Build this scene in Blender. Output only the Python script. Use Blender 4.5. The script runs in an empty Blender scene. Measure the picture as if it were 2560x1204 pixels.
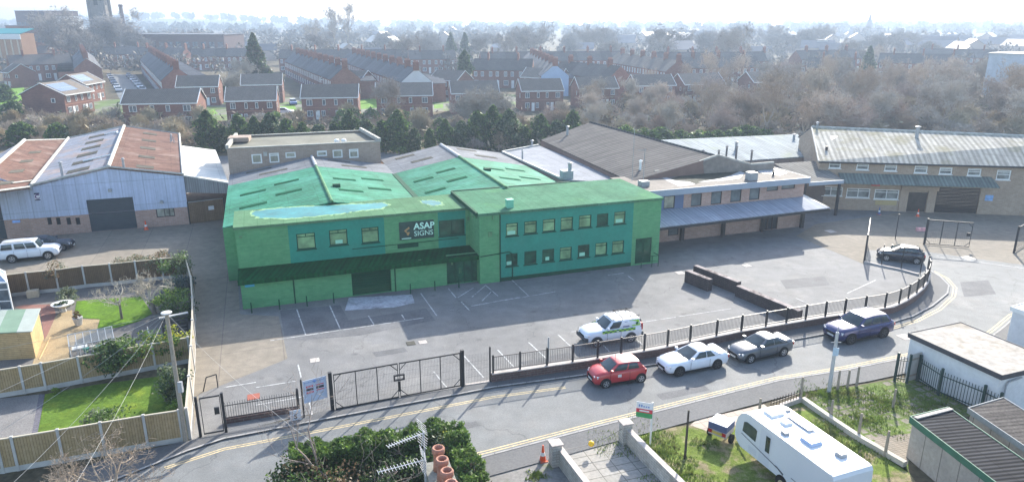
import bpy, math, random
from mathutils import Vector as V, Matrix
R = random.Random(7)
sc = bpy.context.scene
COL = sc.collection
PI = math.pi
# ---------------------------------------------------------------- camera maths (site survey: where a sight line meets a level)
CAMH = 21.5; FOC = 1800.0; PIT = math.radians(17.1); CT, ST = math.cos(PIT), math.sin(PIT)
def ray(x, y):
    u = (x-1280)/FOC; v = (602-y)/FOC
    return u, CT+v*ST, -ST+v*CT
def at(x, y, z=0.0):
    u, b, c = ray(x, y); t = (z-CAMH)/c
    return V((u*t, b*t, z))
def hgt(bx, by, ty):                      # height of a point straight above ground point (bx,by)
    p = at(bx, by); u, b, c = ray(bx, ty)
    return CAMH+c*p.y/b
class Wall:                               # vertical plane through two ground points
    def __init__(s, a, b, z=0):
        s.a = V((a[0], a[1], 0)); d = V((b[0]-a[0], b[1]-a[1], 0)); s.L = d.length; s.u = d.normalized()
        s.n = V((s.u.y, -s.u.x, 0))       # points to the camera side
    def hit(s, x, y):
        a, b, c = ray(x, y); n = s.n
        t = s.a.dot(n)/(a*n.x+b*n.y)
        return (V((a*t, b*t, 0))-s.a).dot(s.u), CAMH+c*t
    def p(s, u, z, off=0.0): return V((s.a.x+s.u.x*u+s.n.x*off, s.a.y+s.u.y*u+s.n.y*off, z))
# ---------------------------------------------------------------- mesh collector
class MB:
    def __init__(s): s.v = []; s.f = []; s.mi = []
    def poly(s, pts, mi=0):
        i = len(s.v); s.v += [tuple(p) for p in pts]; s.f.append(tuple(range(i, i+len(pts)))); s.mi.append(mi); return s
    def faces(s, vs, fs, mi=0):
        i = len(s.v); s.v += [tuple(p) for p in vs]
        for f in fs: s.f.append(tuple(k+i for k in f)); s.mi.append(mi)
        return s
    def obox(s, o, a, b, c, mi=0):        # parallelepiped from a corner and three edges
        o, a, b, c = V(o), V(a), V(b), V(c)
        if a.cross(b).dot(c) < 0: a, b = b, a
        vs = [o, o+a, o+a+b, o+b, o+c, o+a+c, o+a+b+c, o+b+c]
        return s.faces(vs, [(3,2,1,0), (4,5,6,7), (0,1,5,4), (1,2,6,5), (2,3,7,6), (3,0,4,7)], mi)
    def box(s, x0, x1, y0, y1, z0, z1, mi=0): return s.obox((x0,y0,z0), (x1-x0,0,0), (0,y1-y0,0), (0,0,z1-z0), mi)
    def cbox(s, c, sx, sy, sz, ang=0, mi=0):
        a = V((math.cos(ang), math.sin(ang), 0)); b = V((-a.y, a.x, 0)); c = V(c)
        return s.obox(c-a*sx/2-b*sy/2, a*sx, b*sy, V((0,0,sz)), mi)
    def prism(s, pts, z0, z1, mi=0, bottom=True):
        n = len(pts); ar = sum(pts[i][0]*pts[(i+1)%n][1]-pts[(i+1)%n][0]*pts[i][1] for i in range(n))
        if ar < 0: pts = pts[::-1]
        zz0 = [z0]*n if not isinstance(z0, (list, tuple)) else z0
        lo = [(p[0], p[1], z0) for p in pts]; hi = [(p[0], p[1], z1) for p in pts]
        fs = [tuple(range(n, 2*n))] + [(i, (i+1)%n, n+(i+1)%n, n+i) for i in range(n)]
        if bottom: fs.append(tuple(range(n-1, -1, -1)))
        return s.faces(lo+hi, fs, mi)
    def tube(s, p0, p1, r0, r1=None, n=6, mi=0, cap=True):
        r1 = r0 if r1 is None else r1
        p0, p1 = V(p0), V(p1); d = (p1-p0)
        if d.length < 1e-6: return s
        d.normalize(); a = d.orthogonal().normalized(); b = d.cross(a)
        vs = []
        for p, r in ((p0, r0), (p1, r1)):
            for k in range(n):
                t = 2*PI*k/n; vs.append(p+a*math.cos(t)*r+b*math.sin(t)*r)
        fs = [(k, (k+1)%n, n+(k+1)%n, n+k) for k in range(n)]
        if cap: fs += [tuple(range(n-1, -1, -1)), tuple(range(n, 2*n))]
        return s.faces(vs, fs, mi)
    def path(s, pts, r, n=5, mi=0):
        for a, b in zip(pts, pts[1:]): s.tube(a, b, r, r, n, mi)
        return s
    def lathe(s, c, prof, n=14, mi=0):    # prof: (r, z) upwards
        c = V(c); vs = []
        for r, z in prof:
            for k in range(n):
                t = 2*PI*k/n; vs.append(c+V((r*math.cos(t), r*math.sin(t), z)))
        fs = []
        for j in range(len(prof)-1):
            for k in range(n): fs.append((j*n+k, j*n+(k+1)%n, (j+1)*n+(k+1)%n, (j+1)*n+k))
        fs.append(tuple(range((len(prof)-1)*n, len(prof)*n))); fs.append(tuple(range(n-1, -1, -1)))
        return s.faces(vs, fs, mi)
    def build(s, name, mats, parent=None, smooth=False, uvrot=0.0):
        if not isinstance(mats, (list, tuple)): mats = [mats]
        off = V(parent_world(parent)) if parent else V((0,0,0))
        me = bpy.data.meshes.new(name)
        me.from_pydata([(v[0]-off.x, v[1]-off.y, v[2]-off.z) for v in s.v], [], s.f)
        for m in mats: me.materials.append(m)
        if len(mats) > 1: me.polygons.foreach_set('material_index', s.mi)
        auto_uv(me, off, uvrot)
        if smooth: me.polygons.foreach_set('use_smooth', [True]*len(me.polygons))
        me.update()
        o = bpy.data.objects.new(name, me); COL.objects.link(o)
        if parent: o.parent = parent
        return o
def parent_world(p):
    l = V(p.location)
    while p.parent: p = p.parent; l = l+V(p.location)
    return l
def auto_uv(me, off, rot):
    uvl = me.uv_layers.new(name='UVMap'); data = [0.0]*(2*len(me.loops)); cr, sr = math.cos(rot), math.sin(rot)
    for p in me.polygons:
        n = p.normal
        if abs(n.z) > 0.995: u = V((cr, sr, 0)); w = V((-sr, cr, 0))
        else: u = V((-n.y, n.x, 0)).normalized(); w = n.cross(u)
        for li in p.loop_indices:
            c = me.vertices[me.loops[li].vertex_index].co+off
            data[2*li] = c.dot(u); data[2*li+1] = c.dot(w)
    uvl.data.foreach_set('uv', data)
def tag(o, label=None, cat=None, group=None, kind=None):
    if label: o['label'] = label
    if cat: o['category'] = cat
    if group: o['group'] = group
    if kind: o['kind'] = kind
    return o
def thing(name, label, cat, loc=(0,0,0), group=None):
    o = bpy.data.objects.new(name, None); COL.objects.link(o); o.location = loc; o.empty_display_size = .2
    return tag(o, label, cat, group)
def struct(o): o['kind'] = 'structure'; return o
KIDS = {}
def dup(root, loc, rz=0.0, label=None, scale=1.0, group=None):
    def cp(o, par):
        c = o.copy(); COL.objects.link(c)
        if par is not None: c.parent = par
        for ch in o.children: cp(ch, c)
        return c
    r = cp(root, None); r.location = loc; r.rotation_euler = (0,0,rz)
    r.scale = (scale,)*3 if not isinstance(scale, (tuple, list)) else scale
    if label: r['label'] = label
    if group: r['group'] = group
    return r
# ---------------------------------------------------------------- materials
MATS = {}
def M(name, col, rough=.75, spec=.3, noise=((.6,.12),(6,.12)), pat=None, metal=0.0, bump=0.0, alt=None, altn=(.3,.5,.6), vary=0.0, coat=0.0, trans=None, crack=0.0, streak=1.0):
    if name in MATS: return MATS[name]
    m = bpy.data.materials.new(name); m.use_nodes = True; MATS[name] = m
    nt = m.node_tree; N = nt.nodes; L = nt.links; b = N['Principled BSDF']
    b.inputs['Roughness'].default_value = rough; b.inputs['Metallic'].default_value = metal
    b.inputs['Specular IOR Level'].default_value = spec
    if coat: b.inputs['Coat Weight'].default_value = coat; b.inputs['Coat Roughness'].default_value = .05
    tc = N.new('ShaderNodeTexCoord'); obj, uv = tc.outputs['Object'], tc.outputs['UV']
    def mapped(src, sx, sy, sz=1):
        mp = N.new('ShaderNodeMapping'); mp.inputs['Scale'].default_value = (sx, sy, sz); L.new(src, mp.inputs['Vector']); return mp.outputs['Vector']
    def nz(src, scale, det=4, rg=.6):
        t = N.new('ShaderNodeTexNoise'); t.inputs['Scale'].default_value = scale; t.inputs['Detail'].default_value = det; t.inputs['Roughness'].default_value = rg
        L.new(src, t.inputs['Vector']); return t.outputs['Fac']
    def ramp(src, lo, hi, a=0.0, bb=1.0):
        r = N.new('ShaderNodeMapRange'); r.inputs['From Min'].default_value = lo; r.inputs['From Max'].default_value = hi
        r.inputs['To Min'].default_value = a; r.inputs['To Max'].default_value = bb; L.new(src, r.inputs['Value']); return r.outputs['Result']
    def mix(fac, a, bb, mode='MIX'):
        x = N.new('ShaderNodeMix'); x.data_type = 'RGBA'; x.blend_type = mode
        if isinstance(fac, float): x.inputs[0].default_value = fac
        else: L.new(fac, x.inputs[0])
        for k, q in ((6, a), (7, bb)):
            if isinstance(q, (tuple, list)): x.inputs[k].default_value = (q[0], q[1], q[2], 1)
            else: L.new(q, x.inputs[k])
        return x.outputs[2]
    def mul(src, fac):                    # scale a colour by a value
        x = N.new('ShaderNodeVectorMath'); x.operation = 'SCALE'
        if isinstance(src, (tuple, list)): x.inputs[0].default_value = src[:3]
        else: L.new(src, x.inputs[0])
        L.new(fac, x.inputs['Scale']); return x.outputs[0]
    c = tuple(col); height = None
    if pat:
        k = pat[0]
        if k in ('brick', 'tile', 'slab', 'plank'):
            bt = N.new('ShaderNodeTexBrick'); w, h, c2, mo, ms = pat[1:6]
            bt.inputs['Scale'].default_value = 1; bt.inputs['Brick Width'].default_value = w; bt.inputs['Row Height'].default_value = h
            bt.inputs['Mortar Size'].default_value = ms; bt.inputs['Mortar Smooth'].default_value = .2
            bt.inputs['Color1'].default_value = (*col, 1); bt.inputs['Color2'].default_value = (*c2, 1); bt.inputs['Mortar'].default_value = (*mo, 1)
            if k == 'plank':
                mp = N.new('ShaderNodeMapping'); mp.inputs['Rotation'].default_value = (0,0,PI/2); L.new(uv, mp.inputs['Vector']); L.new(mp.outputs[0], bt.inputs['Vector'])
            else: L.new(uv, bt.inputs['Vector'])
            if k in ('slab', 'plank'): bt.offset = 0.0
            c = bt.outputs['Color']
        elif k == 'corr':                 # ribs running up the slope: period, dark factor
            per, dk = pat[1], pat[2]
            w = N.new('ShaderNodeTexWave'); w.wave_type = 'BANDS'; w.bands_direction = 'X'; w.inputs['Scale'].default_value = 2*PI/(20*per)*1.0
            w.inputs['Distortion'].default_value = 0; L.new(uv, w.inputs['Vector'])
            height = w.outputs['Fac']
            st = nz(mapped(uv, 3.0/per/3, .12), 1.0, 3)       # streaks down each sheet
            sh = N.new('ShaderNodeTexBrick'); sh.inputs['Scale'].default_value = 1; sh.inputs['Brick Width'].default_value = 1.05; sh.inputs['Row Height'].default_value = 2.6
            sh.inputs['Mortar Size'].default_value = .03; sh.offset = 0
            sh.inputs['Color1'].default_value = (1,1,1,1); sh.inputs['Color2'].default_value = (.86,.86,.86,1); sh.inputs['Mortar'].default_value = (.7,.7,.7,1); L.new(uv, sh.inputs['Vector'])
            c = mul(c, ramp(w.outputs['Fac'], 0, 1, 1-dk, 1+dk*.4))
            c = mul(c, ramp(st, .3, .7, 1-.28*streak, 1+.2*streak))
            c = mix(1.0, c, sh.outputs['Color'], 'MULTIPLY')
    if alt:                               # second colour in patches
        f = ramp(nz(obj, altn[0], 6, .65), altn[1], altn[2])
        c = mix(f, c, alt)
    for sca, am in noise:
        c = mul(c, ramp(nz(obj, sca, 5), .3, .7, 1-am, 1+am))
    if crack:                             # fine cracks and tar joints, then dark oil spots
        dn = N.new('ShaderNodeTexNoise'); dn.inputs['Scale'].default_value = .9; dn.inputs['Detail'].default_value = 5; L.new(obj, dn.inputs['Vector'])
        ad = N.new('ShaderNodeVectorMath'); ad.operation = 'MULTIPLY_ADD'; ad.inputs[1].default_value = (2.2,2.2,0); L.new(dn.outputs['Color'], ad.inputs[0]); L.new(obj, ad.inputs[2])
        vo = N.new('ShaderNodeTexVoronoi'); vo.feature = 'DISTANCE_TO_EDGE'; vo.inputs['Scale'].default_value = crack; L.new(ad.outputs[0], vo.inputs['Vector'])
        c = mul(c, ramp(vo.outputs['Distance'], 0.0, .006, .66, 1.0))
        vp = N.new('ShaderNodeTexVoronoi'); vp.inputs['Scale'].default_value = crack*3.2; L.new(obj, vp.inputs['Vector']); c = mul(c, ramp(vp.outputs['Distance'], .05, .16, .72, 1.0))
    if vary:
        oi = N.new('ShaderNodeObjectInfo'); c = mul(c, ramp(oi.outputs['Random'], 0, 1, 1-vary, 1+vary))
    if isinstance(c, tuple): b.inputs['Base Color'].default_value = (*c, 1)
    else: L.new(c, b.inputs['Base Color'])
    if bump:
        bn = N.new('ShaderNodeBump'); bn.inputs['Strength'].default_value = bump; bn.inputs['Distance'].default_value = .03
        L.new(height if height else nz(obj, 40, 4), bn.inputs['Height']); L.new(bn.outputs[0], b.inputs['Normal'])
    if trans:                             # thin leaves let light through
        tr = N.new('ShaderNodeBsdfTranslucent'); ms = N.new('ShaderNodeMixShader'); ms.inputs[0].default_value = trans
        if isinstance(c, tuple): tr.inputs['Color'].default_value = (*c, 1)
        else: L.new(c, tr.inputs['Color'])
        out = N['Material Output']; L.new(b.outputs[0], ms.inputs[1]); L.new(tr.outputs[0], ms.inputs[2]); L.new(ms.outputs[0], out.inputs['Surface'])
    return m
def glassy(name, col=(.03,.035,.04), rough=.06, spec=.6):
    return M(name, col, rough, spec, noise=((.5,.4),))
LO = (.03,.03,.03)
asphalt = M('asphalt', (.165,.163,.16), .85, .3, ((.12,.16),(.9,.14),(12,.2)), alt=(.205,.197,.185), altn=(.25,.5,.7), bump=.25, crack=.16)
roadm = M('road_asphalt', (.15,.155,.153), .8, .35, ((.1,.12),(.8,.12),(14,.2)), bump=.2, crack=.11, alt=(.18,.178,.17), altn=(.18,.52,.66))
pavem = M('pavement_asphalt', (.115,.115,.115), .85, .3, ((.3,.15),(10,.2)), bump=.2)
concm = M('yard_concrete', (.205,.178,.14), .9, .25, ((.15,.15),(1.5,.15),(10,.1)), pat=('slab',4,4,(.225,.195,.155),(.15,.13,.11),.03), bump=.15)
linem = M('line_paint', (.42,.42,.41), .75, .25, ((5,.35),(.9,.3)), alt=(.16,.16,.16), altn=(2.2,.52,.64))
yelm = M('yellow_paint', (.50,.40,.23), .75, .25, ((6,.3),(1,.2)), alt=(.22,.2,.16), altn=(2.5,.56,.7))
kerbm = M('kerb_stone', (.33,.32,.3), .85, .3, ((2,.2),), pat=('slab',.9,5,(.28,.27,.26),(.15,.15,.15),.02))
earthm = M('earth', (.1,.085,.055), .95, .1, ((.02,.3),(.3,.25),(3,.3)), alt=(.12,.10,.06), altn=(.05,.45,.6))
blackm = M('black_metal', (.018,.018,.02), .5, .4, ((8,.2),))
whitem = M('white_upvc', (.72,.72,.7), .5, .4, ((3,.08),))
greym = M('grey_metal', (.3,.31,.32), .5, .5, ((5,.15),))
glass = glassy('window_glass')
# ================================================================ ground
g = MB()
g.poly([(-2600,-40,0),(2600,-40,0),(2600,2700,0),(-2600,2700,0)])
struct(g.build('ground', earthm))
def sheet(name, pix, z, mat, uvrot=.335, world=False):
    m = MB(); pts = [at(*p) if not world else V((p[0],p[1],0)) for p in pix]
    n = len(pts)
    if sum(pts[i].x*pts[(i+1)%n].y-pts[(i+1)%n].x*pts[i].y for i in range(n)) < 0: pts = pts[::-1]
    m.poly([(p.x,p.y,z) for p in pts]); return struct(m.build(name, mat, uvrot=uvrot))
def ribbon(m, pts, w, z, side=0):
    pts = [V((p.x,p.y,0)) for p in pts]; L = []; Rr = []
    for i, p in enumerate(pts):
        d = (pts[min(i+1,len(pts)-1)]-pts[max(i-1,0)]).normalized(); n = V((-d.y,d.x,0))
        a = p+n*(w/2+side); b = p+n*(-w/2+side); L.append((a.x,a.y,z)); Rr.append((b.x,b.y,z))
    for i in range(len(pts)-1): m.poly([Rr[i],Rr[i+1],L[i+1],L[i]])
# the yards, the access road and the street share one asphalt level
sheet('forecourt', [(-300,700),(-300,560),(200,400),(900,380),(1500,380),(2000,380),(2900,430),(2900,620),(2450,650),(2320,680),(2319,700),(2311,725),(2281,754),(2227,784),(2051,811),(1840,848),(1468,921),(1231,955),(1155,970),(833,1025),(745,1040),(560,1085),(478,1100),(487,700),(470,655),(-300,712)], .004, asphalt)
sheet('yard_paving', [(-300,715),(-300,575),(80,592),(357,569),(470,560),(570,540),(592,660),(600,785),(697,790),(719,896),(640,928),(560,960),(497,985),(484,1090),(487,700),(470,657),(0,697)], .008, concm)
sheet('yard_concrete', [(1990,590),(2160,660),(2165,628),(2300,632),(2450,648),(2545,662),(2760,690),(2760,540),(2266,529),(2040,560)], .008, concm)
KB = [(-60,1330),(120,1262),(300,1196),(470,1128),(560,1098),(833,1045),(1155,985),(1231,970),(1468,938),(1640,912),(1840,876),(2051,838),(2227,808),(2281,792),(2330,766),(2368,735),(2372,715),(2350,693),(2322,676)]   # kerb, yard side
KS = [(2180,1330),(700,1330),(900,1240),(1188,1148),(1500,1066),(1790,992),(1950,952),(2120,925),(2290,890),(2470,848),(2500,826),(2540,792),(2700,740)]  # kerb, house side
road = [at(*p) for p in KB]
sheet('street', KB+[(2322,676),(2700,680)]+KS[::-1]+[(300,1500),(-400,1500)], .012, roadm)
sheet('yard_entrance', [(2296,690),(2160,655),(2170,625),(2310,628),(2450,648),(2545,660),(2800,690),(2800,760),(2322,700)], .0095, roadm)
# pavement on the yard side: raised slab with a kerb
inner = [(-60,1290),(262,1150),(470,1105),(565,1085),(748,1047),(833,1026),(1000,996),(1155,970),(1231,956),(1468,922),(1640,893),(1840,850),(2051,813),(2227,786),(2281,756),(2311,727),(2317,700),(2312,684)]
m = MB(); A_ = [at(*p) for p in KB]; B_ = [at(*p) for p in inner]
m.prism([(p.x,p.y) for p in A_+B_[::-1]], .0, .10); struct(m.build('pavement', pavem, uvrot=.335))
m = MB(); ribbon(m, A_, .14, .104); 
for a, b in zip(A_, A_[1:]): m.poly([(a.x,a.y,.012),(b.x,b.y,.012),(b.x,b.y,.104),(a.x,a.y,.104)])
struct(m.build('kerb', kerbm))
ST_S = [(1188,1148),(1500,1066),(1790,992),(1950,952),(2120,925),(2290,890),(2470,848),(2500,826),(2540,792),(2640,757)]
S_ = [at(*p) for p in [(560,1330),(900,1235)]+ST_S]
m = MB(); ribbon(m, S_, 1.6, .06, -.85)
struct(m.build('footway', pavem))
m = MB(); ribbon(m, S_, .12, .075, 0.0)
for a, b in zip(S_, S_[1:]): m.poly([(a.x,a.y,.012),(b.x,b.y,.012),(b.x,b.y,.075),(a.x,a.y,.075)])
struct(m.build('kerb', kerbm))
# painted lines
yl = MB()
yn = [at(*p) for p in [(410,1166),(560,1118),(833,1066),(1155,1004),(1231,989),(1412,965)]]
for s_ in (-.06,-.24): ribbon(yl, yn, .09, .016, s_)
yn = [at(*p) for p in [(2080,845),(2230,818),(2290,800),(2345,772),(2380,740),(2384,718),(2364,695),(2330,678)]]
for s_ in (-.0,-.22): ribbon(yl, yn, .10, .016, s_)
for s_ in (.30,.50): ribbon(yl, S_[1:], .09, .016, s_)
struct(yl.build('yellow_lines', yelm))
wl = MB()
seg = [((742,773),(764,836)),((824,763),(851,823)),((921,789),(935,811)),((1004,786),(1012,798)),((676,851),(1059,794)),((1052,733),(1092,789)),((1153,754),(1174,776)),
 ((1121,721),(1140,744)),((1213,712),(1245,740)),((1184,719),(1144,744)),((1213,714),(1180,742)),((1230,727),(1205,752)),((1280,700),(1322,740)),((1263,750),(1388,729)),((1178,765),(1300,742)),
 ((1244,874),(1286,918)),((1321,855),(1365,895)),((1395,836),(1434,872)),((1508,862),(1525,880)),((1587,844),(1606,861)),((1428,829),(1447,827)),((745,911),(753,943)),((640,968),(740,952)),((640,1012),(763,990)),
 ((772,1001),(782,1041)),((1084,928),(1117,968)),((1159,888),(1209,943)),((2118,733),(2189,700)),((1990,745),(2016,757)),((560,968),(640,955)),((2340,640),(2700,690)),((1520,688),(1560,682)),((1570,690),(1585,700))]
for a, b in seg: ribbon(wl, [at(*a), at(*b)], .09, .016)
ribbon(wl, [at(1593,807), at(1828,771)], .07, .016)
struct(wl.build('bay_lines', linem))
sheet('door_apron', [(872,744),(1030,736),(1037,757),(985,768),(862,776)], .014, M('pale_concrete', (.36,.37,.40), .8, .3, ((.5,.25),(4,.2)), alt=(.2,.2,.21), altn=(.8,.52,.68)))
oil = M('patched_tarmac', (.125,.125,.128), .85, .3, ((.5,.25),(6,.2)))
for pp_ in ([(1300,905),(1420,880),(1440,892),(1318,918)], [(1640,985),(1760,962),(1775,975),(1655,1000)], [(1950,700),(2060,690),(2075,712),(1965,722)], [(2400,705),(2470,700),(2490,735),(2410,742)], [(1080,1075),(1190,1052),(1200,1064),(1090,1088)], [(930,880),(1010,868),(1020,878),(940,892)]): sheet('tarmac_repair', pp_, .0145 if pp_[0][1] > 940 or pp_[0][0] > 2300 else .0085, M('repair_tarmac', (.115,.115,.117), .85, .3, ((.8,.2),(9,.2))))
sheet('tarmac_patch', [(700,776),(850,762),(872,800),(1065,770),(1088,800),(900,838),(760,850),(712,845)], .0095, oil)
# ================================================================ building helpers
def bil(q, s, t, off=0.0):                # point on quad (a,b,c,d): s along a->b, t from ab to dc
    a, b, c, d = [V(p) for p in q]; p = (a*(1-s)+b*s)*(1-t)+(d*(1-s)+c*s)*t
    if off: p = p+(b-a).cross(d-a).normalized()*off
    return p
def patch(m, q, s0, s1, t0, t1, off, th=0.0, mi=0):
    pts = [bil(q, s0, t0, off), bil(q, s1, t0, off), bil(q, s1, t1, off), bil(q, s0, t1, off)]
    m.poly(pts, mi)
    if th:
        lo = [bil(q, s0, t0, off-th), bil(q, s1, t0, off-th), bil(q, s1, t1, off-th), bil(q, s0, t1, off-th)]
        for i in range(4): m.poly([lo[i], lo[(i+1)%4], pts[(i+1)%4], pts[i]], mi)
def slab(m, q, th, mi=0):                 # quad thickened downwards
    q = [V(p) for p in q]; n = (q[1]-q[0]).cross(q[3]-q[0])
    if n.z < 0: q = q[::-1]
    lo = [p-V((0,0,th)) for p in q]
    m.faces(q+lo, [(0,1,2,3), (7,6,5,4)]+[(i+4, (i+1)%4+4, (i+1)%4, i) for i in range(4)], mi)
def wallg(m, W, u0, u1, z0, z1, holes=(), d=.18, mi=0, off=0.0):   # wall with real openings and reveals
    us = sorted({u0, u1, *[h[0] for h in holes], *[h[1] for h in holes]}); zs = sorted({z0, z1, *[h[2] for h in holes], *[h[3] for h in holes]})
    us = [u for u in us if u0 <= u <= u1]; zs = [z for z in zs if z0 <= z <= z1]
    for a, b in zip(us, us[1:]):
        for c, e in zip(zs, zs[1:]):
            mu, mz = (a+b)/2, (c+e)/2
            if any(h[0] < mu < h[1] and h[2] < mz < h[3] for h in holes): continue
            m.poly([W.p(a,c,off), W.p(b,c,off), W.p(b,e,off), W.p(a,e,off)], mi)
    for a, b, c, e in holes:
        P = W.p; f, k = off, off-d
        m.poly([P(a,c,f),P(b,c,f),P(b,c,k),P(a,c,k)], mi); m.poly([P(a,e,k),P(b,e,k),P(b,e,f),P(a,e,f)], mi)
        m.poly([P(a,c,k),P(a,e,k),P(a,e,f),P(a,c,f)], mi); m.poly([P(b,c,f),P(b,e,f),P(b,e,k),P(b,c,k)], mi)
def wbox(m, W, u0, u1, z0, z1, o0, o1, mi=0):   # box on a wall, from offset o0 to o1
    m.obox(W.p(u0,z0,o0), W.u*(u1-u0), W.n*(o1-o0), V((0,0,z1-z0)), mi)
def window(par, W, u0, u1, z0, z1, fm, pane, vb=(.5,), hb=(), off=-.1, fr=.07, sill=None, name='window', vtop=()):
    m = MB()
    wbox(m, W, u0, u1, z0, z0+fr, off, off+.07); wbox(m, W, u0, u1, z1-fr, z1, off, off+.07)
    wbox(m, W, u0, u0+fr, z0+fr, z1-fr, off, off+.07); wbox(m, W, u1-fr, u1, z0+fr, z1-fr, off, off+.07)
    for f in vb:
        u = u0+(u1-u0)*f; wbox(m, W, u-fr*.4, u+fr*.4, z0+fr, z1-fr, off+.003, off+.066)
    for f in hb:
        z = z0+(z1-z0)*f; wbox(m, W, u0+fr, u1-fr, z-fr*.4, z+fr*.4, off+.006, off+.063)
    for f in vtop: u = u0+(u1-u0)*f; wbox(m, W, u-fr*.4, u+fr*.4, z0+(z1-z0)*.78, z1-fr, off+.004, off+.064)
    if sill: wbox(m, W, u0-.08, u1+.08, z0-.07, z0-.003, off, off+.22)
    o = m.build(name, fm, par)
    p = MB(); p.poly([W.p(u0+.02,z0+.02,off+.02), W.p(u1-.02,z0+.02,off+.02), W.p(u1-.02,z1-.02,off+.02), W.p(u0+.02,z1-.02,off+.02)])
    p.build('pane', pane, o); return o
def door(par, W, u0, u1, z0, z1, mat, off=-.08, ribs=0, name='roller_door', ribmat=None):
    m = MB()
    if ribs:
        h = (z1-z0)/ribs
        for k in range(ribs): wbox(m, W, u0, u1, z0+k*h, z0+(k+1)*h-.015, off-.03, off+(.012 if k%2 else .0))
    else: wbox(m, W, u0, u1, z0, z1, off-.04, off)
    return m.build(name, mat, par)
def px_rect(W, x0, y0, x1, y1):
    a = W.hit(x0, y0); b = W.hit(x1, y1); return min(a[0],b[0]), max(a[0],b[0]), min(a[1],b[1]), max(a[1],b[1])
def text(par, name, s, W, u, z, size, mat, off=.02, align='LEFT', bold=0.0, rotfix=None):
    c = bpy.data.curves.new(name, 'FONT'); c.body = s; c.size = size; c.align_x = align; c.extrude = .004; c.offset = bold; c.resolution_u = 3
    t = bpy.data.objects.new('tmp', c); COL.objects.link(t)
    me = bpy.data.meshes.new_from_object(t.evaluated_get(bpy.context.evaluated_depsgraph_get())); bpy.data.objects.remove(t)
    x, y, n = W.u, V((0,0,1)), W.n; o_ = W.p(u, z, off); pw = parent_world(par)
    for v in me.vertices: v.co = o_+x*v.co.x+y*v.co.y+n*v.co.z-pw
    me.materials.clear(); me.materials.append(mat)
    o = bpy.data.objects.new(name, me); COL.objects.link(o); o.parent = par; return o
def flue(par, p, h, r, mat, cowl=True, name='flue'):
    m = MB(); m.lathe(p, [(r,-.5),(r,h),(r*.9,h)], 8)
    if cowl: m.lathe((p[0],p[1],p[2]+h+.02), [(r*1.5,.04),(r*1.6,.10),(r*.4,.2)], 8)
    return m.build(name, mat, par)
dark = M('dark_opening', (.012,.012,.013), .8, .2, ())
navy = M('navy_cladding', (.035,.075,.1), .6, .4, ((.7,.15),))
# ================================================================ the green tinted office and warehouse
A0 = at(608,780); AN = math.radians(19.2)
def gw(u, v, z=0): return V((A0.x+u*math.cos(AN)-v*math.sin(AN), A0.y+u*math.sin(AN)+v*math.cos(AN), z))
WG, WU, WR = Wall(gw(0,.6), gw(19.6,.6)), Wall(gw(0,3), gw(20,3)), Wall(gw(0,-.1), gw(36,-.1))
gb = thing('office_building', 'two storey green tinted office and factory with twin pitched roofs and a company signboard', 'building', gw(18,3))
gbrick = M('green_brick', (.085,.27,.115), .9, .15, ((.3,.08),(3,.07)), pat=('brick',.45,.15,(.11,.31,.14),(.105,.285,.145),.014), alt=(.066,.225,.095), altn=(.5,.55,.8))
gclad = M('green_blue_cladding', (.026,.235,.165), .7, .15, ((.5,.1),(4,.06)))
groof = M('green_sheet_roof', (.035,.215,.125), .8, .12, ((.25,.15),(2,.12)), pat=('corr',.55,.34), bump=.35, alt=(.055,.24,.165), altn=(.3,.45,.65))
gfelt = M('green_flat_felt', (.085,.175,.092), .95, .05, ((.35,.18),(2.5,.12),(12,.1)), pat=('slab',1.0,6,(.10,.20,.11),(.07,.16,.08),.03))
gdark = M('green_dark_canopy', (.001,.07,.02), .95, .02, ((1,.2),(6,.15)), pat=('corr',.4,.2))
gtrim = M('green_trim', (.006,.062,.03), .8, .15, ((3,.2),))
gpale = M('green_pale_trim', (.10,.22,.105), .85, .15, ((2,.25),(9,.2)))
gglass = M('green_blind_glass', (.17,.31,.15), .18, .35, ((1.1,.4),(.4,.35)))
gglass2 = M('green_dark_glass', (.012,.08,.04), .08, .5, ((1.1,.6),))
gdoor = M('green_shutter', (.003,.058,.026), .85, .1, ((1,.15),))
ulx = WU.hit(586,566)[0]; zl = (WU.hit(586,566)[1]+WU.hit(1176,521)[1])/2
urx0 = WR.hit(1199,620)[0]; urx1 = WR.hit(1648,600)[0]; zr = WR.hit(1450,514)[1]; zcan = WG.hit(900,672)[1]
cf = 2.5; cb = WU.hit(900,640)[1]
VB = 8.2
m = MB()
dg = px_rect(WG,877,668,980,738); dg = (dg[0],dg[1],.02,dg[3]); de = px_rect(WG,1116,640,1199,700); de = (de[0],de[1],.02,de[3])
wallg(m, WG, 0, urx0-.02, 0, cf-.02, [dg, de], .3)
m.poly([gw(0,3,0),gw(0,.6,0),gw(0,.6,cf-.02),gw(0,3,cb-.14)])
lw = [px_rect(WU,740,585,790,620), px_rect(WU,822,576,870,610), px_rect(WU,903,570,948,604), px_rect(WU,1097,552,1162,585)]
c0, c1, c2, c3 = WU.hit(722,600)[0], WU.hit(961,580)[0], WU.hit(1095,560)[0], WU.hit(1164,560)[0]
wallg(m, WU, ulx, c0, cb-.3, zl); wallg(m, WU, c1, c2, cb-.3, zl); wallg(m, WU, c3, urx0+1.0, cb-.3, zl)
m.poly([gw(ulx,VB,0),gw(ulx,3,0),gw(ulx,3,zl),gw(ulx,VB,zl)])
r0, r1 = WR.hit(1250,600)[0], WR.hit(1581,580)[0]
dr = px_rect(WR,1590,597,1627,652); dr = (dr[0],dr[1],.12,dr[3])
wallg(m, WR, urx0, r0, 0, zr); wallg(m, WR, r1, urx1, 0, zr, [dr])
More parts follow.
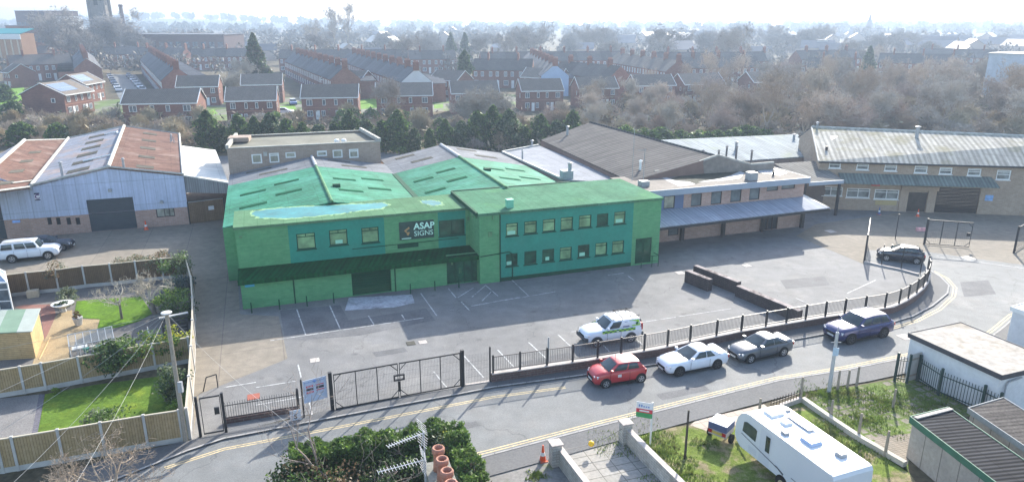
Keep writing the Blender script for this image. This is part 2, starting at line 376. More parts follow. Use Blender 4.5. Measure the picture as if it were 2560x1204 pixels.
m.poly([gw(urx0,VB,0),gw(urx0,-.1,0),gw(urx0,-.1,zr),gw(urx0,VB,zr)]); m.poly([gw(urx1,-.1,0),gw(urx1,VB,0),gw(urx1,VB,zr),gw(urx1,-.1,zr)])
m.poly([gw(urx1,VB,0),gw(urx0,VB,0),gw(urx0,VB,zr),gw(urx1,VB,zr)])
WX = [-1.2, 7.9, 16.3, 24.0, 32.2]; ZX = [4.75, 6.25, 4.85, 6.3, 4.75]; VE = 24.6
m.poly([gw(WX[0],VE,0),gw(WX[0],VB-.5,0),gw(WX[0],VB-.5,ZX[0]),gw(WX[0],VE,ZX[0])]); m.poly([gw(WX[4],VB,0),gw(WX[4],VE,0),gw(WX[4],VE,ZX[4]),gw(WX[4],VB,ZX[4])])
m.poly([gw(ulx,VB-.5,0),gw(WX[0],VB-.5,0),gw(WX[0],VB-.5,ZX[0]),gw(ulx,VB-.5,ZX[0])][::-1])
m.build('brick_wall', gbrick, gb)
m = MB(); wallg(m, WU, c0, c1, cb-.3, zl, lw[:3], .16); m.build('cladding', gclad, gb); m = MB(); wallg(m, WU, c2, c3, cb-.3, zl, lw[3:], .16); m.build('cladding', gclad, gb); m = MB()
uw = [px_rect(WR,a,b,c,d) for a,b,c,d in [(1265,559,1295,588),(1311,554,1342,582),(1357,549,1388,577),(1402,544,1432,573),(1448,539,1478,567),(1493,535,1520,563),(1536,530,1563,558)]]
lw2 = [px_rect(WR,a,b,c,d) for a,b,c,d in [(1265,635,1294,663),(1311,629,1341,658),(1356,624,1385,652),(1400,619,1429,647),(1445,613,1473,641),(1489,608,1517,636),(1531,603,1559,631)]]
wallg(m, WR, r0, r1, .35, zr, uw+lw2, .16); m.build('cladding', gclad, gb)
m = MB(); wallg(m, WR, r0, r1, 0, .35); m.build('plinth', gtrim, gb)
for i, r_ in enumerate(lw): window(gb, WU, *r_, gtrim, gglass if i < 3 else gglass2, vb=() if i < 3 else (.5,), hb=(.78,) if i < 3 else (), off=-.12, sill=1, vtop=(.5,) if i < 3 else ())
for i, r_ in enumerate(uw): window(gb, WR, *r_, gtrim, gglass if i != 5 else gglass2, vb=(), hb=(.75,), off=-.12, sill=1)
for i, r_ in enumerate(lw2): window(gb, WR, *r_, gtrim, gglass if i in (3,5,6) else gglass2, vb=(), hb=(.75,), off=-.12, sill=1)
# paper notices in the windows
m = MB()
for W_, r_, f0, f1 in [(WR,lw2[0],.05,.5),(WR,lw2[2],.3,.62),(WR,lw2[4],.18,.65),(WR,uw[0],.15,.8),(WR,uw[6],.2,.8),(WU,lw[1],.32,.72)]:
    w_ = r_[1]-r_[0]; wbox(m, W_, r_[0]+w_*f0, r_[0]+w_*f1, r_[2]+.1, r_[2]+.42, -.095, -.09)
m.build('window_notice', M('green_notice', (.3,.62,.45), .6, .3, ()), gb)['kind'] = 'stuff'
door(gb, WG, *dg, gdoor, -.2, 22, 'roller_door')
d_ = thing; e0 = MB(); ew = de[1]-de[0]
for f in (0,.28,.55,.78,1): 
    u = de[0]+ew*f; wbox(e0, WG, max(de[0],u-.05), min(de[1],u+.05), .02, de[3], -.22, -.14)
wbox(e0, WG, de[0], de[1], de[3]-.1, de[3]-.001, -.215, -.145); wbox(e0, WG, de[0]+ew*.5, de[1], 2.1, 2.2, -.213, -.147)
o = e0.build('entrance_door', gtrim, gb); e1 = MB(); e1.poly([WG.p(de[0],.03,-.2),WG.p(de[1],.03,-.2),WG.p(de[1],de[3],-.2),WG.p(de[0],de[3],-.2)]); e1.build('pane', gglass2, o)
e2 = MB(); wbox(e2, WG, de[0]+ew*.38, de[0]+ew*.40, .9, 1.4, -.13, -.10); wbox(e2, WG, de[0]+ew*.43, de[0]+ew*.45, .9, 1.4, -.13, -.10); wbox(e2, WG, de[0]+ew*.15, de[0]+ew*.2, 1.7, 2.0, -.14, -.135); e2.build('handle', gpale, o)
o = door(gb, WR, *dr, gtrim, -.12, 0, 'side_door'); e1 = MB(); dw = (dr[1]-dr[0])/2
for k in (0,1): wbox(e1, WR, dr[0]+.12+k*dw, dr[0]+dw-.12+k*dw, 1.0, dr[3]-.2, -.12, -.112)
e1.build('pane', gglass2, o)
m = MB()
for a, b in ((.0,.0),(1.1,1.1)): m.tube(WR.p(dr[1]-1.5+a,0,.9), WR.p(dr[1]-1.5+b,1.05,.9), .03)
m.tube(WR.p(dr[1]-1.5,1.05,.9), WR.p(dr[1]+.25,1.05,.9), .03); m.tube(WR.p(dr[1]+.25,0,.9), WR.p(dr[1]+.25,1.05,.9), .03); m.tube(WR.p(dr[1]+.25,.55,.9), WR.p(dr[1]-1.5,.55,.9), .02); m.tube(WR.p(dr[1]+.25,1.05,.9), WR.p(dr[1]+.25,1.05,.0), .03)
m.build('handrail', gtrim, gb)
# roofs
m = MB(); slab(m, [gw(ulx-.12,2.82,zl+.05),gw(urx0+.02,2.82,zl+.05),gw(urx0+.02,VB,zl+.05),gw(ulx-.12,VB,zl+.05)], .2); m.build('flat_roof', gfelt, gb, uvrot=AN)
m = MB(); slab(m, [gw(urx0-.15,-.25,zr+.1),gw(urx1+.12,-.25,zr+.1),gw(urx1+.12,VB+.1,zr+.1),gw(urx0-.15,VB+.1,zr+.1)], .22); m.build('flat_roof', M('green_flat_felt_bright', (.06,.165,.095), .95, .06, ((.35,.2),(2.5,.14),(12,.12)), pat=('slab',1.0,9,(.07,.18,.105),(.045,.135,.075),.03), alt=(.075,.20,.085), altn=(.2,.52,.75)), gb, uvrot=AN)
m = MB(); m.obox(gw(urx0-.2,-.2,zr+.08), gw(1,0)-gw(0,0), (gw(0,8.4)-gw(0,0)), V((0,0,.02)))
mm = MB(); mm.obox(gw(urx0-.3,-.2,zl+.04), (gw(.18,0)-gw(0,0)), (gw(0,8.3)-gw(0,0)), V((0,0,zr+.16-zl))); mm.obox(gw(urx0-.1,VB+.12,zr-.3), (gw(12,0)-gw(0,0)), (gw(0,.25)-gw(0,0)), V((0,0,.46)))
mm.build('roof_upstand', gtrim, gb)
roofq = []
for k in range(4):
    if k%2 == 0: q = [gw(WX[k],VB-.4,ZX[k]), gw(WX[k+1],VB-.4,ZX[k+1]), gw(WX[k+1],VE,ZX[k+1]), gw(WX[k],VE,ZX[k])]
    else: q = [gw(WX[k],VB-.4,ZX[k]), gw(WX[k+1],VB-.4,ZX[k+1]), gw(WX[k+1],VE,ZX[k+1]), gw(WX[k],VE,ZX[k])]
    roofq.append(q); m = MB(); slab(m, q, .12); rs = m.build('pitched_roof', groof, gb)
    s = MB()
    for j, (s0, t0) in enumerate([(.14,.30),(.5,.42),(.14,.62),(.5,.70),(.20,.86)][:4]):
        patch(s, q, s0, s0+.27, t0, t0+.045, .03, .05)
    so = s.build('rooflights', M('green_rooflight', (.008,.075,.035), .95, .03, ((1,.3),)), rs); so['kind'] = 'stuff'
    if k%2 == 0:
        s = MB(); s.tube(gw(WX[k+1],VB-.4,ZX[k+1]+.02), gw(WX[k+1],VE,ZX[k+1]+.02), .15, n=8); s.build('ridge_cap', gpale, rs)
s = MB(); s.obox(gw(WX[2]-.25,VB-.4,ZX[2]+.05), gw(.5,0)-gw(0,0), gw(0,VE-VB)-gw(0,0), V((0,0,.04))); s.build('valley_gutter', gtrim, gb)
# canopy roof above the ground floor
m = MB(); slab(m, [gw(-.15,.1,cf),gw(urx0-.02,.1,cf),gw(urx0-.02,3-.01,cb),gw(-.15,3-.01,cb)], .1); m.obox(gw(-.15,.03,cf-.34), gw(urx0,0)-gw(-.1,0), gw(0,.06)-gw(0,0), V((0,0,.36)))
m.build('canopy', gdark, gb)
# roof furniture
m = MB(); p = gw(22.0,1.0,zr+.1); m.cbox(p, .55, .55, .62, AN); m.cbox(p+V((0,0,.62)), .62, .62, .1, AN); m.build('roof_cowl', M('green_cowl', (.16,.48,.33), .6, .4, ((3,.1),)), gb)
for u, v in ((9.0,14.5),(25.0,17)):
    m = MB(); m.cbox(gw(u,v,ZX[1]-.25), .7, .5, .35, AN); m.build('roof_vent', gtrim, gb)
# standing water and its scum line on the flat roof
def blob(cx, cy, rx, ry, n=40, jit=.12, ex=1.0):
    pts = []
    for k in range(n):
        t = 2*PI*k/n; r = 1+R.uniform(-jit, jit); pts.append((cx+rx*math.copysign(abs(math.cos(t))**ex, math.cos(t))*r, cy+ry*math.sin(t)*r))
    return pts
def roofpt(x, y): 
    p = at(x, y, zl+.05); d = p-A0; return d.x*math.cos(AN)+d.y*math.sin(AN), -d.x*math.sin(AN)+d.y*math.cos(AN)
wat = M('green_roof_water', (.03,.185,.19), .5, .2, ((.45,.3),(2,.15)))
def pool(pix, name):
    o = [roofpt(*p) for p in pix]; c = (sum(p[0] for p in o)/len(o), sum(p[1] for p in o)/len(o))
    mm = MB(); q = []
    for i in range(len(o)):
        a, b = o[i], o[(i+1)%len(o)]
        for k in range(9): q.append((a[0]+(b[0]-a[0])*k/9+R.uniform(-.10,.10), a[1]+(b[1]-a[1])*k/9+R.uniform(-.13,.13)))
    big = [((p[0]-c[0])*1.02+c[0]+R.uniform(-.05,.3)*(1 if p[0]>c[0] else -1), (p[1]-c[1])*1.14+c[1]+R.uniform(-.2,.2)) for p in q]
    mm.poly([gw(p[0],p[1],zl+.054) for p in big][::1]); e = mm.build('scum_line', M('green_scum', (.22,.36,.18), .9, .2, ((5,.35),)), gb)
    mm = MB(); mm.poly([gw(p[0],p[1],zl+.058) for p in q]); mm.build(name, wat, gb)
pool([(627,536),(640,527),(700,520),(800,515),(880,511),(955,507),(972,512),(955,520),(900,526),(850,534),(780,541),(715,546),(650,544)], 'roof_water')
pool([(1052,502),(1075,500),(1100,504),(1104,511),(1085,514),(1060,509)], 'roof_water')
# signboard
sr = px_rect(WU,997,556,1085,592)
m = MB(); wbox(m, WU, *sr, .003, .06); sb = m.build('signboard', M('sign_black', (.02,.06,.045), .5, .4, ((2,.3),)), gb)
sw_, sh_ = sr[1]-sr[0], sr[3]-sr[2]; stx = M('sign_letters', (.55,.85,.7), .6, .3, ())
text(sb, 'lettering', 'ASAP', WU, sr[0]+sw_*.415, sr[2]+sh_*.545, sh_*.50, stx, .062, bold=.02)
text(sb, 'lettering', 'SIGNS', WU, sr[0]+sw_*.415, sr[2]+sh_*.17, sh_*.40, stx, .062)
m = MB(); so_ = M('sign_orange', (.35,.22,.09), .6, .3, ((3,.3),))
for (x0,y0),(x1,y1),(x2,y2),(x3,y3) in [((.13,.52),(.28,.72),(.30,.62),(.2,.5)),((.13,.52),(.2,.5),(.24,.40),(.22,.34)),((.2,.3),(.26,.44),(.3,.40),(.25,.22))]:
    m.poly([WU.p(sr[0]+sw_*x, sr[2]+sh_*y, .064) for x, y in ((x0,y0),(x1,y1),(x2,y2),(x3,y3))])
m.build('emblem', so_, sb)
m = MB(); wbox(m, WU, sr[0]+sw_*.06, sr[0]+sw_*.33, sr[2]+sh_*.05, sr[2]+sh_*.1, .06, .064); m.build('lettering', stx, sb)
# small fixings on the walls
m = MB()
for W_, x, y, w, h, mt in [(WU,1172,546,.3,.32,0),(WG,1049,652,.22,.24,0),(WG,846,675,.24,.26,0),(WG,623,700,.25,.25,0),(WR,1225,585,.32,.4,0),(WU,602,592,.22,.2,0)]:
    u, z = W_.hit(x, y); wbox(m, W_, u-w/2, u+w/2, z-h/2, z+h/2, .003, .12)
m.build('alarm_box', gpale, gb)['kind'] = 'stuff'
m = MB(); u, z = WG.hit(624,712); wbox(m, WG, u-.35, u+.35, z-.15, z+.18, .003, .02); m.build('blue_notice', M('green_blue_notice', (.05,.32,.5), .6, .3, ()), gb)
m = MB(); u, z = WU.hit(1020,613); wbox(m, WU, u-.9, u+.9, z-.2, z+.2, .003, .03); m.build('louvre', gtrim, gb)
m = MB()
for x in (735,989): u = WG.hit(x,720)[0]; m.tube(WG.p(u,0,.05), WG.p(u,cf,.05), .05)
m.path([WR.p(urx0+.05,2.45,.04), WR.p(urx0+2.6,2.62,.04), WR.p(urx0+2.9,2.4,.04), WR.p(urx0+2.9,.1,.04)], .05)
m.tube(WR.p(r0,0,.05), WR.p(r0,zr,.05), .05)
m.build('downpipe', gtrim, gb)
m = MB(); u1_, z1_ = WU.hit(880,619); m.path([WU.p(u1_,z1_-.1,.05), WU.p(urx0-1,cb+.75,.05)], .03); m.build('cable_run', gtrim, gb)
m = MB()
for x in (1180,1190,1232): 
    p = at(x, 532 if x < 1200 else 534, zr); m.tube(p, p+V((0,0,-.5)), .05)
m.tube(at(1180,541,zr-.3), at(1192,540,zr-.3), .05); m.build('camera_bracket', gpale, gb)
m = MB()
for k in range(9):
    p = gw(.8+k*2.05,.1,0)
    if not dg[0]-.4 < .8+k*2.05 < dg[1]+.4: m.tube(p-V((0,.5,0)), p+V((0,-.5,.85)), .05)
m.build('guard_post', gtrim, gb)['kind'] = 'stuff'
# ---------------------------------------------------------------- grey rear sheds behind it
greyroof = M('grey_sheet_roof', (.19,.20,.215), .85, .08, ((.25,.15),(2,.12)), pat=('corr',.5,.18), bump=.35, alt=(.22,.22,.22), altn=(.3,.5,.7))
rl = M('dirty_rooflight', (.095,.09,.075), .95, .05, ((1,.3),))
brick = M('buff_brick', (.29,.215,.165), .9, .25, ((.3,.12),(3,.1)), pat=('brick',.45,.15,(.34,.255,.2),(.36,.31,.27),.014))
pinkbrick = M('pink_brick', (.36,.22,.175), .9, .25, ((.3,.1),(3,.1)), pat=('brick',.45,.15,(.42,.27,.215),(.4,.34,.3),.014))
for (k0, vend, lab) in ((0, 30.6, 'grey sheeted rear shed between the green roof and the buff brick block'), (2, 33.5, 'grey sheeted rear shed beneath the conifer hedge right of the buff block')):
    t = thing('rear_shed', lab, 'shed', gw(WX[k0+1],VE+3), 'sheds behind the green building')
    for k in (k0, k0+1):
        q = [gw(WX[k],VE+.03,ZX[k]), gw(WX[k+1],VE+.03,ZX[k+1]), gw(WX[k+1],vend,ZX[k+1]), gw(WX[k],vend,ZX[k])]
        m = MB(); slab(m, q, .12); rs = m.build('roof', greyroof, t); s = MB(); patch(s, q, .35, .68, .3, .42, .03, .05); patch(s, q, .2, .5, .75, .86, .03, .05); s.build('rooflight', rl, rs)
    m = MB(); a, b, c = WX[k0], WX[k0+1], WX[k0+2]
    m.poly([gw(c,vend-.2,0),gw(a,vend-.2,0),gw(a,vend-.2,ZX[k0]-.1),gw(b,vend-.2,ZX[k0+1]-.1),gw(c,vend-.2,ZX[k0+2]-.1)])
    m.poly([gw(a,vend-.2,0),gw(a,VE+.05,0),gw(a,VE+.05,ZX[k0]-.1),gw(a,vend-.2,ZX[k0]-.1)]); m.poly([gw(c,VE+.05,0),gw(c,vend-.2,0),gw(c,vend-.2,ZX[k0+2]-.1),gw(c,VE+.05,ZX[k0+2]-.1)])
    m.build('wall', brick, t); s = MB(); s.tube(gw(b,VE+.03,ZX[k0+1]+.02), gw(b,vend,ZX[k0+1]+.02), .2, n=8); s.build('ridge_cap', greym, t)
# ================================================================ the grey-blue warehouse on the left
rust = M('rust_sheet', (.16,.092,.072), .88, .08, ((.25,.2),(2,.15)), pat=('corr',.5,.22), bump=.35, alt=(.21,.15,.125), altn=(.35,.5,.72))
mixroof = M('weathered_sheet', (.25,.265,.31), .7, .2, ((.25,.2),(2,.15)), pat=('corr',.5,.2), bump=.35, alt=(.29,.22,.19), altn=(.3,.48,.6))
blueclad = M('pale_blue_cladding', (.48,.53,.67), .65, .2, ((.6,.06),(4,.05)), pat=('corr',.3,.06), bump=.15, streak=.35)
whitesheet = M('white_sheet', (.68,.66,.60), .7, .2, ((.4,.1),(3,.08)), pat=('corr',.4,.08), bump=.2)
verge = M('pale_verge', (.42,.41,.37), .7, .3, ((2,.25),))
shutter = M('dark_shutter', (.045,.058,.07), .55, .4, ((1,.15),))
brownframe = M('brown_frame', (.05,.035,.03), .6, .3, ())
WW = Wall(at(80,592), at(472,560))
uL, zL = WW.hit(78,464); uR_, zR_ = WW.hit(457,436); uP, zP = WW.hit(271,418)
bk = [at(171,346,zL), at(310,316,zP), at(448,335,zR_)]
fr = [WW.p(uL,zL), WW.p(uP,zP), WW.p(uR_,zR_)]
w1 = thing('warehouse', 'grey blue clad warehouse with rust red roof slope and wide dark roller door', 'warehouse', WW.p(uP,0))
fl = WW.p
zc = 2.0
d1 = px_rect(WW,211,500,344,570); d1 = (d1[0]+.15,d1[1],.02,d1[3])
ow = px_rect(WW,389,521,438,540); sw4 = [px_rect(WW,x,544,x+14,561) for x in (117,139,165,188)]
pd = px_rect(WW,51,550,78,592); pd = (pd[0],pd[1],.02,zc-.02)
m = MB(); us0 = uL-2.0
wallg(m, WW, uL-.75, uR_, 0, zc, [(d1[0],d1[1],.02,zc), (ow[0],ow[1],max(ow[2],.9),zc-.02), pd]+[(a,b,c,min(d,zc-.05)) for a,b,c,d in sw4], .2)
m.poly([bk[2]*1.0, fl(uR_,zR_), fl(uR_,0), V((bk[2].x,bk[2].y,0))]); m.poly([V((bk[0].x,bk[0].y,0)),V((bk[2].x,bk[2].y,0)),bk[2],bk[1],bk[0]])
m.build('brick_wall', pinkbrick, w1)
m = MB(); wallg(m, WW, uL-.75, uR_+.05, zc, d1[3]+.01, [(d1[0],d1[1],zc-.01,d1[3])], .2, off=.06)
zt = d1[3]+.01
m.poly([WW.p(uL-.75,zt,.06),WW.p(uR_+.05,zt,.06),WW.p(uR_+.05,zR_,.06),WW.p(uP,zP,.06),WW.p(uL,zL,.06),WW.p(uL-.75,zL+.05,.06)])
m.obox(WW.p(uL-.75,zc-.04,0), WW.u*(d1[0]-uL+.75), WW.n*.07, V((0,0,.05))); m.obox(WW.p(d1[1],zc-.04,0), WW.u*(uR_-d1[1]), WW.n*.07, V((0,0,.05)))
m.build('cladding', blueclad, w1)
door(w1, WW, d1[0], d1[1], .02, d1[3], shutter, -.1, 26)
for a,b,c,e in sw4: window(w1, WW, a, b, c, min(e,zc-.05), brownframe, glass, vb=(), off=-.14)
window(w1, WW, ow[0], ow[1], max(ow[2],.9), zc-.02, brownframe, M('blind_glass',(.3,.29,.24),.1,.5,((1.5,.5),)), vb=(.45,.72), off=-.12)
door(w1, WW, *pd, M('brown_door',(.035,.028,.02),.6,.3), -.12, 0, 'door')
def roofpart(par, q, mat, lights=(), size=(.26,.055), name='roof', th=.14):
    m = MB(); slab(m, q, th); r = m.build(name, mat, par)
    if lights:
        s = MB()
        for s0, t0 in lights: patch(s, q, s0, s0+size[0], t0, t0+size[1], .04, .06)
        o = s.build('rooflights', rl, r); o['kind'] = 'stuff'
    return r
def up(p, d): return V((p[0],p[1],p[2]+d))
q = [fr[0]+WW.n*.15, fr[1]+WW.n*.15, bk[1], bk[0]]; r_ = roofpart(w1, q, mixroof, [(.42,.06+.155*k) for k in range(6)], (.3,.055))
m = MB(); m.tube(bil(q,.02,.0,.1), bil(q,1,.0,.1), .1); m.tube(bil(q,.005,0,.1), bil(q,.005,1,.1), .16); m.tube(bil(q,0,1,.05), bil(q,1,1,.05), .1); m.build('verge', verge, r_)
m = MB(); m.tube(bil(q,.58,.235,.12), bil(q,1.0,.235,.12), .1); m.path([bil(q,.7,.84,.12), bil(q,.92,.84,.12), bil(q,.93,.79,.12), bil(q,1.02,.78,.12)], .1); m.build('patched_joint', M('white_flashing',(.75,.75,.73),.6,.3), r_)
q2 = [fr[1]+WW.n*.15, fr[2]+WW.n*.15, bk[2], bk[1]]; r2_ = roofpart(w1, q2, rust, [(.36,.05+.2*k) for k in range(5)], (.24,.05))
m = MB(); m.tube(bil(q2,0,.0,.1), bil(q2,1,.0,.1), .1); m.tube(bil(q2,0,0,.12), bil(q2,0,1,.12), .2); m.tube(bil(q2,0,1,.05), bil(q2,1,1,.05), .1); m.tube(bil(q2,1,0,.05), bil(q2,1,1,.05), .14); m.build('verge', verge, r2_)
flue(w1, bil(q,.38,.05), 1.3, .14, greym); flue(w1, bil(q2,.2,.03), .8, .12, greym); flue(w1, bil(q2,.86,.74), .8, .11, greym)
m = MB(); a = bil(q2,.84,.7); m.path([a, up(a,.7), up(bil(q2,.9,.7),.75), bil(q2,.9,.7)], .05); m.build('roof_rail', greym, w1)
sg = px_rect(WW,85,482,102,500); m = MB(); wbox(m, WW, sg[0], sg[1], sg[2], sg[3], .065, .09); sn = m.build('wall_sign', M('sign_white',(.7,.7,.72),.6,.3,()), w1)
m = MB(); wbox(m, WW, sg[0], sg[1], sg[3]-.16, sg[3], .09, .094); wbox(m, WW, sg[0], sg[1], sg[2], sg[2]+.12, .09, .094); m.build('band', M('sign_navy',(.03,.03,.08),.6,.3,()), sn)
text(sn, 'lettering', 'C', WW, (sg[0]+sg[1])/2, sg[2]+.18, .62, M('sign_purple',(.12,.05,.2),.6,.3,()), .093, 'CENTER', .02)
m = MB(); u, z = WW.hit(41,553); wbox(m, WW, u-.35,u+.35,z-.13,z+.13,.065,.09); m.build('blue_sign', M('sign_blue',(.25,.4,.75),.6,.3,((3,.3),)), w1)
for x, y, s_ in ((276,478,.13),(78,474,.16),(405,507,.2)):
    m = MB(); u, z = WW.hit(x,y); m.cbox(WW.p(u,z,.2), .3, .3, .3, .3); m.build('wall_lamp', greym, w1)
# second bay further left
t2 = thing('warehouse', 'neighbouring warehouse bay with rust red slope running out of the left edge', 'warehouse', WW.p(uL-8,0))
rb = at(61,352,zP-.2); vv = fr[0]-bk[0]; rf = rb+vv; rf.z = zP-.2
eb = bk[0]+V((0,0,-.15)); ef = fr[0]+V((0,0,-.15)); w_ = rb-eb; lb = rb+V((w_.x,w_.y,-w_.z)); lf = rf+V((w_.x,w_.y,-w_.z))
q = [rf+WW.n*.12, ef+WW.n*.12, eb, rb]; r_ = roofpart(t2, q, rust, [(.36,.1+.19*k) for k in range(4)], (.24,.05))
m = MB(); m.tube(bil(q,.0,.0,.1), bil(q,1,.0,.1), .1); m.tube(bil(q,0,0,.12), bil(q,0,1,.12), .2); m.tube(bil(q,0,1,.05), bil(q,1,1,.05), .1); m.tube(bil(q,.6,.1,.1), bil(q,1.0,.1,.1), .08); m.build('verge', verge, r_)
q = [lf+WW.n*.12, rf+WW.n*.12, rb, lb]; roofpart(t2, q, mixroof, [(.4,.15+.2*k) for k in range(4)], (.26,.05))
m = MB(); xl = -uL; ul2 = (lf-WW.a).dot(WW.u); ur2 = uL-.76; upk = (rf-WW.a).dot(WW.u)
da = px_rect(WW,-60,513,20,600); da = (da[0],da[1],.02,da[3])
wallg(m, WW, ul2, ur2, 0, zc, [(da[0],da[1],.02,zc)], .2); m.build('brick_wall', pinkbrick, t2)
m = MB(); wallg(m, WW, ul2, ur2, zc, da[3]+.01, [(da[0],da[1],zc-.01,da[3])], .2, off=.06); zt = da[3]+.01
m.poly([WW.p(ul2,zt,.06),WW.p(ur2,zt,.06),WW.p(ur2,zL-.1,.06),WW.p(upk,rf.z,.06),WW.p(ul2,lf.z,.06)]); m.build('cladding', blueclad, t2)
door(t2, WW, da[0], da[1], .02, da[3], shutter, -.1, 26)
# white lean-to on the right flank
t3 = thing('lean_to', 'white sheeted lean-to roof between the grey blue warehouse and the green building', 'lean-to', WW.p(uR_+2,0))
za = 4.75
q = [up(fr[2],-.05), at(571,456,za), at(539,375,za), up(bk[2]*.35+fr[2]*.65 if False else at(455,364,zR_-.1),0)]
m = MB(); slab(m, q, .12); r_ = m.build('roof', whitesheet, t3)
m = MB(); pf = [q[0], q[1], V((q[1].x,q[1].y,za-1.1)), V((q[0].x,q[0].y,za-1.1))]; m.poly([p-WW.n*.1+V((0,0,-.13)) for p in pf]); m.build('cladding', M('grey_profile_cladding',(.20,.21,.22),.5,.4,((1,.1),),pat=('corr',.25,.2)), t3)
m = MB(); m.poly([q[1]+V((-.1,0,-.13)), V((q[1].x-.1,q[1].y,0)), V((q[2].x-.1,q[2].y,0)), q[2]+V((-.1,0,-.13))]); m.build('brick_wall', brick, t3)
m = MB(); m.cbox(at(516,459,4.0), .35, .3, .3); m.build('wall_lamp', greym, t3)
# timber yard gate under it
ga, gb_ = at(474,560), at(566,548); WGt = Wall(ga, gb_)
t4 = thing('yard_gate', 'tall brown boarded yard gate in the gap beside the grey blue warehouse', 'gate', ga)
m = MB(); wbox(m, WGt, .1, WGt.L-.1, .05, 2.4, -.04, .02); m.build('board_panel', M('brown_boards',(.16,.10,.055),.8,.25,((1,.2),(6,.15)),pat=('plank',3,.18,(.19,.12,.07),(.08,.05,.03),.01)), t4)
m = MB(); wbox(m, WGt, 0, .12, 0, 2.5, -.06, .06); m.build('post', blackm, t4); m = MB(); wbox(m, WGt, WGt.L-.12, WGt.L, 0, 2.5, -.06, .06); m.build('post', blackm, t4)
m = MB(); wbox(m, WGt, .12, WGt.L-.12, 2.4, 2.48, -.05, .05); m.build('rail', greym, t4)
m = MB(); wbox(m, WGt, WGt.L*.55, WGt.L*.7, 1.3, 1.75, .021, .03); m.build('notice', M('sign_white2',(.6,.6,.62),.6,.3,()), t4)
for u_, s_ in ((.7,1.5),(.88,1.2)): pass
# ---------------------------------------------------------------- buff brick flat roofed block
zb_ = 7.5
p0, p1 = at(567,372,zb_), at(950,354,zb_); p2 = at(903,327,zb_); p3 = at(590,341,zb_)
WBk = Wall(p0, p1)
t = thing('brick_block', 'buff brick flat roofed block with six white windows behind the green roof', 'building', WBk.p(WBk.L/2,0))
wr = [px_rect(WBk,*r_) for r_ in [(628,386,656,408),(672,383,699,406),(713,381,740,394),(792,377,818,390),(831,375,857,394),(872,373,897,394)]]
m = MB(); wallg(m, WBk, 0, WBk.L, 0, zb_, wr, .2)
m.poly([V((p1.x,p1.y,0)),V((p2.x,p2.y,0)),p2,p1]); m.poly([V((p3.x,p3.y,0)),V((p0.x,p0.y,0)),p0,p3]); m.poly([V((p2.x,p2.y,0)),V((p3.x,p3.y,0)),p3,p2]); m.build('wall', brick, t)
m = MB(); m.poly([V((p.x,p.y,zb_-.18)) for p in (p0,p1,p2,p3)]); m.build('roof', M('mossy_felt',(.175,.17,.135),.9,.2,((.3,.15),(3,.12)),alt=(.12,.115,.085),altn=(.4,.5,.75)), t)
m = MB()
for a, b in ((p0,p1),(p1,p2),(p2,p3),(p3,p0)):
    dd = (b-a).normalized(); nn = V((-dd.y,dd.x,0)); m.obox(V((a.x,a.y,zb_))-dd*.12-nn*.12, (b-a)+dd*.24, nn*.34, V((0,0,.1 if (a is p0 or a is p2) else .42)))
m.build('parapet', M('concrete_coping',(.36,.35,.31),.9,.2,((1,.2),)), t)
m = MB(); m.cbox(bil([p0,p1,p2,p3],.05,.62), 2.4, 2.2, .5, .2); m.build('roof_upstand', brick, t)
m = MB(); pp = at(842,354,zb_); m.lathe(pp, [(.35,0),(.3,.25),(.05,.35)], 8); m.lathe(pp+V((.8,.2,0)), [(.35,0),(.3,.25),(.05,.35)], 8); m.build('roof_vent', whitem, t)['kind'] = 'stuff'
for i, r_ in enumerate(wr): window(t, WBk, *r_, whitem, M('pale_blind',(.36,.34,.26),.12,.5,((.9,.4),)), vb=() if i != 1 else (), hb=(.75,) if i%2 else (), off=-.1, fr=.14)
m = MB(); u, z = WBk.hit(663,384); wbox(m, WBk, u-.2,u+.2,z-.25,z+.2,.003,.15); m.build('alarm_box', verge, t)
# ---------------------------------------------------------------- long low grey roof
zl_ = 4.85
q = [at(1408,449,zl_), at(1578,458,zl_), at(1349,364,zl_), at(1258,381,zl_)]
t = thing('low_shed', 'long low pale grey shed between the green roof and the big ribbed barn roof', 'shed', (q[0]+q[2])/2*1.0)
t.location.z = 0
m = MB(); slab(m, [up(p,0) for p in q], .2); m.build('roof', M('pale_grey_felt',(.23,.24,.26),.85,.08,((.4,.15),(3,.12)),pat=('slab',6,1.2,(.25,.26,.285),(.18,.19,.2),.04),alt=(.2,.21,.22),altn=(.5,.5,.75)), t, uvrot=1.9)
m = MB(); wq = [V((p.x,p.y,0)) for p in q]
for i in range(4): m.poly([wq[i], wq[(i+1)%4], up(wq[(i+1)%4],zl_-.15), up(wq[i],zl_-.15)])
m.build('wall', brick, t)
m = MB(); d_ = (q[3]-q[0]); nn = V((-d_.y,d_.x,0)).normalized(); m.obox(q[0]-nn*.1, d_, nn*.3, V((0,0,.18))); d2_ = q[2]-q[3]; m.obox(q[3], d2_, V((d2_.y,-d2_.x,0)).normalized()*-.3, V((0,0,.18))); m.build('parapet', verge, t)
m = MB(); pc = at(1416,446,zl_); m.cbox(pc, 1.2, 1.0, .9, AN); m.build('plant_box', greym, t); flue(t, at(1424,446,zl_), 1.6, .2, greym); flue(t, at(1330,366,zl_), .7, .15, greym); flue(t, at(1306,402,zl_), 1.2, .1, greym)
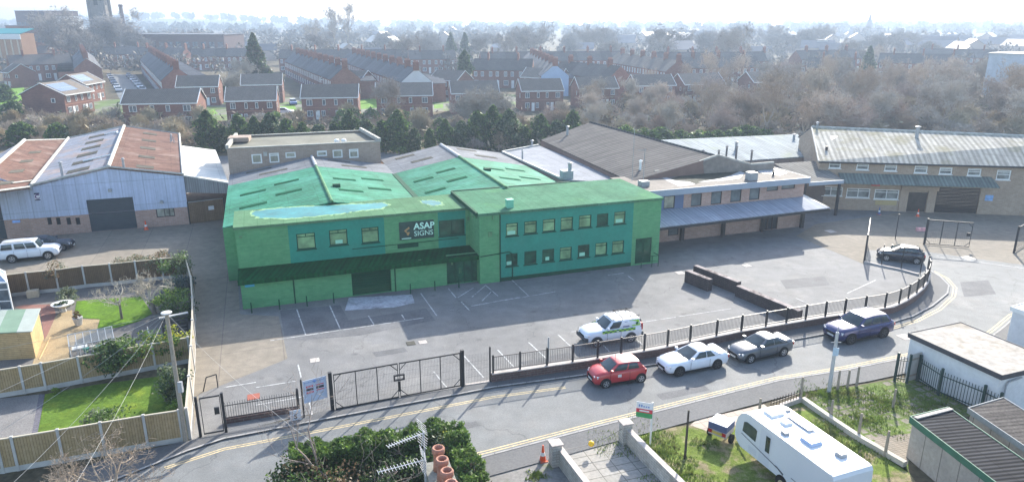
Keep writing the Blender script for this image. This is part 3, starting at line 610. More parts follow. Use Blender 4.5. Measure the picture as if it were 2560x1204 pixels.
# ---------------------------------------------------------------- pink brick office with canopy (right of the green building)
WP = Wall(at(1660,604), at(1999,566))
upL, upR = -3.0, WP.hit(2010,470)[0]; zpr = 5.42
t = thing('canopy_office', 'pink brick two storey office with a long blue grey canopy right of the green building', 'building', WP.p(8,0))
uwp = [px_rect(WP,*r_) for r_ in [(1661,491,1686,520),(1729,485,1753,514),(1779,480,1803,509),(1828,475,1852,503),(1875,471,1898,498)]]
sws = [px_rect(WP,1918,463,1945,476), px_rect(WP,1955,459,1987,471)]
gd = px_rect(WP,1910,540,1942,578); gd = (gd[0],gd[1],.02,gd[3]); gwn = px_rect(WP,1671,567,1696,587)
uc = WP.hit(1709,500)[0]
m = MB(); wallg(m, WP, uc, upR, 0, zpr-.02, uwp[1:]+sws+[gd], .2); wallg(m, WP, upL, uc, 0, 3.2, [gwn], .2)
m.poly([WP.p(upR,0),WP.p(upR,0,-6.3),WP.p(upR,zpr,-6.3),WP.p(upR,zpr)]); m.build('brick_wall', pinkbrick, t)
m = MB(); wallg(m, WP, upL, uc, 3.2, zpr-.02, uwp[:1], .2); m.build('cladding', M('slate_blue_cladding',(.10,.14,.24),.5,.4,((.6,.1),)), t)
mirror = M('reflecting_glass', (.12,.14,.145), .08, .6, ((.9,.4),))
for i, r_ in enumerate(uwp+sws+[gwn]): window(t, WP, *r_, brownframe, mirror if i else M('pale_blind',(0,0,0)), vb=(), off=-.12)
o = door(t, WP, *gd, glass, -.15, 0, 'entrance_door'); m = MB()
for f in (0,.33,.66,1): u = gd[0]+(gd[1]-gd[0])*f; wbox(m, WP, max(gd[0],u-.06), min(gd[1],u+.06), .02, gd[3], -.15, -.08)
m.build('door_frame', brownframe, o)
q = [WP.p(upL,zpr,.35), WP.p(upR+.35,zpr,.35), WP.p(upR+.35,zpr,-6.6), WP.p(upL,zpr,-6.6)]
m = MB(); slab(m, [up(p,.05) for p in q], .25); r_ = m.build('roof', M('brown_felt',(.16,.14,.12),.85,.25,((.3,.2),(3,.15))), t, uvrot=AN)
m = MB(); m.obox(WP.p(upL,zpr-.55,.36), WP.u*(upR+.35-upL), WP.n*.06, V((0,0,.62))); m.obox(WP.p(upR+.36,zpr-.55,.36), WP.u*.05, WP.n*-6.9, V((0,0,.62))); m.build('fascia', M('grey_blue_fascia',(.30,.34,.40),.5,.4,((1,.06),)), r_)
m = MB()
for pts in ([(1650,441),(1668,444),(1690,452),(1722,454),(1738,460),(1700,466),(1668,452)], [(1745,455),(1800,446),(1828,438),(1850,428),(1862,432),(1848,446),(1800,452)], [(1890,424),(1935,422),(1968,432),(1950,438),(1900,432)]):
    m.poly([(lambda p: (p.x,p.y,zpr+.056))(at(x,y,zpr+.05)) for x, y in pts])
m.build('roof_water', M('pale_roof_water',(.45,.46,.48),.25,.5,()), r_)
m = MB(); m.poly([(lambda p: (p.x,p.y,zpr+.053))(at(x,y,zpr+.05)) for x, y in [(1672,448),(1700,440),(1760,434),(1860,424),(1935,418),(1900,430),(1840,432),(1822,444),(1770,450),(1740,460)]]); m.build('roof_stain', M('dark_moss',(.05,.05,.035),.9,.2,((2,.4),)), r_)
m = MB(); p = at(1878,450,zpr); m.cbox(p, .95, .85, .85, AN); m.build('plant_box', greym, t)
m = MB(); p = at(1609,466,zpr); m.cbox(p, .9, .8, .6, AN); m.build('plant_box', greym, t)
flue(t, at(1933,440,zpr), .5, .12, blackm)
m = MB(); p = at(1608,458,zpr); m.tube(p, up(p,3.6), .03); m.tube(up(p,3.4)-V((.7,0,0)), up(p,3.4)+V((.1,0,0)), .03); m.build('mast', greym, t)
m = MB(); p = at(1580,452,zpr); m.tube(p, up(p,5.5), .025); m.build('mast', greym, t)
z1c, z0c = WP.hit(1830,508)[1], 2.75
fa, fb_ = at(1655,567,z0c), at(2075,519,z0c); ba = WP.p(upL,z1c,.02); bb = WP.p(upR+.02,z1c,.02); fa = fa-(fb_-fa)*.08
m = MB(); slab(m, [fa, WP.p(upR+.3,z0c,(WP.p(0,0)-V((fa.x,fa.y,0))).length if False else 3.0)+V((0,0,0)) if False else fb_, bb, ba], .1)
r_ = m.build('canopy', M('blue_grey_sheet',(.29,.32,.38),.75,.12,((.4,.1),),pat=('corr',.4,.14),bump=.3), t)
m = MB(); hip = [fb_+V((0,0,.02)), WP.p(upR+3.0,z0c+.02,-4.5), WP.p(upR+.02,z1c+.02,-4.5), up(bb,.02)]; slab(m, hip, .1); m.build('canopy', whitesheet, t)
m = MB(); m.obox(fa-V((0,0,.32)), fb_-fa, WP.n*.08, V((0,0,.24))); m.build('canopy_beam', blackm, t)
for x, y in ((1665,602),(1704,601),(1806,592),(1905,579),(2003,569)):
    m = MB(); p = at(x,y); m.cbox(p, .35, .3, z0c, AN); m.build('canopy_post', M('dark_brown_post',(.035,.03,.028),.7,.3), t)
# ---------------------------------------------------------------- big ribbed barn with a stepped gable parapet
zg, zpk = 5.9, 7.35
gq = [at(1638,431,zg), at(1700,424,zg+.05), at(1796,390,zpk), at(1879,413,6.2), at(1934,408,6.2), ]
WN = Wall(gq[0], gq[4])
gu = [(WN.hit(1638,431)), WN.hit(1700,424), WN.hit(1796,390), WN.hit(1879,413), WN.hit(1936,408)]
t = thing('ribbed_barn', 'big barn with brown grey ribbed roof and low curved gable behind the pink office', 'warehouse', WN.p(gu[2][0],0))
m = MB(); lo = 4.6
front = [WN.p(gu[0][0],lo)]+[WN.p(gu[4][0],lo)]+[WN.p(u,z) for u, z in gu[::-1]]
back = [p-WN.n*.3 for p in front]; n = len(front)
m.faces(front+back, [tuple(range(n)), tuple(range(2*n-1,n-1,-1))]+[(i, i+n, (i+1)%n+n, (i+1)%n) for i in range(n)]); m.build('gable_wall', M('brown_render',(.22,.19,.165),.9,.2,((.4,.2),(2,.15))), t)
m = MB()
for (u0_,z0_),(u1_,z1_) in zip(gu,gu[1:]): m.tube(WN.p(u0_,z0_+.03,-.15), WN.p(u1_,z1_+.03,-.15), .19, n=4)
m.build('coping', M('concrete_coping',(0,0,0)), t)
ezl = 5.4; pkz = zpk-.1
eF, eB = at(1577,454,ezl), at(1352,350,ezl); rF, rB = WN.p(gu[2][0],pkz,-.3), at(1475,306,pkz)
eFr = V((rF.x+4.2, rF.y+1.6, 4.4)); eBr = V((rB.x+4.2, rB.y+1.6, 4.4))
ribroof = M('brown_rib_roof',(.145,.135,.127),.95,.04,((.2,.12),(2,.12)),pat=('corr',.7,.4),bump=.3)
for q in ([eF,rF,rB,eB],[rF,eFr,eBr,rB]): m = MB(); slab(m, q, .15); m.build('roof', ribroof, t)
m = MB(); m.poly([V((eF.x,eF.y,0)),eF,eB,V((eB.x,eB.y,0))]); m.poly([V((eB.x,eB.y,0)),eB,rB,eBr,V((eBr.x,eBr.y,0))]); m.poly([V((eFr.x,eFr.y,0)),eFr,eBr,V((eBr.x,eBr.y,0))]); m.poly([V((eF.x,eF.y,0)),V((eFr.x,eFr.y,0)),eFr,rF,eF]); m.build('wall', M('red_brown_brick',(.20,.13,.105),.9,.2,((.5,.15),)), t)
m = MB(); m.tube(up(rF,.05), up(rB,.05), .12); m.build('ridge_cap', ribroof, t)
flue(t, bil([eF,rF,rB,eB],.4,.92), 1.1, .17, greym); flue(t, bil([eF,rF,rB,eB],.25,.1), .9, .13, whitem)
for x, y, h in ((1757,385,1.1),(1796,383,1.0),(1815,385,1.7),(1840,380,1.4),(1877,398,1.8)): flue(t, at(x,y+12,5.6), h*.8, .12, M('dull_flue',(.16,.155,.15),.7,.2))
# ---------------------------------------------------------------- light sheeted shed behind, and the link roof
q = [at(1852,402,4.5), at(2014,391,4.5), at(1995,335,5.7), at(1646,350,5.7)]; q[0] = q[0]+(q[0]-q[1])*.9
t = thing('pale_shed', 'low shed with bright pale sheet roof behind the ribbed barn', 'shed', V((q[0].x+4,q[0].y+4,0)))
m = MB(); slab(m, q, .15); m.build('roof', M('bright_sheet',(.30,.335,.345),.85,.08,((.3,.12),(2,.1)),pat=('corr',.45,.22),bump=.35,alt=(.20,.225,.18),altn=(.3,.52,.7)), t)
m = MB(); wq = [V((p.x,p.y,0)) for p in q]
for i in range(4): m.poly([wq[i], wq[(i+1)%4], up(q[(i+1)%4],-.1), up(q[i],-.1)])
m.build('wall', brick, t)
for x, y in ((1984,352),(1840,372)): flue(t, at(x,y,5.2), .8, .18, greym)
oldsheet = M('old_fibre_sheet',(.21,.20,.18),.9,.06,((.3,.15),(2,.15)),pat=('corr',.45,.28),bump=.35)
q = [at(2023,456,4.2), at(2110,450,4.2), at(2036,402,5.1), at(1935,409,5.1)]
t = thing('link_roof', 'brownish fibre sheet link roof between the pink office and the buff hall', 'lean-to', V((q[0].x,q[0].y+3,0)))
m = MB(); slab(m, q, .1); m.build('roof', oldsheet, t); m = MB(); m.obox(q[0]-V((0,0,.4)), q[1]-q[0], V((0,-.06,0)), V((0,0,.42))); m.build('fascia', M('grey_blue_fascia',(0,0,0)), t)
m = MB()
for p in (q[0],q[1]): m.cbox(V((p.x-.3,p.y+.3,0)), .25, .25, 4.1, .2)
m.build('post', blackm, t)['kind'] = 'stuff'
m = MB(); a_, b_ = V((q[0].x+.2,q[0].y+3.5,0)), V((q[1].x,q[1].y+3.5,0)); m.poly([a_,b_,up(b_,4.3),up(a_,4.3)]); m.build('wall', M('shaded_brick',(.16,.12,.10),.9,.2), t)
# ---------------------------------------------------------------- buff hall on the right
WH = Wall(at(2266,529), at(2560,539))
hu0, zhe = WH.hit(2050,396); hu1 = WH.L+9; zhe = 5.75
t = thing('brick_hall', 'long brick hall with pale corrugated roof at the right edge of the yard', 'building', WH.p(6,0))
up7 = [px_rect(WH,*r_) for r_ in [(2074,403,2101,421),(2143,407,2171,425),(2213,410,2241,428),(2288,414,2317,433),(2350,418,2379,436),(2421,421,2451,440),(2494,425,2524,450)]]
gr3 = [px_rect(WH,2050,466,2105,490), px_rect(WH,2118,470,2173,495), px_rect(WH,2188,473,2245,499)]
dd1 = px_rect(WH,2272,480,2312,530); dd1 = (dd1[0],dd1[1],.02,dd1[3]); dd2 = px_rect(WH,2336,468,2440,540); dd2 = (dd2[0],dd2[1],.02,dd2[3])
hb_ = M('hall_brick',(.30,.22,.155),.9,.25,((.3,.12),(3,.1)),pat=('brick',.45,.15,(.35,.265,.19),(.36,.3,.25),.014))
m = MB(); wallg(m, WH, hu0, hu1, 0, zhe, up7+gr3+[dd1,dd2], .2)
rL, rR = at(2029,318,8.1), at(2560,341,8.1); rR = rR+(rR-rL)*.35; bL = at(2000,331,7.0); bL.z = zhe+.6
m.poly([V((bL.x,bL.y,0)),WH.p(hu0,0),WH.p(hu0,zhe),rL-V((0,0,.1)),bL]); m.build('brick_wall', hb_, t)
q = [WH.p(hu0-.2,zhe,.35), WH.p(hu1,zhe,.35), rR, rL]; r_ = None
m = MB(); slab(m, q, .15); r_ = m.build('roof', M('pale_corrugated',(.43,.405,.35),.9,.06,((.25,.12),(2,.12)),pat=('corr',.6,.3),bump=.4,alt=(.23,.21,.13),altn=(.3,.5,.7)), t)
for s_, t_ in [(.08,.62),(.3,.66),(.475,.68),(.65,.70),(.21,.2),(.395,.2),(.575,.22)]: m = MB(); patch(m, q, s_*.78, s_*.78+.026, t_, t_+.12, .03, .05); m.build('rooflight', M('mossy_rooflight',(.23,.22,.15),.6,.3,((2,.3),)), r_)
m = MB(); slab(m, [rL, rR, rR+V((4,9,-2)), bL+V((0,.5,0))], .15); m.build('roof', oldsheet, t)
m = MB(); m.tube(up(rL,.06), up(rR,.06), .16); m.tube(q[0], rL, .1); m.build('ridge_cap', verge, t)
m = MB(); m.tube(WH.p(hu0-.2,zhe-.1,.42), WH.p(hu1,zhe-.1,.42), .1); m.build('gutter', blackm, t)
flue(t, bil(q,.37,.78), 1.3, .22, greym); flue(t, bil(q,.035,.3), .5, .16, brownframe, False); flue(t, bil(q,.02,.98), .6, .15, greym)
for r_ in up7: window(t, WH, *r_, whitem, M('hall_glass',(.17,.18,.17),.1,.5,((1.2,.6),)), vb=(), hb=(.55,.78), off=-.1, fr=.1, sill=1)
for r_ in gr3: window(t, WH, *r_, whitem, M('hall_glass',(0,0,0)), vb=(.5,), hb=(.72,), off=-.1, fr=.09, sill=1)
door(t, WH, *dd1, M('brown_glazed',(.05,.04,.035),.3,.4,((1,.4),)), -.15, 0, 'door'); door(t, WH, *dd2, dark, -.18, 18)
m = MB(); wbox(m, WH, dd1[0]-.9, dd1[0]-.02, 0, 2.6, .003, .12); wbox(m, WH, dd1[1]+.02, dd1[1]+.9, 0, 2.6, .003, .12); wbox(m, WH, dd1[0]-.9, dd1[1]+1.0, 2.62, 3.1, .003, .35); m.build('porch', M('porch_render',(.36,.27,.2),.9,.2), t)
u2a, u2b = WH.hit(2096,430)[0], WH.hit(2478,445)[0]; zt2, zb2 = 4.4, 3.55; off2 = 1.7
q = [WH.p(u2a,zb2,off2), WH.p(u2b+.3,zb2,off2), WH.p(u2b,zt2,.02), WH.p(u2a,zt2,.02)]
m = MB(); slab(m, q, .1); m.build('canopy', M('mossy_sheet',(.16,.19,.17),.7,.3,((.3,.15),(2,.15)),pat=('corr',.4,.25),bump=.35), t)
m = MB(); r_ = px_rect(WH,2189,500,2240,514); wbox(m, WH, r_[0], r_[1], r_[2]+.05, r_[3], .003, .03); m.build('yellow_panel', M('ochre_panel',(.42,.32,.15),.7,.3), t)
m = MB(); u, z = WH.hit(2189,462); wbox(m, WH, u-.5,u+.45,z-.1,z+.12,.1,.13); m.build('red_sign', M('sign_red',(.6,.05,.04),.6,.3,()), t)
m = MB(); u, z = WH.hit(2472,494); wbox(m, WH, u-.4,u+.45,z-.35,z+.3,.003,.03); m.build('blue_sign', M('sign_pale_blue',(.2,.35,.6),.6,.3,((3,.3),)), t)
# ================================================================ walls, railings, gates, posts
rwall = M('red_brick', (.105,.062,.055), .9, .25, ((.5,.2),(4,.15)), pat=('brick',.45,.15,(.13,.078,.065),(.15,.13,.12),.014))
coping = M('pale_coping', (.45,.40,.36), .85, .25, ((1,.2),(8,.15)))
DW = [(1229,956),(1468,921),(1640,892),(1840,849),(2051,812),(2160,796),(2227,785),(2258,771),(2283,755),(2303,738),(2314,722),(2319,704),(2316,690)]
def onx(pix, x):
    for a, b in zip(pix, pix[1:]):
        if a[0] <= x <= b[0]: f = (x-a[0])/(b[0]-a[0]); return at(x, a[1]+(b[1]-a[1])*f)
    return at(*pix[-1])
dw = [at(*p) for p in DW]
def strip(m, pts, w, z0, z1, side=0):
    L, Rr = [], []
    for i, p in enumerate(pts):
        d = (pts[min(i+1,len(pts)-1)]-pts[max(i-1,0)]); d.z = 0; d.normalize(); n = V((-d.y,d.x,0)); L.append(p+n*(w/2+side)); Rr.append(p+n*(-w/2+side))
    n = len(pts); vs = [V((p.x,p.y,z)) for z in (z0,z1) for p in L+Rr]; fs = []
    for i in range(n-1):
        fs += [(2*n+i, 2*n+i+1, 3*n+i+1, 3*n+i), (i+1, i, 2*n+i, 2*n+i+1), (n+i, n+i+1, 3*n+i+1, 3*n+i)]
    fs += [(0,n,3*n,2*n), (n-1,2*n-1,4*n-1,3*n-1)]
    fs = [f[::-1] for f in fs]
    return m.faces(vs, fs)
t = thing('dwarf_wall', 'long red brick dwarf wall with pale coping curving along the pavement', 'wall', dw[4])
m = MB(); strip(m, dw, .24, 0, .6); m.build('brickwork', rwall, t); m = MB(); strip(m, dw, .30, .603, .67); m.build('coping', coping, t)
t = thing('railings', 'dark steel railings with square posts standing on the curved dwarf wall', 'railings', dw[4])
px_posts = [1233,1300,1367,1431,1493,1551,1609,1667,1723,1789,1851,1912,1963,2011,2060,2108,2159,2209,2244,2267,2288,2304,2314,2319]
pp = [onx(DW, x) for x in px_posts]+[at(2316,690)]
for p in pp: m = MB(); m.cbox(V((p.x,p.y,.45)), .1, .1, 1.42, AN); m.build('post', blackm, t)
railm = M('dark_rail', (.10,.088,.082), .45, .4, ())  # rail colour lightened to carry the sun on the top rail
for a, b in zip(pp, pp[1:]):
    m = MB(); d = b-a; L_ = d.length; u = d.normalized(); n_ = V((-u.y,u.x,0))
    for z in (.82,1.72): m.obox(V((a.x,a.y,z))-n_*.02, d, n_*.04, V((0,0,.045)))
    k = int(L_/.115)
    for i in range(1, k): p = a+u*(L_*i/k); m.obox(V((p.x,p.y,.84))-n_*.01-u*.01, u*.02, n_*.02, V((0,0,.88)))
    m.build('bar_panel', railm, t)
def gate_leaf(m, a, b, z0, z1, verts=4, fr=.07, brace=True, wires=True):
    W = Wall(a, b); L_ = W.L
    for z in (z0, z1-fr): wbox(m, W, 0, L_, z, z+fr, -.035, .035)
    for k in range(verts):
        u = L_*k/(verts-1); w = fr/2 if k in (0,verts-1) else fr*.35; wbox(m, W, max(0,u-w), min(L_,u+w), z0+fr, z1-fr, -.03, .03)
    if brace:
        for s0, s1 in ((0,.45),(L_,-.45)):
            m.tube(W.p(s0,z1-.5), W.p(s0+s1,z1-.04), .03, n=4); m.tube(W.p(s0,z0+.5), W.p(s0+s1,z0+.04), .03, n=4)
    return W
meshm = M('mesh_wire', (.09,.09,.09), .6, .3, ())
def wires(par, W, u0, u1, z0, z1, sp=.09, r=.0034, mat=None, horiz=.5):
    m = MB(); k = int((u1-u0)/sp)
    for i in range(1, k): u = u0+(u1-u0)*i/k; m.obox(W.p(u-r,z0), W.u*2*r, W.n*2*r, V((0,0,z1-z0)))
    k = max(2,int((z1-z0)/horiz))
    for i in range(1, k): z = z0+(z1-z0)*i/k; m.obox(W.p(u0,z), W.u*(u1-u0), W.n*2*r, V((0,0,2*r)))
    return m.build('mesh_panel', mat or meshm, par)
g0, gm, g1 = at(840,1027), at(1000,996), at(1152,968)
t = thing('double_gate', 'closed black double gate of wire mesh at the forecourt entrance on the street', 'gate', gm)
for a, b in ((g0, gm+(g0-gm).normalized()*.04), (gm+(g1-gm).normalized()*.04, g1)):
    m = MB(); W = gate_leaf(m, a, b, .12, 2.35); lf_ = m.build('gate_leaf', blackm, t); wires(lf_, W, .05, W.L-.05, .18, 2.3)
m = MB(); Wg = Wall(g0, g1); u = (gm-g0).length; wbox(m, Wg, u-.32, u+.32, 1.25, 1.33, -.05, .08); wbox(m, Wg, u-.32, u+.32, 1.55, 1.63, -.05, .08); wbox(m, Wg, u-.32, u-.25, 1.33, 1.55, -.05, .08); wbox(m, Wg, u+.25, u+.32, 1.33, 1.55, -.05, .08); wbox(m, Wg, u-.06, u+.06, .55, 1.2, .04, .09); m.build('lock_box', blackm, t)
for x, y in ((832,1028),(1157,967)): m = MB(); m.cbox(at(x,y), .2, .2, 2.5, AN); m.build('post', blackm, t)
# mesh side panel
a, b = at(1160,966), at(1227,956); W = Wall(a, b)
t = thing('mesh_fence_panel', 'short see through wire mesh panel between the double gate and the railings', 'fence', (a+b)/2)
wires(t, W, .1, W.L, .1, 2.1); m = MB(); wbox(m, W, W.L-.08, W.L, 0, 2.45, -.05, .05); m.build('post', blackm, t); m = MB(); wbox(m, W, .1, W.L-.08, 0, .14, -.12, .08); m.build('kerb', coping, t)
# agent's board beside the gate
a, b = at(761,1046), at(829,1027); W = Wall(a, b)
t = thing('agent_board', 'tall pale blue lettings board wired up left of the black double gate', 'sign', (a+b)/2)
r_ = (.08, W.L-.16, W.hit(790,1000)[1], W.hit(790,944)[1]); m = MB(); wbox(m, W, *r_, -.012, .012); bd = m.build('board', M('board_pale',(.42,.47,.58),.5,.4,((3,.06),)), t)
bw, bh = r_[1]-r_[0], r_[3]-r_[2]; redp = M('board_red',(.55,.05,.07),.6,.3,()); blk = M('board_black',(.04,.04,.05),.6,.3,((8,.5),)); wht = M('board_white',(.7,.7,.7),.6,.3,()); blu = M('board_blue',(.15,.25,.5),.6,.3,())
for x0,x1,z0,z1,mt in [(.13,.43,.66,.74,redp),(.13,.43,.52,.62,blk),(.13,.43,.40,.48,redp),(.55,.88,.68,.72,redp),(.55,.88,.53,.64,blk),(.55,.88,.45,.49,redp),(.05,.95,.80,.803,blu)]:
    m = MB(); wbox(m, W, r_[0]+bw*x0, r_[0]+bw*x1, r_[2]+bh*z0, r_[2]+bh*z1, .012, .016); m.build('printed_panel', mt, bd)
text(bd, 'lettering', 'TO LET', W, r_[0]+bw*.28, r_[2]+bh*.675, bh*.065, wht, .019, 'CENTER', .002); text(bd, 'lettering', 'TO LET', W, r_[0]+bw*.28, r_[2]+bh*.415, bh*.065, wht, .019, 'CENTER', .002)
m = MB(); m.lathe(W.p(r_[0]+bw*.5, r_[2]+bh*.9, .02), [(.06,-.06),(.09,0),(.06,.06)], 10); m.build('emblem', blu, bd)
m = MB(); 
for k in range(16):
    if k in (7,8): continue
    wbox(m, W, r_[0]+bw*(.06+.055*k), r_[0]+bw*(.095+.055*k), r_[2]+bh*.865, r_[2]+bh*(.90 if k%3 else .92), .012, .016)
m.build('faded_heading', blu, bd)['kind'] = 'stuff'
m = MB(); wbox(m, W, -.04, .04, 0, 2.45, -.06, .02); m.build('post', blackm, t)
wires(t, W, .1, W.L-.1, .05, 2.3)
# low railing on brick, left of the board
a, b = at(562,1057), at(750,1026); W = Wall(a, b)
t = thing('low_railing', 'low black spiked railing left of the lettings board, beside the foot gate', 'railings', (a+b)/2)
m = MB(); k = int(W.L/.13)
for z in (.3,1.05): wbox(m, W, 0, W.L, z, z+.04, -.02, .02)
for i in range(k+1): u = W.L*i/k; m.tube(W.p(u,.12), W.p(u,1.28), .012, n=4)
m.build('bar_panel', blackm, t); m = MB(); wbox(m, W, W.L-.12, W.L, 0, 1.45, -.06, .06); m.build('post', blackm, t); m = MB(); wbox(m, W, 0, W.L-.13, 0, .3, -.12, .12); m.build('brick_base', rwall, t)
m = MB(); sgw = Wall(at(726,1052), at(748,1048)); wbox(m, sgw, 0, .6, .1, .72, .13, .16); s_ = tag(m.build('number_plate', M('plate_pale',(.55,.57,.62),.6,.3,((4,.1),))), 'small pale plate numbered 5 at the foot of the low black railing', 'sign')
text(s_, 'lettering', '5', sgw, .3, .2, .38, M('print_black',(.02,.02,.03),.6,.3,()), .165, 'CENTER', .01)
# foot gate
a, b = at(511,1089), at(561,1080); W = Wall(a, b)
t = thing('foot_gate', 'narrow black framed foot gate between timber garden fence and low railing', 'gate', (a+b)/2)
m = MB(); gate_leaf(m, a, b, .1, 2.3, verts=2, brace=False); m.build('gate_frame', blackm, t)
for u in (-.18, W.L+.1): m = MB(); wbox(m, W, u-.07, u+.07, 0, 2.4, -.07, .07); m.build('post', blackm, t)
m = MB(); wbox(m, W, W.L-.35, W.L-.1, 1.2, 1.6, -.06, .06); m.build('lock_box', blackm, t)
m = MB(); p = at(545,968); m.path([p, up(p,.9), up(p,.9)+V((-.5,-.3,-.05)), V((p.x-.7,p.y-.5,0))], .035); tag(m.build('hoop_barrier', blackm), 'bent black hoop barrier on the concrete behind the foot gate', 'barrier')
# far gates
for name, lab, a, b, n_, h in [('gate_leaf','open black mesh gate leaf standing beyond the navy hatchback',(2312,611),(2422,620),4,2.6),('gate_leaf','open black gate leaf cut off by the right edge of the picture',(2535,632),(2625,575),4,2.6),('gate_leaf','open black gate leaf seen edge on, left of the navy hatchback',(2160,655),(2167,607),4,2.6)]:
    A_, B_ = at(*a), at(*b); m = MB(); t = thing(name, lab, 'gate', A_, 'open gate leaves of the far yard'); W = gate_leaf(m, A_, B_, .1, h, n_, .09, True); o = m.build('frame', blackm, t); wires(o, W, .05, W.L-.05, .2, h-.1, .16, .005)
    m = MB(); wbox(m, W, -.16, 0, 0, h+.1, -.08, .08); m.build('post', blackm, t)
    m = MB(); wbox(m, W, W.L-.4, W.L-.1, 1.2, 1.55, -.05, .05); m.build('lock_box', blackm, t)
for x, y, h, lab in ((2238,597,2.6,'single black post standing on the concrete between the far gate leaves'),(2203,664,2.0,'fence post in front of the navy hatchback bonnet'),(2252,674,2.2,'fence post in front of the navy hatchback door'),(2300,684,2.0,'fence post at the navy hatchback tail')):
    m = MB(); m.tube(at(x,y), up(at(x,y),h), .045); m.cbox(up(at(x,y),h), .12, .12, .03); tag(m.build('steel_post', blackm), lab, 'post')
kp = [at(2160,656),at(2203,666),at(2252,676),at(2296,688)]
m = MB(); strip(m, kp, .2, 0, .16); tag(m.build('kerb_edging', coping), 'low pale kerb edging in front of the navy hatchback', 'kerb')
# dark low walls inside the forecourt
dk = M('dark_brick', (.05,.035,.035), .9, .25, ((1,.2),(5,.15)), pat=('brick',.45,.15,(.065,.045,.04),(.09,.08,.075),.014))
for pts, w, h, lab in (([at(1716,703),at(1774,727)], .5, 1.0, 'short dark low wall with worn pale top in the forecourt'), ([at(1737,690),at(1845,733)], .5, 1.0, 'dark low wall behind the short one, joining the stepped run'), ([at(1843,738),at(1998,803)], .55, .85, 'long lower dark wall running to the railings')):
    t = thing('low_wall', lab, 'wall', pts[0]); m = MB(); strip(m, pts, w, 0, h); m.build('brickwork', dk, t); m = MB(); strip(m, pts, w*.86, h+.003, h+.03); m.build('coping', M('worn_coping',(.27,.23,.22),.85,.25,((1.5,.35),(8,.2)),alt=(.07,.05,.05),altn=(.8,.5,.6)), t)
# posts and poles
wood = M('grey_wood', (.30,.26,.21), .85, .25, ((.8,.15),(8,.15)))
def pole(name, lab, cat, b, h, r, mat, extra=None, n=8):
    t = thing(name, lab, cat, b); m = MB(); m.tube(b, up(b,h), r*1.15, r*.85, n); m.build('shaft', mat, t)
    if extra: extra(t, b)
    return t
b = at(465,1104)
def tp(t, b):
    m = MB(); top_ = up(b,7.4); m.lathe(top_, [(.18,-.06),(.26,0),(.26,.05),(.18,.07)], 12); m.build('pole_cap', M('grey_steel',(.5,.5,.5),.5,.4), t)
    m = MB(); m.cbox(up(b,3.0)+V((.17,-.05,0)), .22, .16, .6); m.build('junction_box', greym, t)
    m = MB()
    for tx, ty, tz in ((-16.5,22.5,4.5),(-19.5,24,4.2),(-24,26.5,3.5),(-36,30,5.0),(-8,25,5.5),(-30,12,6)):
        pts = []
        for k in range(9):
            f = k/8; pts.append((b.x*(1-f)+tx*f, b.y*(1-f)+ty*f, 7.4*(1-f)+tz*f-1.2*f*(1-f)))
        m.path(pts, .007, 3)
    m.build('wires', M('wire_grey',(.35,.35,.33),.6,.3,()), t)['kind'] = 'stuff'
pole('telegraph_pole', 'tall grey timber telegraph pole with splayed wires at the corner of the garden fence', 'pole', b, 7.4, .115, wood, tp)
def lc(t, b):
    m = MB(); m.tube(up(b,3.95), up(b,4.9)+V((.12,0,0)), .025); m.tube(up(b,3.3)-V((.3,0,0)), up(b,3.3)+V((.3,0,0)), .03); m.build('top_bracket', greym, t)
    m = MB(); m.cbox(up(b,2.5)+V((0,-.14,0)), .34, .03, .5); m.build('notice', M('notice_blue',(.4,.5,.6),.6,.3), t)
pole('street_post', 'grey concrete post with thin bracket and blue notice before the blue estate car', 'post', at(2072,980), 3.95, .11, M('pale_post',(.42,.42,.42),.8,.3,((2,.15),)), lc)
pole('steel_pole', 'thin grey pole on the pavement in front of the railings near the red hatchback', 'pole', at(1370,930), 2.45, .05, greym)
pole('timber_post', 'tall dark timber post on the rough grass left of the box trailer', 'post', at(1712,1146), 2.8, .06, M('dark_post',(.06,.05,.04),.8,.25))
for x, y, h, lab in ((2093,975,1.35,'leftmost of three stout timber posts on the verge'),(2118,969,1.2,'thin middle one of three timber posts on the verge'),(2141,965,1.35,'rightmost of three stout timber posts on the verge'),(2000,1003,1.6,'corner post where low pale wall meets the short verge railing'),(2076,1045,1.15,'timber post on the pale low wall behind the caravan front'),(2145,1094,1.5,'timber post halfway along the pale low wall beside the caravan'),(2212,1140,1.5,'timber post near the low wall end beside the caravan rear'),(2232,1018,1.2,'lone timber post on the overgrown slabs'),(1898,1030,.9,'short post with a round top beside the trailer')):
    pole('timber_post', lab, 'post', at(x,y), h, .075, wood, None, 6)
# sale board
b = at(1625,1112); t = thing('sale_board', 'white red and green sale board on a white post above the driveway wall', 'sign', b)
m = MB(); m.cbox(b, .07, .07, 2.55, .3); m.build('post', whitem, t)
W = Wall(b+V((-.78,.25,0)), b+V((.02,-.02,0))); 
m = MB(); wbox(m, W, 0, W.L, 1.62, 2.5, .045, .06); bd = m.build('board', M('board_white',(0,0,0)), t)
m = MB(); wbox(m, W, 0, W.L, 1.9, 2.12, .06, .064); m.build('red_band', redp, bd); m = MB(); wbox(m, W, 0, W.L, 1.62, 1.9, .06, .064); m.build('green_band', M('board_green',(.05,.28,.1),.6,.3,()), bd)
m = MB(); wbox(m, W, W.L*.2, W.L*.8, 1.97, 2.05, .064, .067); m.build('faded_heading', wht, bd)
m = MB()
for k in range(5): wbox(m, W, .12+k*.12, .2+k*.12, 2.22, 2.36 if k < 2 else 2.3, .06, .064)
m.build('faded_lettering', blu, bd)['kind'] = 'stuff'
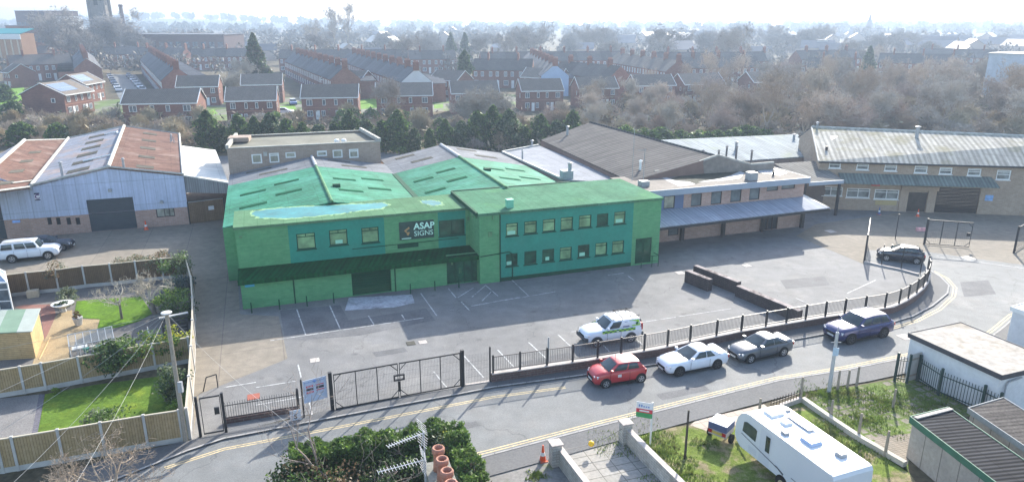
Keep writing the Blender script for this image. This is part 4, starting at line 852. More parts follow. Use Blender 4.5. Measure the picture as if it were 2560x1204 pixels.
# traffic cones
def cone(loc, lab, s=1.0, body=None):
    t = thing('traffic_cone', lab, 'traffic cone', loc, 'traffic cones'); o_ = body or M('cone_orange',(.75,.10,.03),.5,.4,((3,.1),))
    m = MB(); m.cbox(loc, .42*s, .42*s, .05*s, .4); m.build('base', M('cone_base',(.5,.12,.06),.7,.3), t)
    m = MB(); m.lathe(loc, [(.17*s,.05*s),(.13*s,.3*s),(.08*s,.55*s),(.035*s,.92*s)], 12); m.build('cone_body', o_, t)
    m = MB(); m.lathe(loc, [(.128*s,.34*s),(.095*s,.52*s)], 12); m.build('white_band', M('cone_white',(.75,.75,.72),.5,.4,()), t)
cone(at(1357,1151), 'tall orange cone with white band beside the brick gate pillar', 1.0)
cone(at(366,574), 'orange and white cone against the pink brick right of the dark roller door', 1.1)
cone(at(2294,541), 'red and white cone by the brown glazed door of the brick hall', .95)
cone(at(2197,536), 'dull blue cone in front of the ochre panel of the brick hall', .95, M('cone_blue',(.08,.11,.25),.6,.3))
# ironworks, plates
for x, y, s_, mt, lab in ((1027,858,.6,rl,'dark drain grating in the forecourt tarmac'),(1057,855,.55,coping,'pale inspection cover right of the drain grating'),(787,900,.6,coping,'pale inspection cover behind the black double gate'),(1867,664,.7,coping,'pale square cover near the pink office shadow'),(1700,682,.7,coping,'pale square cover behind the dark low walls'),(634,991,.7,M('red_cover',(.3,.1,.07),.8,.2),'reddish square cover behind the low spiked railing'),(2263,842,.85,coping,'white painted cover in the street by the blue estate car'),(455,632,.8,rl,'grey drain cover on the paved yard by the garden fence'),(2420,645,.9,wht,'white painted cover on the road by the far gate'),(2076,578,.9,coping,'pale cover on the sunlit yard concrete')):
    m = MB(); p = at(x,y); m.cbox(V((p.x,p.y,.0)), s_, s_, .024, AN); tag(m.build('cover_plate', mt), lab, 'manhole cover')
m = MB(); p = at(2302,577); m.cbox(V((p.x,p.y,0)), .95, .3, .35, -.1); tag(m.build('barrier_block', M('red_white_block',(.7,.35,.35),.6,.3,((4,.4),))), 'small red and white barrier block on the hall yard', 'barrier')
# driveway walls and pillars, lower right
wbrick = M('painted_brick', (.42,.40,.35), .9, .25, ((.8,.2),(5,.15)), pat=('brick',.45,.15,(.5,.475,.42),(.30,.28,.25),.015), alt=(.30,.27,.22), altn=(.6,.5,.75))
def pill(par, c, s_, h):
    m = MB(); m.cbox(c, s_, s_, h, AN); m.build('pillar', wbrick, par); m = MB(); m.cbox(up(c,h+.002), s_*1.25, s_*1.25, .09, AN); m.build('pillar_cap', coping, par)
for lab, pl, tops, z, h in (('pale brick driveway wall with capped pillar beside the orange cone', (1388,1160), [(1397,1113),(1474,1212)], 1.0, 1.2), ('longer pale brick driveway wall with capped pillar below the sale board', (1562,1106), [(1573,1072),(1616,1116),(1706,1204),(1740,1240)], .95, 1.2)):
    c = at(*pl); t = thing('driveway_wall', lab, 'wall', c); pill(t, c, .5, h)
    pts = [at(x,y,z) for x, y in tops]; pts = [c]+[V((p.x,p.y,0)) for p in pts]; m = MB(); strip(m, pts, .24, 0, z-.06); m.build('brickwork', wbrick, t); m = MB(); strip(m, pts, .3, z-.057, z); m.build('coping', coping, t)
c1_, c2_ = up(at(1388,1160),.85), up(at(1562,1106),1.0)
t = thing('hanging_float', 'yellow ball hung on a sagging chain between the driveway pillars', 'ball', (c1_+c2_)/2); m = MB(); pts = []
for k in range(13): f = k/12; pts.append(c1_*(1-f)+c2_*f-V((0,0,1.4*f*(1-f))))
m.path(pts, .012, 4); m.build('chain', blackm, t); m = MB(); q_ = pts[6]; m.lathe(q_, [(.06,-.15),(.14,-.08),(.16,0),(.14,.08),(.06,.15)], 12); m.build('ball', M('yellow_ball',(.85,.5,.02),.4,.4), t, True)
# low pale wall, fences by the garages
lw_ = [at(2006,1003),at(2076,1052),at(2151,1102),at(2262,1166)]
t = thing('low_wall', 'low pale rendered wall dividing the caravan grass from the overgrown slabs', 'wall', lw_[0]); m = MB(); strip(m, lw_, .28, 0, .3); m.build('render', M('pale_render',(.45,.42,.36),.9,.2,((.7,.2),)), t)
a, b = at(1925,1030), at(2003,1002); W = Wall(a,b); t = thing('verge_railing', 'short low rusty railing on a kerb between the trailer and the corner post', 'railings', a)
m = MB(); wbox(m, W, 0, W.L, .55, .6, -.02, .02)
for k in range(12): u = W.L*k/11; m.tube(W.p(u,.1), W.p(u,.85), .02, n=4)
m.build('bar_panel', brownframe, t); m = MB(); wbox(m, W, W.L*.3, W.L, 0, .3, -.1, .1); m.build('kerb', coping, t)
grn = M('dark_green_metal', (.02,.05,.045), .5, .4, ())
def ironfence(pix, lab, h=1.6, sp=.16, name='iron_fence'):
    P_ = [at(*p) for p in pix]; t = thing(name, lab, 'fence', P_[0])
    for i, (a, b) in enumerate(zip(P_, P_[1:])):
        W = Wall(a,b); m = MB(); k = int(W.L/sp)
        for z in (.25,h-.3): wbox(m, W, 0, W.L, z, z+.05, -.02, .02)
        for j in range(1,k): u = W.L*j/k; m.tube(W.p(u,.05), W.p(u,h), .018, n=4)
        m.build('bar_panel', grn, t)
    for p in P_: m = MB(); m.cbox(p, .12, .12, h+.2, .3); m.build('post', grn, t)
ironfence([(2236,952),(2266,957)], 'short green iron fence panel left of the white boarded gate', 1.75)
ironfence([(2292,952),(2345,988),(2450,1032),(2490,1052)], 'long green iron fence running along the white garage wall', 1.6)
a, b = at(2262,957), at(2286,950); W = Wall(a,b+(b-a)*.3); t = thing('boarded_gate', 'weathered white boarded gate leaning open by the white garage corner', 'gate', a)
m = MB()
for k in range(6): wbox(m, W, W.L*k/6, W.L*(k+.9)/6, .1, 1.9, -.02, .02)
m.build('boards', M('weathered_white',(.42,.40,.37),.85,.25,((1,.2),)), t); m = MB()
for z in (.4,1.5): wbox(m, W, 0, W.L, z, z+.12, .02, .05)
m.build('ledge', wood, t)
# garages
def garage(lab, name, q, z, wallm, roofm, trim, wins=(), fas=.25, roofslope=.0, over=.12):
    c = (q[0]+q[2])/2; t = thing(name, lab, 'garage', V((c.x,c.y,0)))
    ccw = q if ((q[1]-q[0]).cross(q[2]-q[0])).z > 0 else q[::-1]
    m = MB(); m.prism([(p.x,p.y) for p in ccw], 0, z-.08); m.build('wall', wallm, t)
    cc = V((c.x,c.y,0)); qq = []
    for p in ccw: d = V((p.x-c.x,p.y-c.y,0)); qq.append(V((c.x,c.y,z+.02))+d*(1+over/d.length))
    m = MB(); slab(m, qq, .08); m.build('roof', roofm, t, uvrot=math.atan2((ccw[1]-ccw[0]).y,(ccw[1]-ccw[0]).x))
    m = MB()
    for i in range(4): a, b = qq[i], qq[(i+1)%4]; d = (b-a).normalized(); n_ = V((d.y,-d.x,0)); m.obox(V((a.x,a.y,z-fas))-d*.03, (b-a)+d*.06, n_*.05, V((0,0,fas+.06)))
    m.build('fascia', trim, t); return t
z = 2.7; q = [at(2278,834,z), at(2503,936,z), at(2640,905,z), at(2403,808,z)]
wg = garage('white rendered flat roofed garage with stained roof at the street corner', 'flat_garage', q, z, M('white_render',(.62,.63,.64),.85,.25,((.5,.08),(4,.05))), M('stained_felt',(.36,.33,.29),.9,.2,((.3,.1),(2.5,.2)),alt=(.20,.16,.10),altn=(.35,.5,.7)), M('dark_fascia',(.06,.06,.07),.6,.3))
m = MB(); W = Wall(q[1], q[2]); m.path([W.p(1.6,2.3,.1), W.p(.6,2.2,.1), W.p(.45,2.0,.1), W.p(.45,.1,.1)], .05); m.build('downpipe', greym, wg)
z = 2.6; q = [at(2534,768,z), at(2545,785,z)+V((2.5,-3.5,0)), at(2545,785,z)+V((6,-1.5,0)), at(2534,768,z)+V((4,2,0))]
garage('small white garage with blue grey door clipped by the right edge', 'flat_garage', q, z, M('white_render',(0,0,0)), M('pale_felt',(.45,.44,.42),.8,.2), whitem)
z = 2.25; q = [at(2283,1045,z), at(2490,1204,z), None, at(2373,1022,z)]; d_ = q[1]-q[0]; q[1] = q[0]+d_*1.25; q[2] = q[3]+d_*1.25
cg = garage('panelled concrete garage with green trim and dark corrugated roof, bottom right', 'concrete_garage', q, z, M('concrete_panel',(.36,.33,.29),.9,.25,((.5,.15),(5,.12)),pat=('slab',1.15,4,(.33,.30,.27),(.18,.16,.14),.03)), M('dark_corrugated',(.05,.05,.053),.9,.06,((1,.15),),pat=('corr',.26,.7),bump=.4), M('green_trim_paint',(.04,.13,.085),.6,.3,((2,.2),)), fas=.3)
m = MB(); a_, b_ = q[0], q[3]; m.obox(V((a_.x,a_.y,z+.05)), (b_-a_), V((.12,-.16,0)), V((0,0,.06))); m.build('barge_board', coping, cg)
z = 2.2; q2 = [at(2428,1023,z), at(2511,998,z)]; q = [q2[0], q2[0]+d_*1.25, q2[1]+d_*1.25, q2[1]]
garage('grey garage with grey brown pitted roof behind the green trimmed one', 'concrete_garage', q, z, M('concrete_panel',(0,0,0)), M('pitted_sheet',(.11,.10,.092),.95,.05,((1,.2),(8,.25)),pat=('corr',.3,.3)), M('grey_trim',(.25,.26,.26),.7,.3))
# ================================================================ vehicles
tyre = M('tyre', (.02,.02,.021), .85, .2, ()); rimm = M('alloy_rim', (.45,.45,.46), .35, .5, (), metal=.6); rimd = M('dark_rim', (.06,.06,.065), .4, .5, (), metal=.5)
autoglass = M('car_glass', (.035,.05,.055), .04, .6, ((1.2,.5),)); lampm = M('lamp_glass', (.55,.58,.62), .1, .6, ()); redl = M('tail_lamp', (.35,.02,.02), .15, .5, ()); arch = M('arch_black', (.012,.012,.013), .8, .2, ()); plate = M('plate_white', (.6,.6,.58), .5, .3, ()); platey = M('plate_yellow', (.55,.4,.08), .5, .3, ())
def lerp(a, b, f): return a+(b-a)*f
def curve(tab, x):
    for (x0,y0),(x1,y1) in zip(tab, tab[1:]):
        if x0 <= x <= x1: f = (x-x0)/(x1-x0); f = f*f*(3-2*f)*.5+f*.5; return lerp(y0,y1,f)
    return tab[-1][1] if x > tab[-1][0] else tab[0][1]
def car(name, lab, cat, paint, L, W, H, WB, st, rims=rimm, group=None):
    """x forward; st: fo front overhang, bonnet z, belt z, tail z, xw (windscreen base), xt (roof front), xr (roof rear), xb (rear glass base), rw wheel radius"""
    t = thing(name, lab, cat, (0,0,0), group)
    xf = L/2; xr_ = -L/2; hw = W/2; ax_f = xf-st['fo']; ax_r = ax_f-WB; rw = st['rw']; zb = st.get('zb', .2)
    top = [(xr_, st['tz']-.18), (xr_+.12, st['tz']-.02), (xr_+.35, st['tz']), (st['xb'], st['bz']), (st['xw'], st['bz']), (xf-.45, st['hz']), (xf-.12, st['hz']-.14), (xf, st['hz']-.3)]
    wid = [(xr_, .80), (xr_+.15, .93), (xr_+.6, .985), (0, 1.0), (xf-.8, .985), (xf-.3, .92), (xf-.08, .80), (xf, .68)]
    xs = [xr_, xr_+.05, xr_+.15, xr_+.35, xr_+.7, ax_r, ax_r+.5, -.2, .3, st['xw'], ax_f-.3, ax_f, xf-.45, xf-.25, xf-.1, xf-.03, xf]; xs = sorted(set(xs))
    m = MB(); rows = []
    for x in xs:
        zt, w = curve(top, x), hw*curve(wid, x); e = min(1, min(x-xr_, xf-x)/.12); zl = zb+.14*(1-e)
        zm = lerp(zl, zt, .55)
        half = [(0,zl),(w*.86,zl),(w*.965,zl+.10),(w,lerp(zl,zm,.7)),(w*.995,zm),(w*.965,zt-.10),(w*.90,zt-.025),(w*.6,zt+.012),(0,zt+.022)]
        rows.append([V((x,-y,z)) for y, z in half]+[V((x,y,z)) for y, z in half[::-1][1:-1]])
    n = len(rows[0]); vs = [p for r in rows for p in r]; fs = []
    for i in range(len(rows)-1):
        for k in range(n): fs.append((i*n+k, i*n+(k+1)%n, (i+1)*n+(k+1)%n, (i+1)*n+k))
    fs = [f[::-1] for f in fs]+[tuple(range(n)), tuple(range((len(rows)-1)*n+n-1, (len(rows)-1)*n-1, -1))]
    m.faces(vs, fs)
    body = m.build('body', paint, t, True)
    # cabin
    wb, wt = hw*.89, hw*st.get('tw', .72); zs, zr = st['bz']-.02, H-.03
    def side(s, tt, sg, off=0):           # s 0 front..1 rear, tt 0 belt..1 roof
        a = V((lerp(st['xw'], st['xb'], s), sg*wb, zs)); bw_ = wt*(1-.06*abs(2*s-1)**3); b = V((lerp(st['xt'], st['xr'], s), sg*bw_, zr-.05*abs(2*s-1)**3-.0)); p = a*(1-tt)+b*tt
        p.y += sg*(.05*math.sin(PI*min(1,tt))+off); p.z += off*.35; return p
    m = MB(); S = [0,.06,.12,.21,.3,.4,.5,.6,.7,.79,.88,.94,1]; T = [0,.2,.35,.5,.7,.86,.92,1]; ring = []
    for s in S:
        r = [side(s,tt,-1) for tt in T]; c = [V((r[-1].x, y*wt, r[-1].z+.035*(1-y*y))) for y in (-.8,-.4,0,.4,.8)]; ring.append(r+c+[side(s,tt,1) for tt in T[::-1]])
    n = len(ring[0]); vs = [p for r in ring for p in r]; fs = []
    for i in range(len(S)-1):
        for k in range(n-1): fs.append((i*n+k+1, i*n+k, (i+1)*n+k, (i+1)*n+k+1)[::-1])
    fs.append(tuple(range(n))); fs.append(tuple(range((len(S)-1)*n+n-1, (len(S)-1)*n-1, -1)))
    m.faces(vs, fs); m.build('cabin', st.get('roofmat', paint), body, False)
    def wpane(nm, s0, s1, sg, t0=.10, t1=.86, slant=0.0, mat=autoglass):
        mm = MB(); nu = 8; tt_ = sorted({t0, .2, .35, .5, .7, t1}); P = [side(lerp(s0,s1,i/nu), q_, sg, .014) for q_ in tt_ for i in range(nu+1)]
        fs = [(r*(nu+1)+i, r*(nu+1)+i+1, (r+1)*(nu+1)+i+1, (r+1)*(nu+1)+i) for r in range(len(tt_)-1) for i in range(nu)]; mm.faces(P, fs if sg > 0 else [f[::-1] for f in fs]); return mm.build(nm, mat, t)
    for sg in (-1,1):
        for s0, s1 in st.get('side', ((.06,.46),(.5,.92))): wpane('side_window', s0, s1, sg, mat=st.get('sidemat', autoglass))
    def endpane(nm, xb_, xt_, sgn):       # windscreen or rear glass
        mm = MB(); P = []
        for tt, row in ((.04,0),(.5,1),(.93,2)):
            for y in (-.92,-.5,0,.5,.92):
                w = lerp(wb, wt*.94, tt)*.97; bow = .05*(1-y*y)*(1-.4*tt)*sgn
                P.append(V((lerp(xb_,xt_,tt)+bow+.012*sgn, y*w, lerp(zs, zr-.05+.02*(1-y*y), tt)+.02)))
        fs = [(r*5+c, r*5+c+1, (r+1)*5+c+1, (r+1)*5+c) for r in range(2) for c in range(4)]
        if sgn < 0: fs = [f[::-1] for f in fs]
        mm.faces(P, fs); return mm.build(nm, autoglass, t, True)
    ws = endpane('windscreen', st['xw'], st['xt'], 1); endpane('rear_window', st['xb'], st['xr'], -1)
    mm = MB(); mm.tube((st['xw']+.06,-.5*wb,zs+.05), (st['xw']-.02,.1*wb,zs+.09), .015, n=4); mm.tube((st['xw']+.06,.15*wb,zs+.05), (st['xw']-.02,.7*wb,zs+.09), .015, n=4); mm.build('wipers', arch, ws)
    # wheels
    for x in (ax_f, ax_r):
        for sg in (-1,1):
            mm = MB(); y1 = sg*(hw+.004); mm.tube((x,sg*(hw-.35),rw+.02), (x,y1,rw+.02), rw*1.2, n=20); mm.build('wheel_arch', st.get('archmat', arch), t)
            mm = MB(); mm.tube((x,sg*(hw-.2),rw), (x,sg*(hw+.012),rw), rw, rw*.97, n=20); wh = mm.build('wheel', tyre, t)
            mm = MB(); c = V((x,sg*(hw+.016),rw)); mm.tube(c-V((0,sg*.02,0)), c, rw*.66, rw*.62, n=18, mi=1)
            for k in range(5):
                a = 2*PI*k/5+.3; d = V((math.cos(a),0,math.sin(a))); e = V((-d.z,0,d.x)); r0, r1 = rw*.05, rw*.62
                q = [c+d*r0-e*rw*.10, c+d*r1-e*rw*.13, c+d*r1+e*rw*.13, c+d*r0+e*rw*.10]; q = [p+V((0,sg*.012,0)) for p in q]; mm.poly(q if sg < 0 else q[::-1])
            for k in range(16):
                a0, a1 = 2*PI*k/16, 2*PI*(k+1)/16; q = [c+V((math.cos(a)*r,sg*.012,math.sin(a)*r)) for a, r in ((a0,rw*.58),(a0,rw*.68),(a1,rw*.68),(a1,rw*.58))]; mm.poly(q if sg > 0 else q[::-1])
            mm.build('rim', [rims, arch], wh)
    hz = st['hz']
    for sg in (-1,1):
        mm = MB(); y0, y1 = hw*.86, hw*.48; z0 = hz-.24; mm.faces([V((xf-.42,sg*(hw*.955),hz-.07)), V((xf-.07,sg*y1,hz-.20)), V((xf-.02,sg*y1,hz-.33)), V((xf-.33,sg*(hw*.965),hz-.28))], [(0,1,2,3) if sg < 0 else (3,2,1,0)]); 
        mm = MB(); mm.obox((xf-.40,sg*hw*.60,hz-.30), (.24,-sg*.0,0), (.0,sg*hw*.27,0), (0,0,.15)); mm.obox((xf-.2,sg*hw*.52,hz-.31), (.15,0,0), (0,sg*hw*.16,0), (0,0,.13)); mm.build('headlight', lampm, t)
        mm = MB(); tz = st['tz']; mm.obox((xr_+.02,sg*hw*.62,tz-.36), (.22,0,0), (0,sg*hw*.27,0), (0,0,st.get('tl',.22))); mm.build('tail_light', redl, t)
        mm = MB(); mp = side(.05,.08,sg,.06); mm.cbox(mp+V((.02,sg*.07,-.01)), .13, .2, .15); mm.build('door_mirror', st.get('mirmat', paint), t)
        mm = MB(); 
        for x in st.get('handles', (-.35,)): mm.cbox(V((x,sg*(hw*1.0),st['bz']-.16)), .18, .03, .035)
        mm.build('door_handle', st.get('hanmat', paint), t)
    mm = MB(); mm.obox((xf-.16,-hw*.46,hz-.45), (.165,0,0), (0,hw*.92,0), (0,0,.17)); mm.obox((xf-.1,-hw*.55,zb+.06), (.11,0,0), (0,hw*1.1,0), (0,0,.1)); mm.build('grille', arch, t)
    mm = MB(); mm.cbox(V((xf+.012,0,hz-.56)), .02, .52, .115); mm.build('number_plate', plate, t)
    mm = MB(); mm.cbox(V((xr_-.002,0,st['tz']-.42)), .03, .52, .115); mm.build('number_plate', platey, t)
    mm = MB()
    for sg in (-1,1): mm.obox((ax_r+rw*1.2,sg*(hw-.06),zb-.02), (WB-rw*2.4,0,0), (0,sg*.055,0), (0,0,.09))
    mm.build('sill', st.get('archmat', arch), t)
    if st.get('seam', 1):
        mm = MB()
        for sg in (-1,1):
            for x in st.get('seams', (-.55,.75)): mm.obox((x,sg*(hw*1.0-.005),.34), (.016,0,0), (0,sg*.009,0), (0,0,st['bz']-.42))
        mm.build('door_seam', arch, t)
    return t
def place(t, fpx, rpx, W, near):          # near-side front and rear tyre contact in the picture; near = +1 left wheels, -1 right wheels
    f, r = at(*fpx), at(*rpx); d = (f-r).normalized(); ang = math.atan2(d.y, d.x); left = V((-d.y,d.x,0))
    return f, ang, d, left
def settle(t, st, L, WB, W, fpx, rpx, near):
    f, r = at(*fpx), at(*rpx); d = (f-r); d.z = 0; d.normalize(); left = V((-d.y,d.x,0)); mid = (f+r)/2
    c = mid-left*near*(W/2-.1)-d*((L/2-st['fo'])-WB/2)
    t.location = (c.x, c.y, .012 if not st.get('hi') else .008); t.rotation_euler = (0,0,math.atan2(d.y,d.x))
red = M('red_paint', (.42,.025,.03), .3, .5, ((.6,.05),), coat=.6); whitep = M('white_paint', (.66,.69,.74), .3, .5, ((.6,.03),), coat=.5); greyp = M('grey_paint', (.11,.12,.135), .28, .5, (), metal=.4, coat=.6); bluep = M('deep_blue_paint', (.025,.03,.11), .25, .5, (), metal=.3, coat=.8); navyp = M('navy_paint', (.015,.018,.03), .25, .5, (), coat=.7)
S_ = dict(fo=.72, hz=.93, bz=.98, tz=1.0, xw=.82, xt=.18, xr=-1.25, xb=-1.55, rw=.29, tw=.74, side=((.07,.47),(.52,.86)))
t = car('red_hatchback', 'red three door hatchback parked nearest on the street by the dwarf wall', 'car', red, 3.5, 1.6, 1.47, 2.36, S_)
m = MB(); m.lathe((.1,0,1.46), [(.015,0),(.012,.3),(.006,.34)], 6); m.build('aerial', arch, t)
m = MB(); m.poly([(.26,.809,.62),(.02,.809,.62),(.02,.809,.80),(.26,.809,.80)]); m.build('door_badge', plate, t)
settle(t, S_, 3.5, 2.36, 1.6, (1516,968), (1598,955), 1)
S_ = dict(fo=.82, hz=.84, bz=.92, tz=1.0, xw=.75, xt=-.05, xr=-1.02, xb=-1.72, rw=.32, tw=.68, side=((.10,.50),(.53,.80)), handles=(-.55,), seams=(-.75,.68))
t = car('white_coupe', 'white two door coupe parked between the red hatchback and the dark grey coupe', 'car', whitep, 4.6, 1.82, 1.37, 2.81, S_, rimd)
settle(t, S_, 4.6, 2.81, 1.82, (1698,939), (1789,921), 1)
S_ = dict(fo=.78, hz=.84, bz=.93, tz=1.06, xw=.78, xt=.02, xr=-.95, xb=-1.75, rw=.31, tw=.68, side=((.09,.48),(.52,.80)), handles=(-.5,), seams=(-.7,.7))
t = car('grey_coupe', 'dark grey coupe parked between the white coupe and the deep blue estate', 'car', greyp, 4.4, 1.73, 1.4, 2.71, S_)
settle(t, S_, 4.4, 2.71, 1.73, (1873,907), (1957,889), 1)
S_ = dict(fo=.95, hz=1.05, bz=1.13, tz=1.16, xw=.95, xt=.25, xr=-1.75, xb=-2.15, rw=.38, tw=.74, zb=.26, side=((.05,.33),(.36,.64),(.67,.92)), handles=(.1,-.95), seams=(-1.2,-.1,.95), tl=.16)
t = car('blue_estate', 'large deep blue estate car parked furthest up the street behind the grey post', 'car', bluep, 5.05, 1.97, 1.73, 3.0, S_, rimd)
m = MB()
for sg in (-1,1): m.tube((.1,sg*.68,1.74), (-1.5,sg*.68,1.74), .025, n=6)
m.build('roof_rail', greym, t); settle(t, S_, 5.05, 3.0, 1.97, (2124,860), (2206,843), 1)
# liveried three door off-roader on the forecourt
S_ = dict(fo=.78, hz=1.07, bz=1.17, tz=1.2, xw=.72, xt=.18, xr=-1.85, xb=-2.0, rw=.36, tw=.80, zb=.34, side=((.06,.36),), handles=(-.15,), seams=(-.42,.62), hi=1, archmat=M('grey_plastic',(.06,.065,.07),.7,.3), tl=.5)
t = car('patrol_vehicle', 'white three door off-roader with green chequered band and roof bars behind the railings', 'car', whitep, 4.3, 1.8, 1.76, 2.55, S_)
lime = M('lime_vinyl', (.28,.55,.05), .4, .4, ()); chqg = M('chequer_green', (.02,.13,.05), .4, .4, ())
hw = .9
for sg in (-1,1):
    m = MB(); n_ = 14
    for k in range(n_):
        for j in (0,1):
            x0 = 1.0-k*2.5/n_; x1 = x0-2.5/n_; z0 = .95+j*.1
            q = [(x0,sg*(hw+.006),z0),(x1,sg*(hw+.006),z0),(x1,sg*(hw+.004),z0+.1),(x0,sg*(hw+.004),z0+.1)]; m.poly(q if sg < 0 else q[::-1], (k+j)%2)
    m.build('chequered_band', [lime, chqg], t)
    def sd(s, tt, off=.015): 
        a = V((lerp(.72,-2.0,s), sg*.89*.9, 1.15)); b = V((lerp(.18,-1.85,s), sg*.8*.9, 1.70)); p = a*(1-tt)+b*tt; p.y += sg*(.05*math.sin(PI*tt)+off); return p
    m = MB(); q = [sd(.46,.12), sd(.66,.12), sd(.56,.8), sd(.46,.8)]; m.poly(q if sg > 0 else q[::-1]); m.build('side_window', M('tinted_glass',(.07,.09,.22),.1,.5,()), t)
    m = MB(); q = [sd(.74,.12), sd(.97,.12), sd(.97,.88), sd(.62,.88)]; m.poly(q if sg > 0 else q[::-1]); o = m.build('side_graphic', lime, t)
    m = MB(); c = sd(.88,.45,.02); m.tube(c, c+V((0,sg*.006,0)), .11, n=12); m.build('emblem', chqg, o)
m = MB()
for k in range(9):
    for j in (0,1):
        y0 = -.6+k*1.2/9; x0 = .16-j*.14; m.poly([(x0,y0,1.785),(x0,y0+1.2/9,1.785),(x0-.14,y0+1.2/9,1.79),(x0-.14,y0,1.79)], (k+j)%2)
m.build('chequered_band', [plate, chqg], t)
m = MB()
for x in (-.55,-1.55): m.tube((x,-.75,1.9), (x,.75,1.9), .03, n=6)
for sg in (-1,1): m.tube((-.5,sg*.66,1.9), (-1.9,sg*.66,1.9), .022, n=6); m.tube((-.55,sg*.7,1.9), (-.55,sg*.72,1.72), .03, n=5); m.tube((-1.55,sg*.7,1.9), (-1.55,sg*.72,1.72), .03, n=5)
for x in (-.8,-1.05,-1.3): m.tube((x,-.64,1.9), (x,.64,1.9), .014, n=5)
m.build('roof_rack', arch, t)
m = MB(); m.obox((2.0,-.8,.42), (.2,0,0), (0,1.6,0), (0,0,.28)); m.obox((-2.2,-.8,.42), (.12,0,0), (0,1.6,0), (0,0,.26)); m.build('bumper', M('grey_plastic',(0,0,0)), t)
m = MB(); m.tube((-2.16,0,.95), (-2.34,0,.95), .34, n=18); m.build('spare_wheel', tyre, t)
settle(t, S_, 4.3, 2.55, 1.8, (1493,867), (1573,855), 1)
# navy hatchback by the far gate
S_ = dict(fo=.78, hz=.92, bz=.99, tz=1.05, xw=.85, xt=.05, xr=-1.35, xb=-1.75, rw=.31, tw=.72, side=((.08,.44),(.48,.84)), hi=1)
t = car('navy_hatchback', 'navy three door hatchback parked inside the far fence by the open gates', 'car', navyp, 3.95, 1.72, 1.48, 2.49, S_)
settle(t, S_, 3.95, 2.49, 1.72, (2216,652), (2289,660), 1)
# left yard: white off-roader and the black car behind it
S_ = dict(fo=.86, hz=1.14, bz=1.2, tz=1.22, xw=1.0, xt=.6, xr=-2.1, xb=-2.3, rw=.38, tw=.82, zb=.32, side=((.04,.30),(.33,.60),(.66,.95)), handles=(.15,-.8), seams=(-1.1,-.05,1.0), tl=.5, hi=1)
t = car('white_offroader', 'white five door off-roader parked in shade before the grey blue warehouse', 'car', whitep, 4.83, 1.92, 1.88, 2.89, S_)
m = MB()
for sg in (-1,1): m.tube((.4,sg*.7,1.9), (-2.0,sg*.7,1.9), .025, n=6)
m.build('roof_rail', arch, t); settle(t, S_, 4.83, 2.89, 1.92, (124,648), (31,657), -1)
S_ = dict(fo=.8, hz=.84, bz=.93, tz=.98, xw=.75, xt=0, xr=-1.1, xb=-1.75, rw=.31, tw=.7, side=((.08,.44),(.48,.84)), hi=1)
t = car('black_saloon', 'black saloon half hidden behind the white off-roader by the warehouse', 'car', navyp, 4.4, 1.75, 1.42, 2.7, S_)
settle(t, S_, 4.4, 2.7, 1.75, (160,626), (78,633), -1)
# ---------------------------------------------------------------- touring caravan
rl_, fl_, fr_, rr_ = at(2085,1192,2.6), at(1867,1031,2.6), at(1972,1018,2.6), at(2187,1165,2.6)
ax = (fl_-rl_); ax.z = 0; CL = ax.length+.75; ax.normalize(); lf_ = V((-ax.y,ax.x,0)); cw = 2.28; rc = (rl_+rr_)/2; rc.z = 0
cv = thing('caravan', 'white twin axle touring caravan with roof vents parked on rough grass', 'caravan', (0,0,0))
prof = [(0,.55),(-.02,1.2),(.02,2.4),(.1,2.56),(.25,2.6),(CL-1.1,2.62),(CL-.7,2.55),(CL-.35,2.36),(CL-.1,2.0),(CL,1.55),(CL-.02,1.0),(CL-.2,.72),(CL-.5,.55)]
cvw = M('caravan_white', (.66,.68,.70), .35, .4, ((.6,.03),)); cvr = M('caravan_roof', (.76,.76,.75), .45, .4, ((.5,.04),))
m = MB(); n = len(prof); vs = [(x,-cw/2,z) for x, z in prof]+[(x,cw/2,z) for x, z in prof]
m.faces(vs, [tuple(range(n)), tuple(range(2*n-1,n-1,-1))]+[(i, n+i, n+(i+1)%n, (i+1)%n) for i in range(n)]); body = m.build('body', cvw, cv)
m = MB(); top_ = prof[3:9]; 
for (x0,z0),(x1,z1) in zip(top_,top_[1:]): m.poly([(x0,-cw/2+.03,z0+.012),(x1,-cw/2+.03,z1+.012),(x1,cw/2-.03,z1+.012),(x0,cw/2-.03,z0+.012)])
m.build('roof', cvr, cv)
def hatch(x, y, lx, ly, h, mat=None):
    m = MB(); m.faces([(x-lx/2,y-ly/2,2.63),(x+lx/2,y-ly/2,2.63),(x+lx/2,y+ly/2,2.63),(x-lx/2,y+ly/2,2.63),(x-lx*.42,y-ly*.42,2.63+h),(x+lx*.42,y-ly*.42,2.63+h),(x+lx*.42,y+ly*.42,2.63+h),(x-lx*.42,y+ly*.42,2.63+h)], [(4,5,6,7),(0,1,5,4),(1,2,6,5),(2,3,7,6),(3,0,4,7)]); m.build('roof_vent', mat or whitem, cv)
bl_ = M('blue_hatch',(.35,.45,.62),.2,.5,())
hatch(CL-1.35,.0,.65,.85,.12); hatch(CL-2.3,.05,.4,.5,.12); hatch(CL-3.0,.75,.35,.3,.14,greym); hatch(CL-4.0,.1,.75,.7,.16,bl_); hatch(CL-5.35,-.35,.4,.4,.16,greym); hatch(CL-1.4,-.85,.15,.25,.1,greym)
m = MB(); m.obox((CL-3.3,-.85,2.68), (1.5,0,0), (0,.45,0), (0,0,.05)); m.build('solar_panel', M('pale_panel',(.6,.6,.62),.3,.5,()), cv)
y = cw/2+.012
def sidep(nm, pts, mat, off=0.0): m = MB(); m.poly([(x,y+off,z) for x, z in pts][::-1]); return m.build(nm, mat, cv)
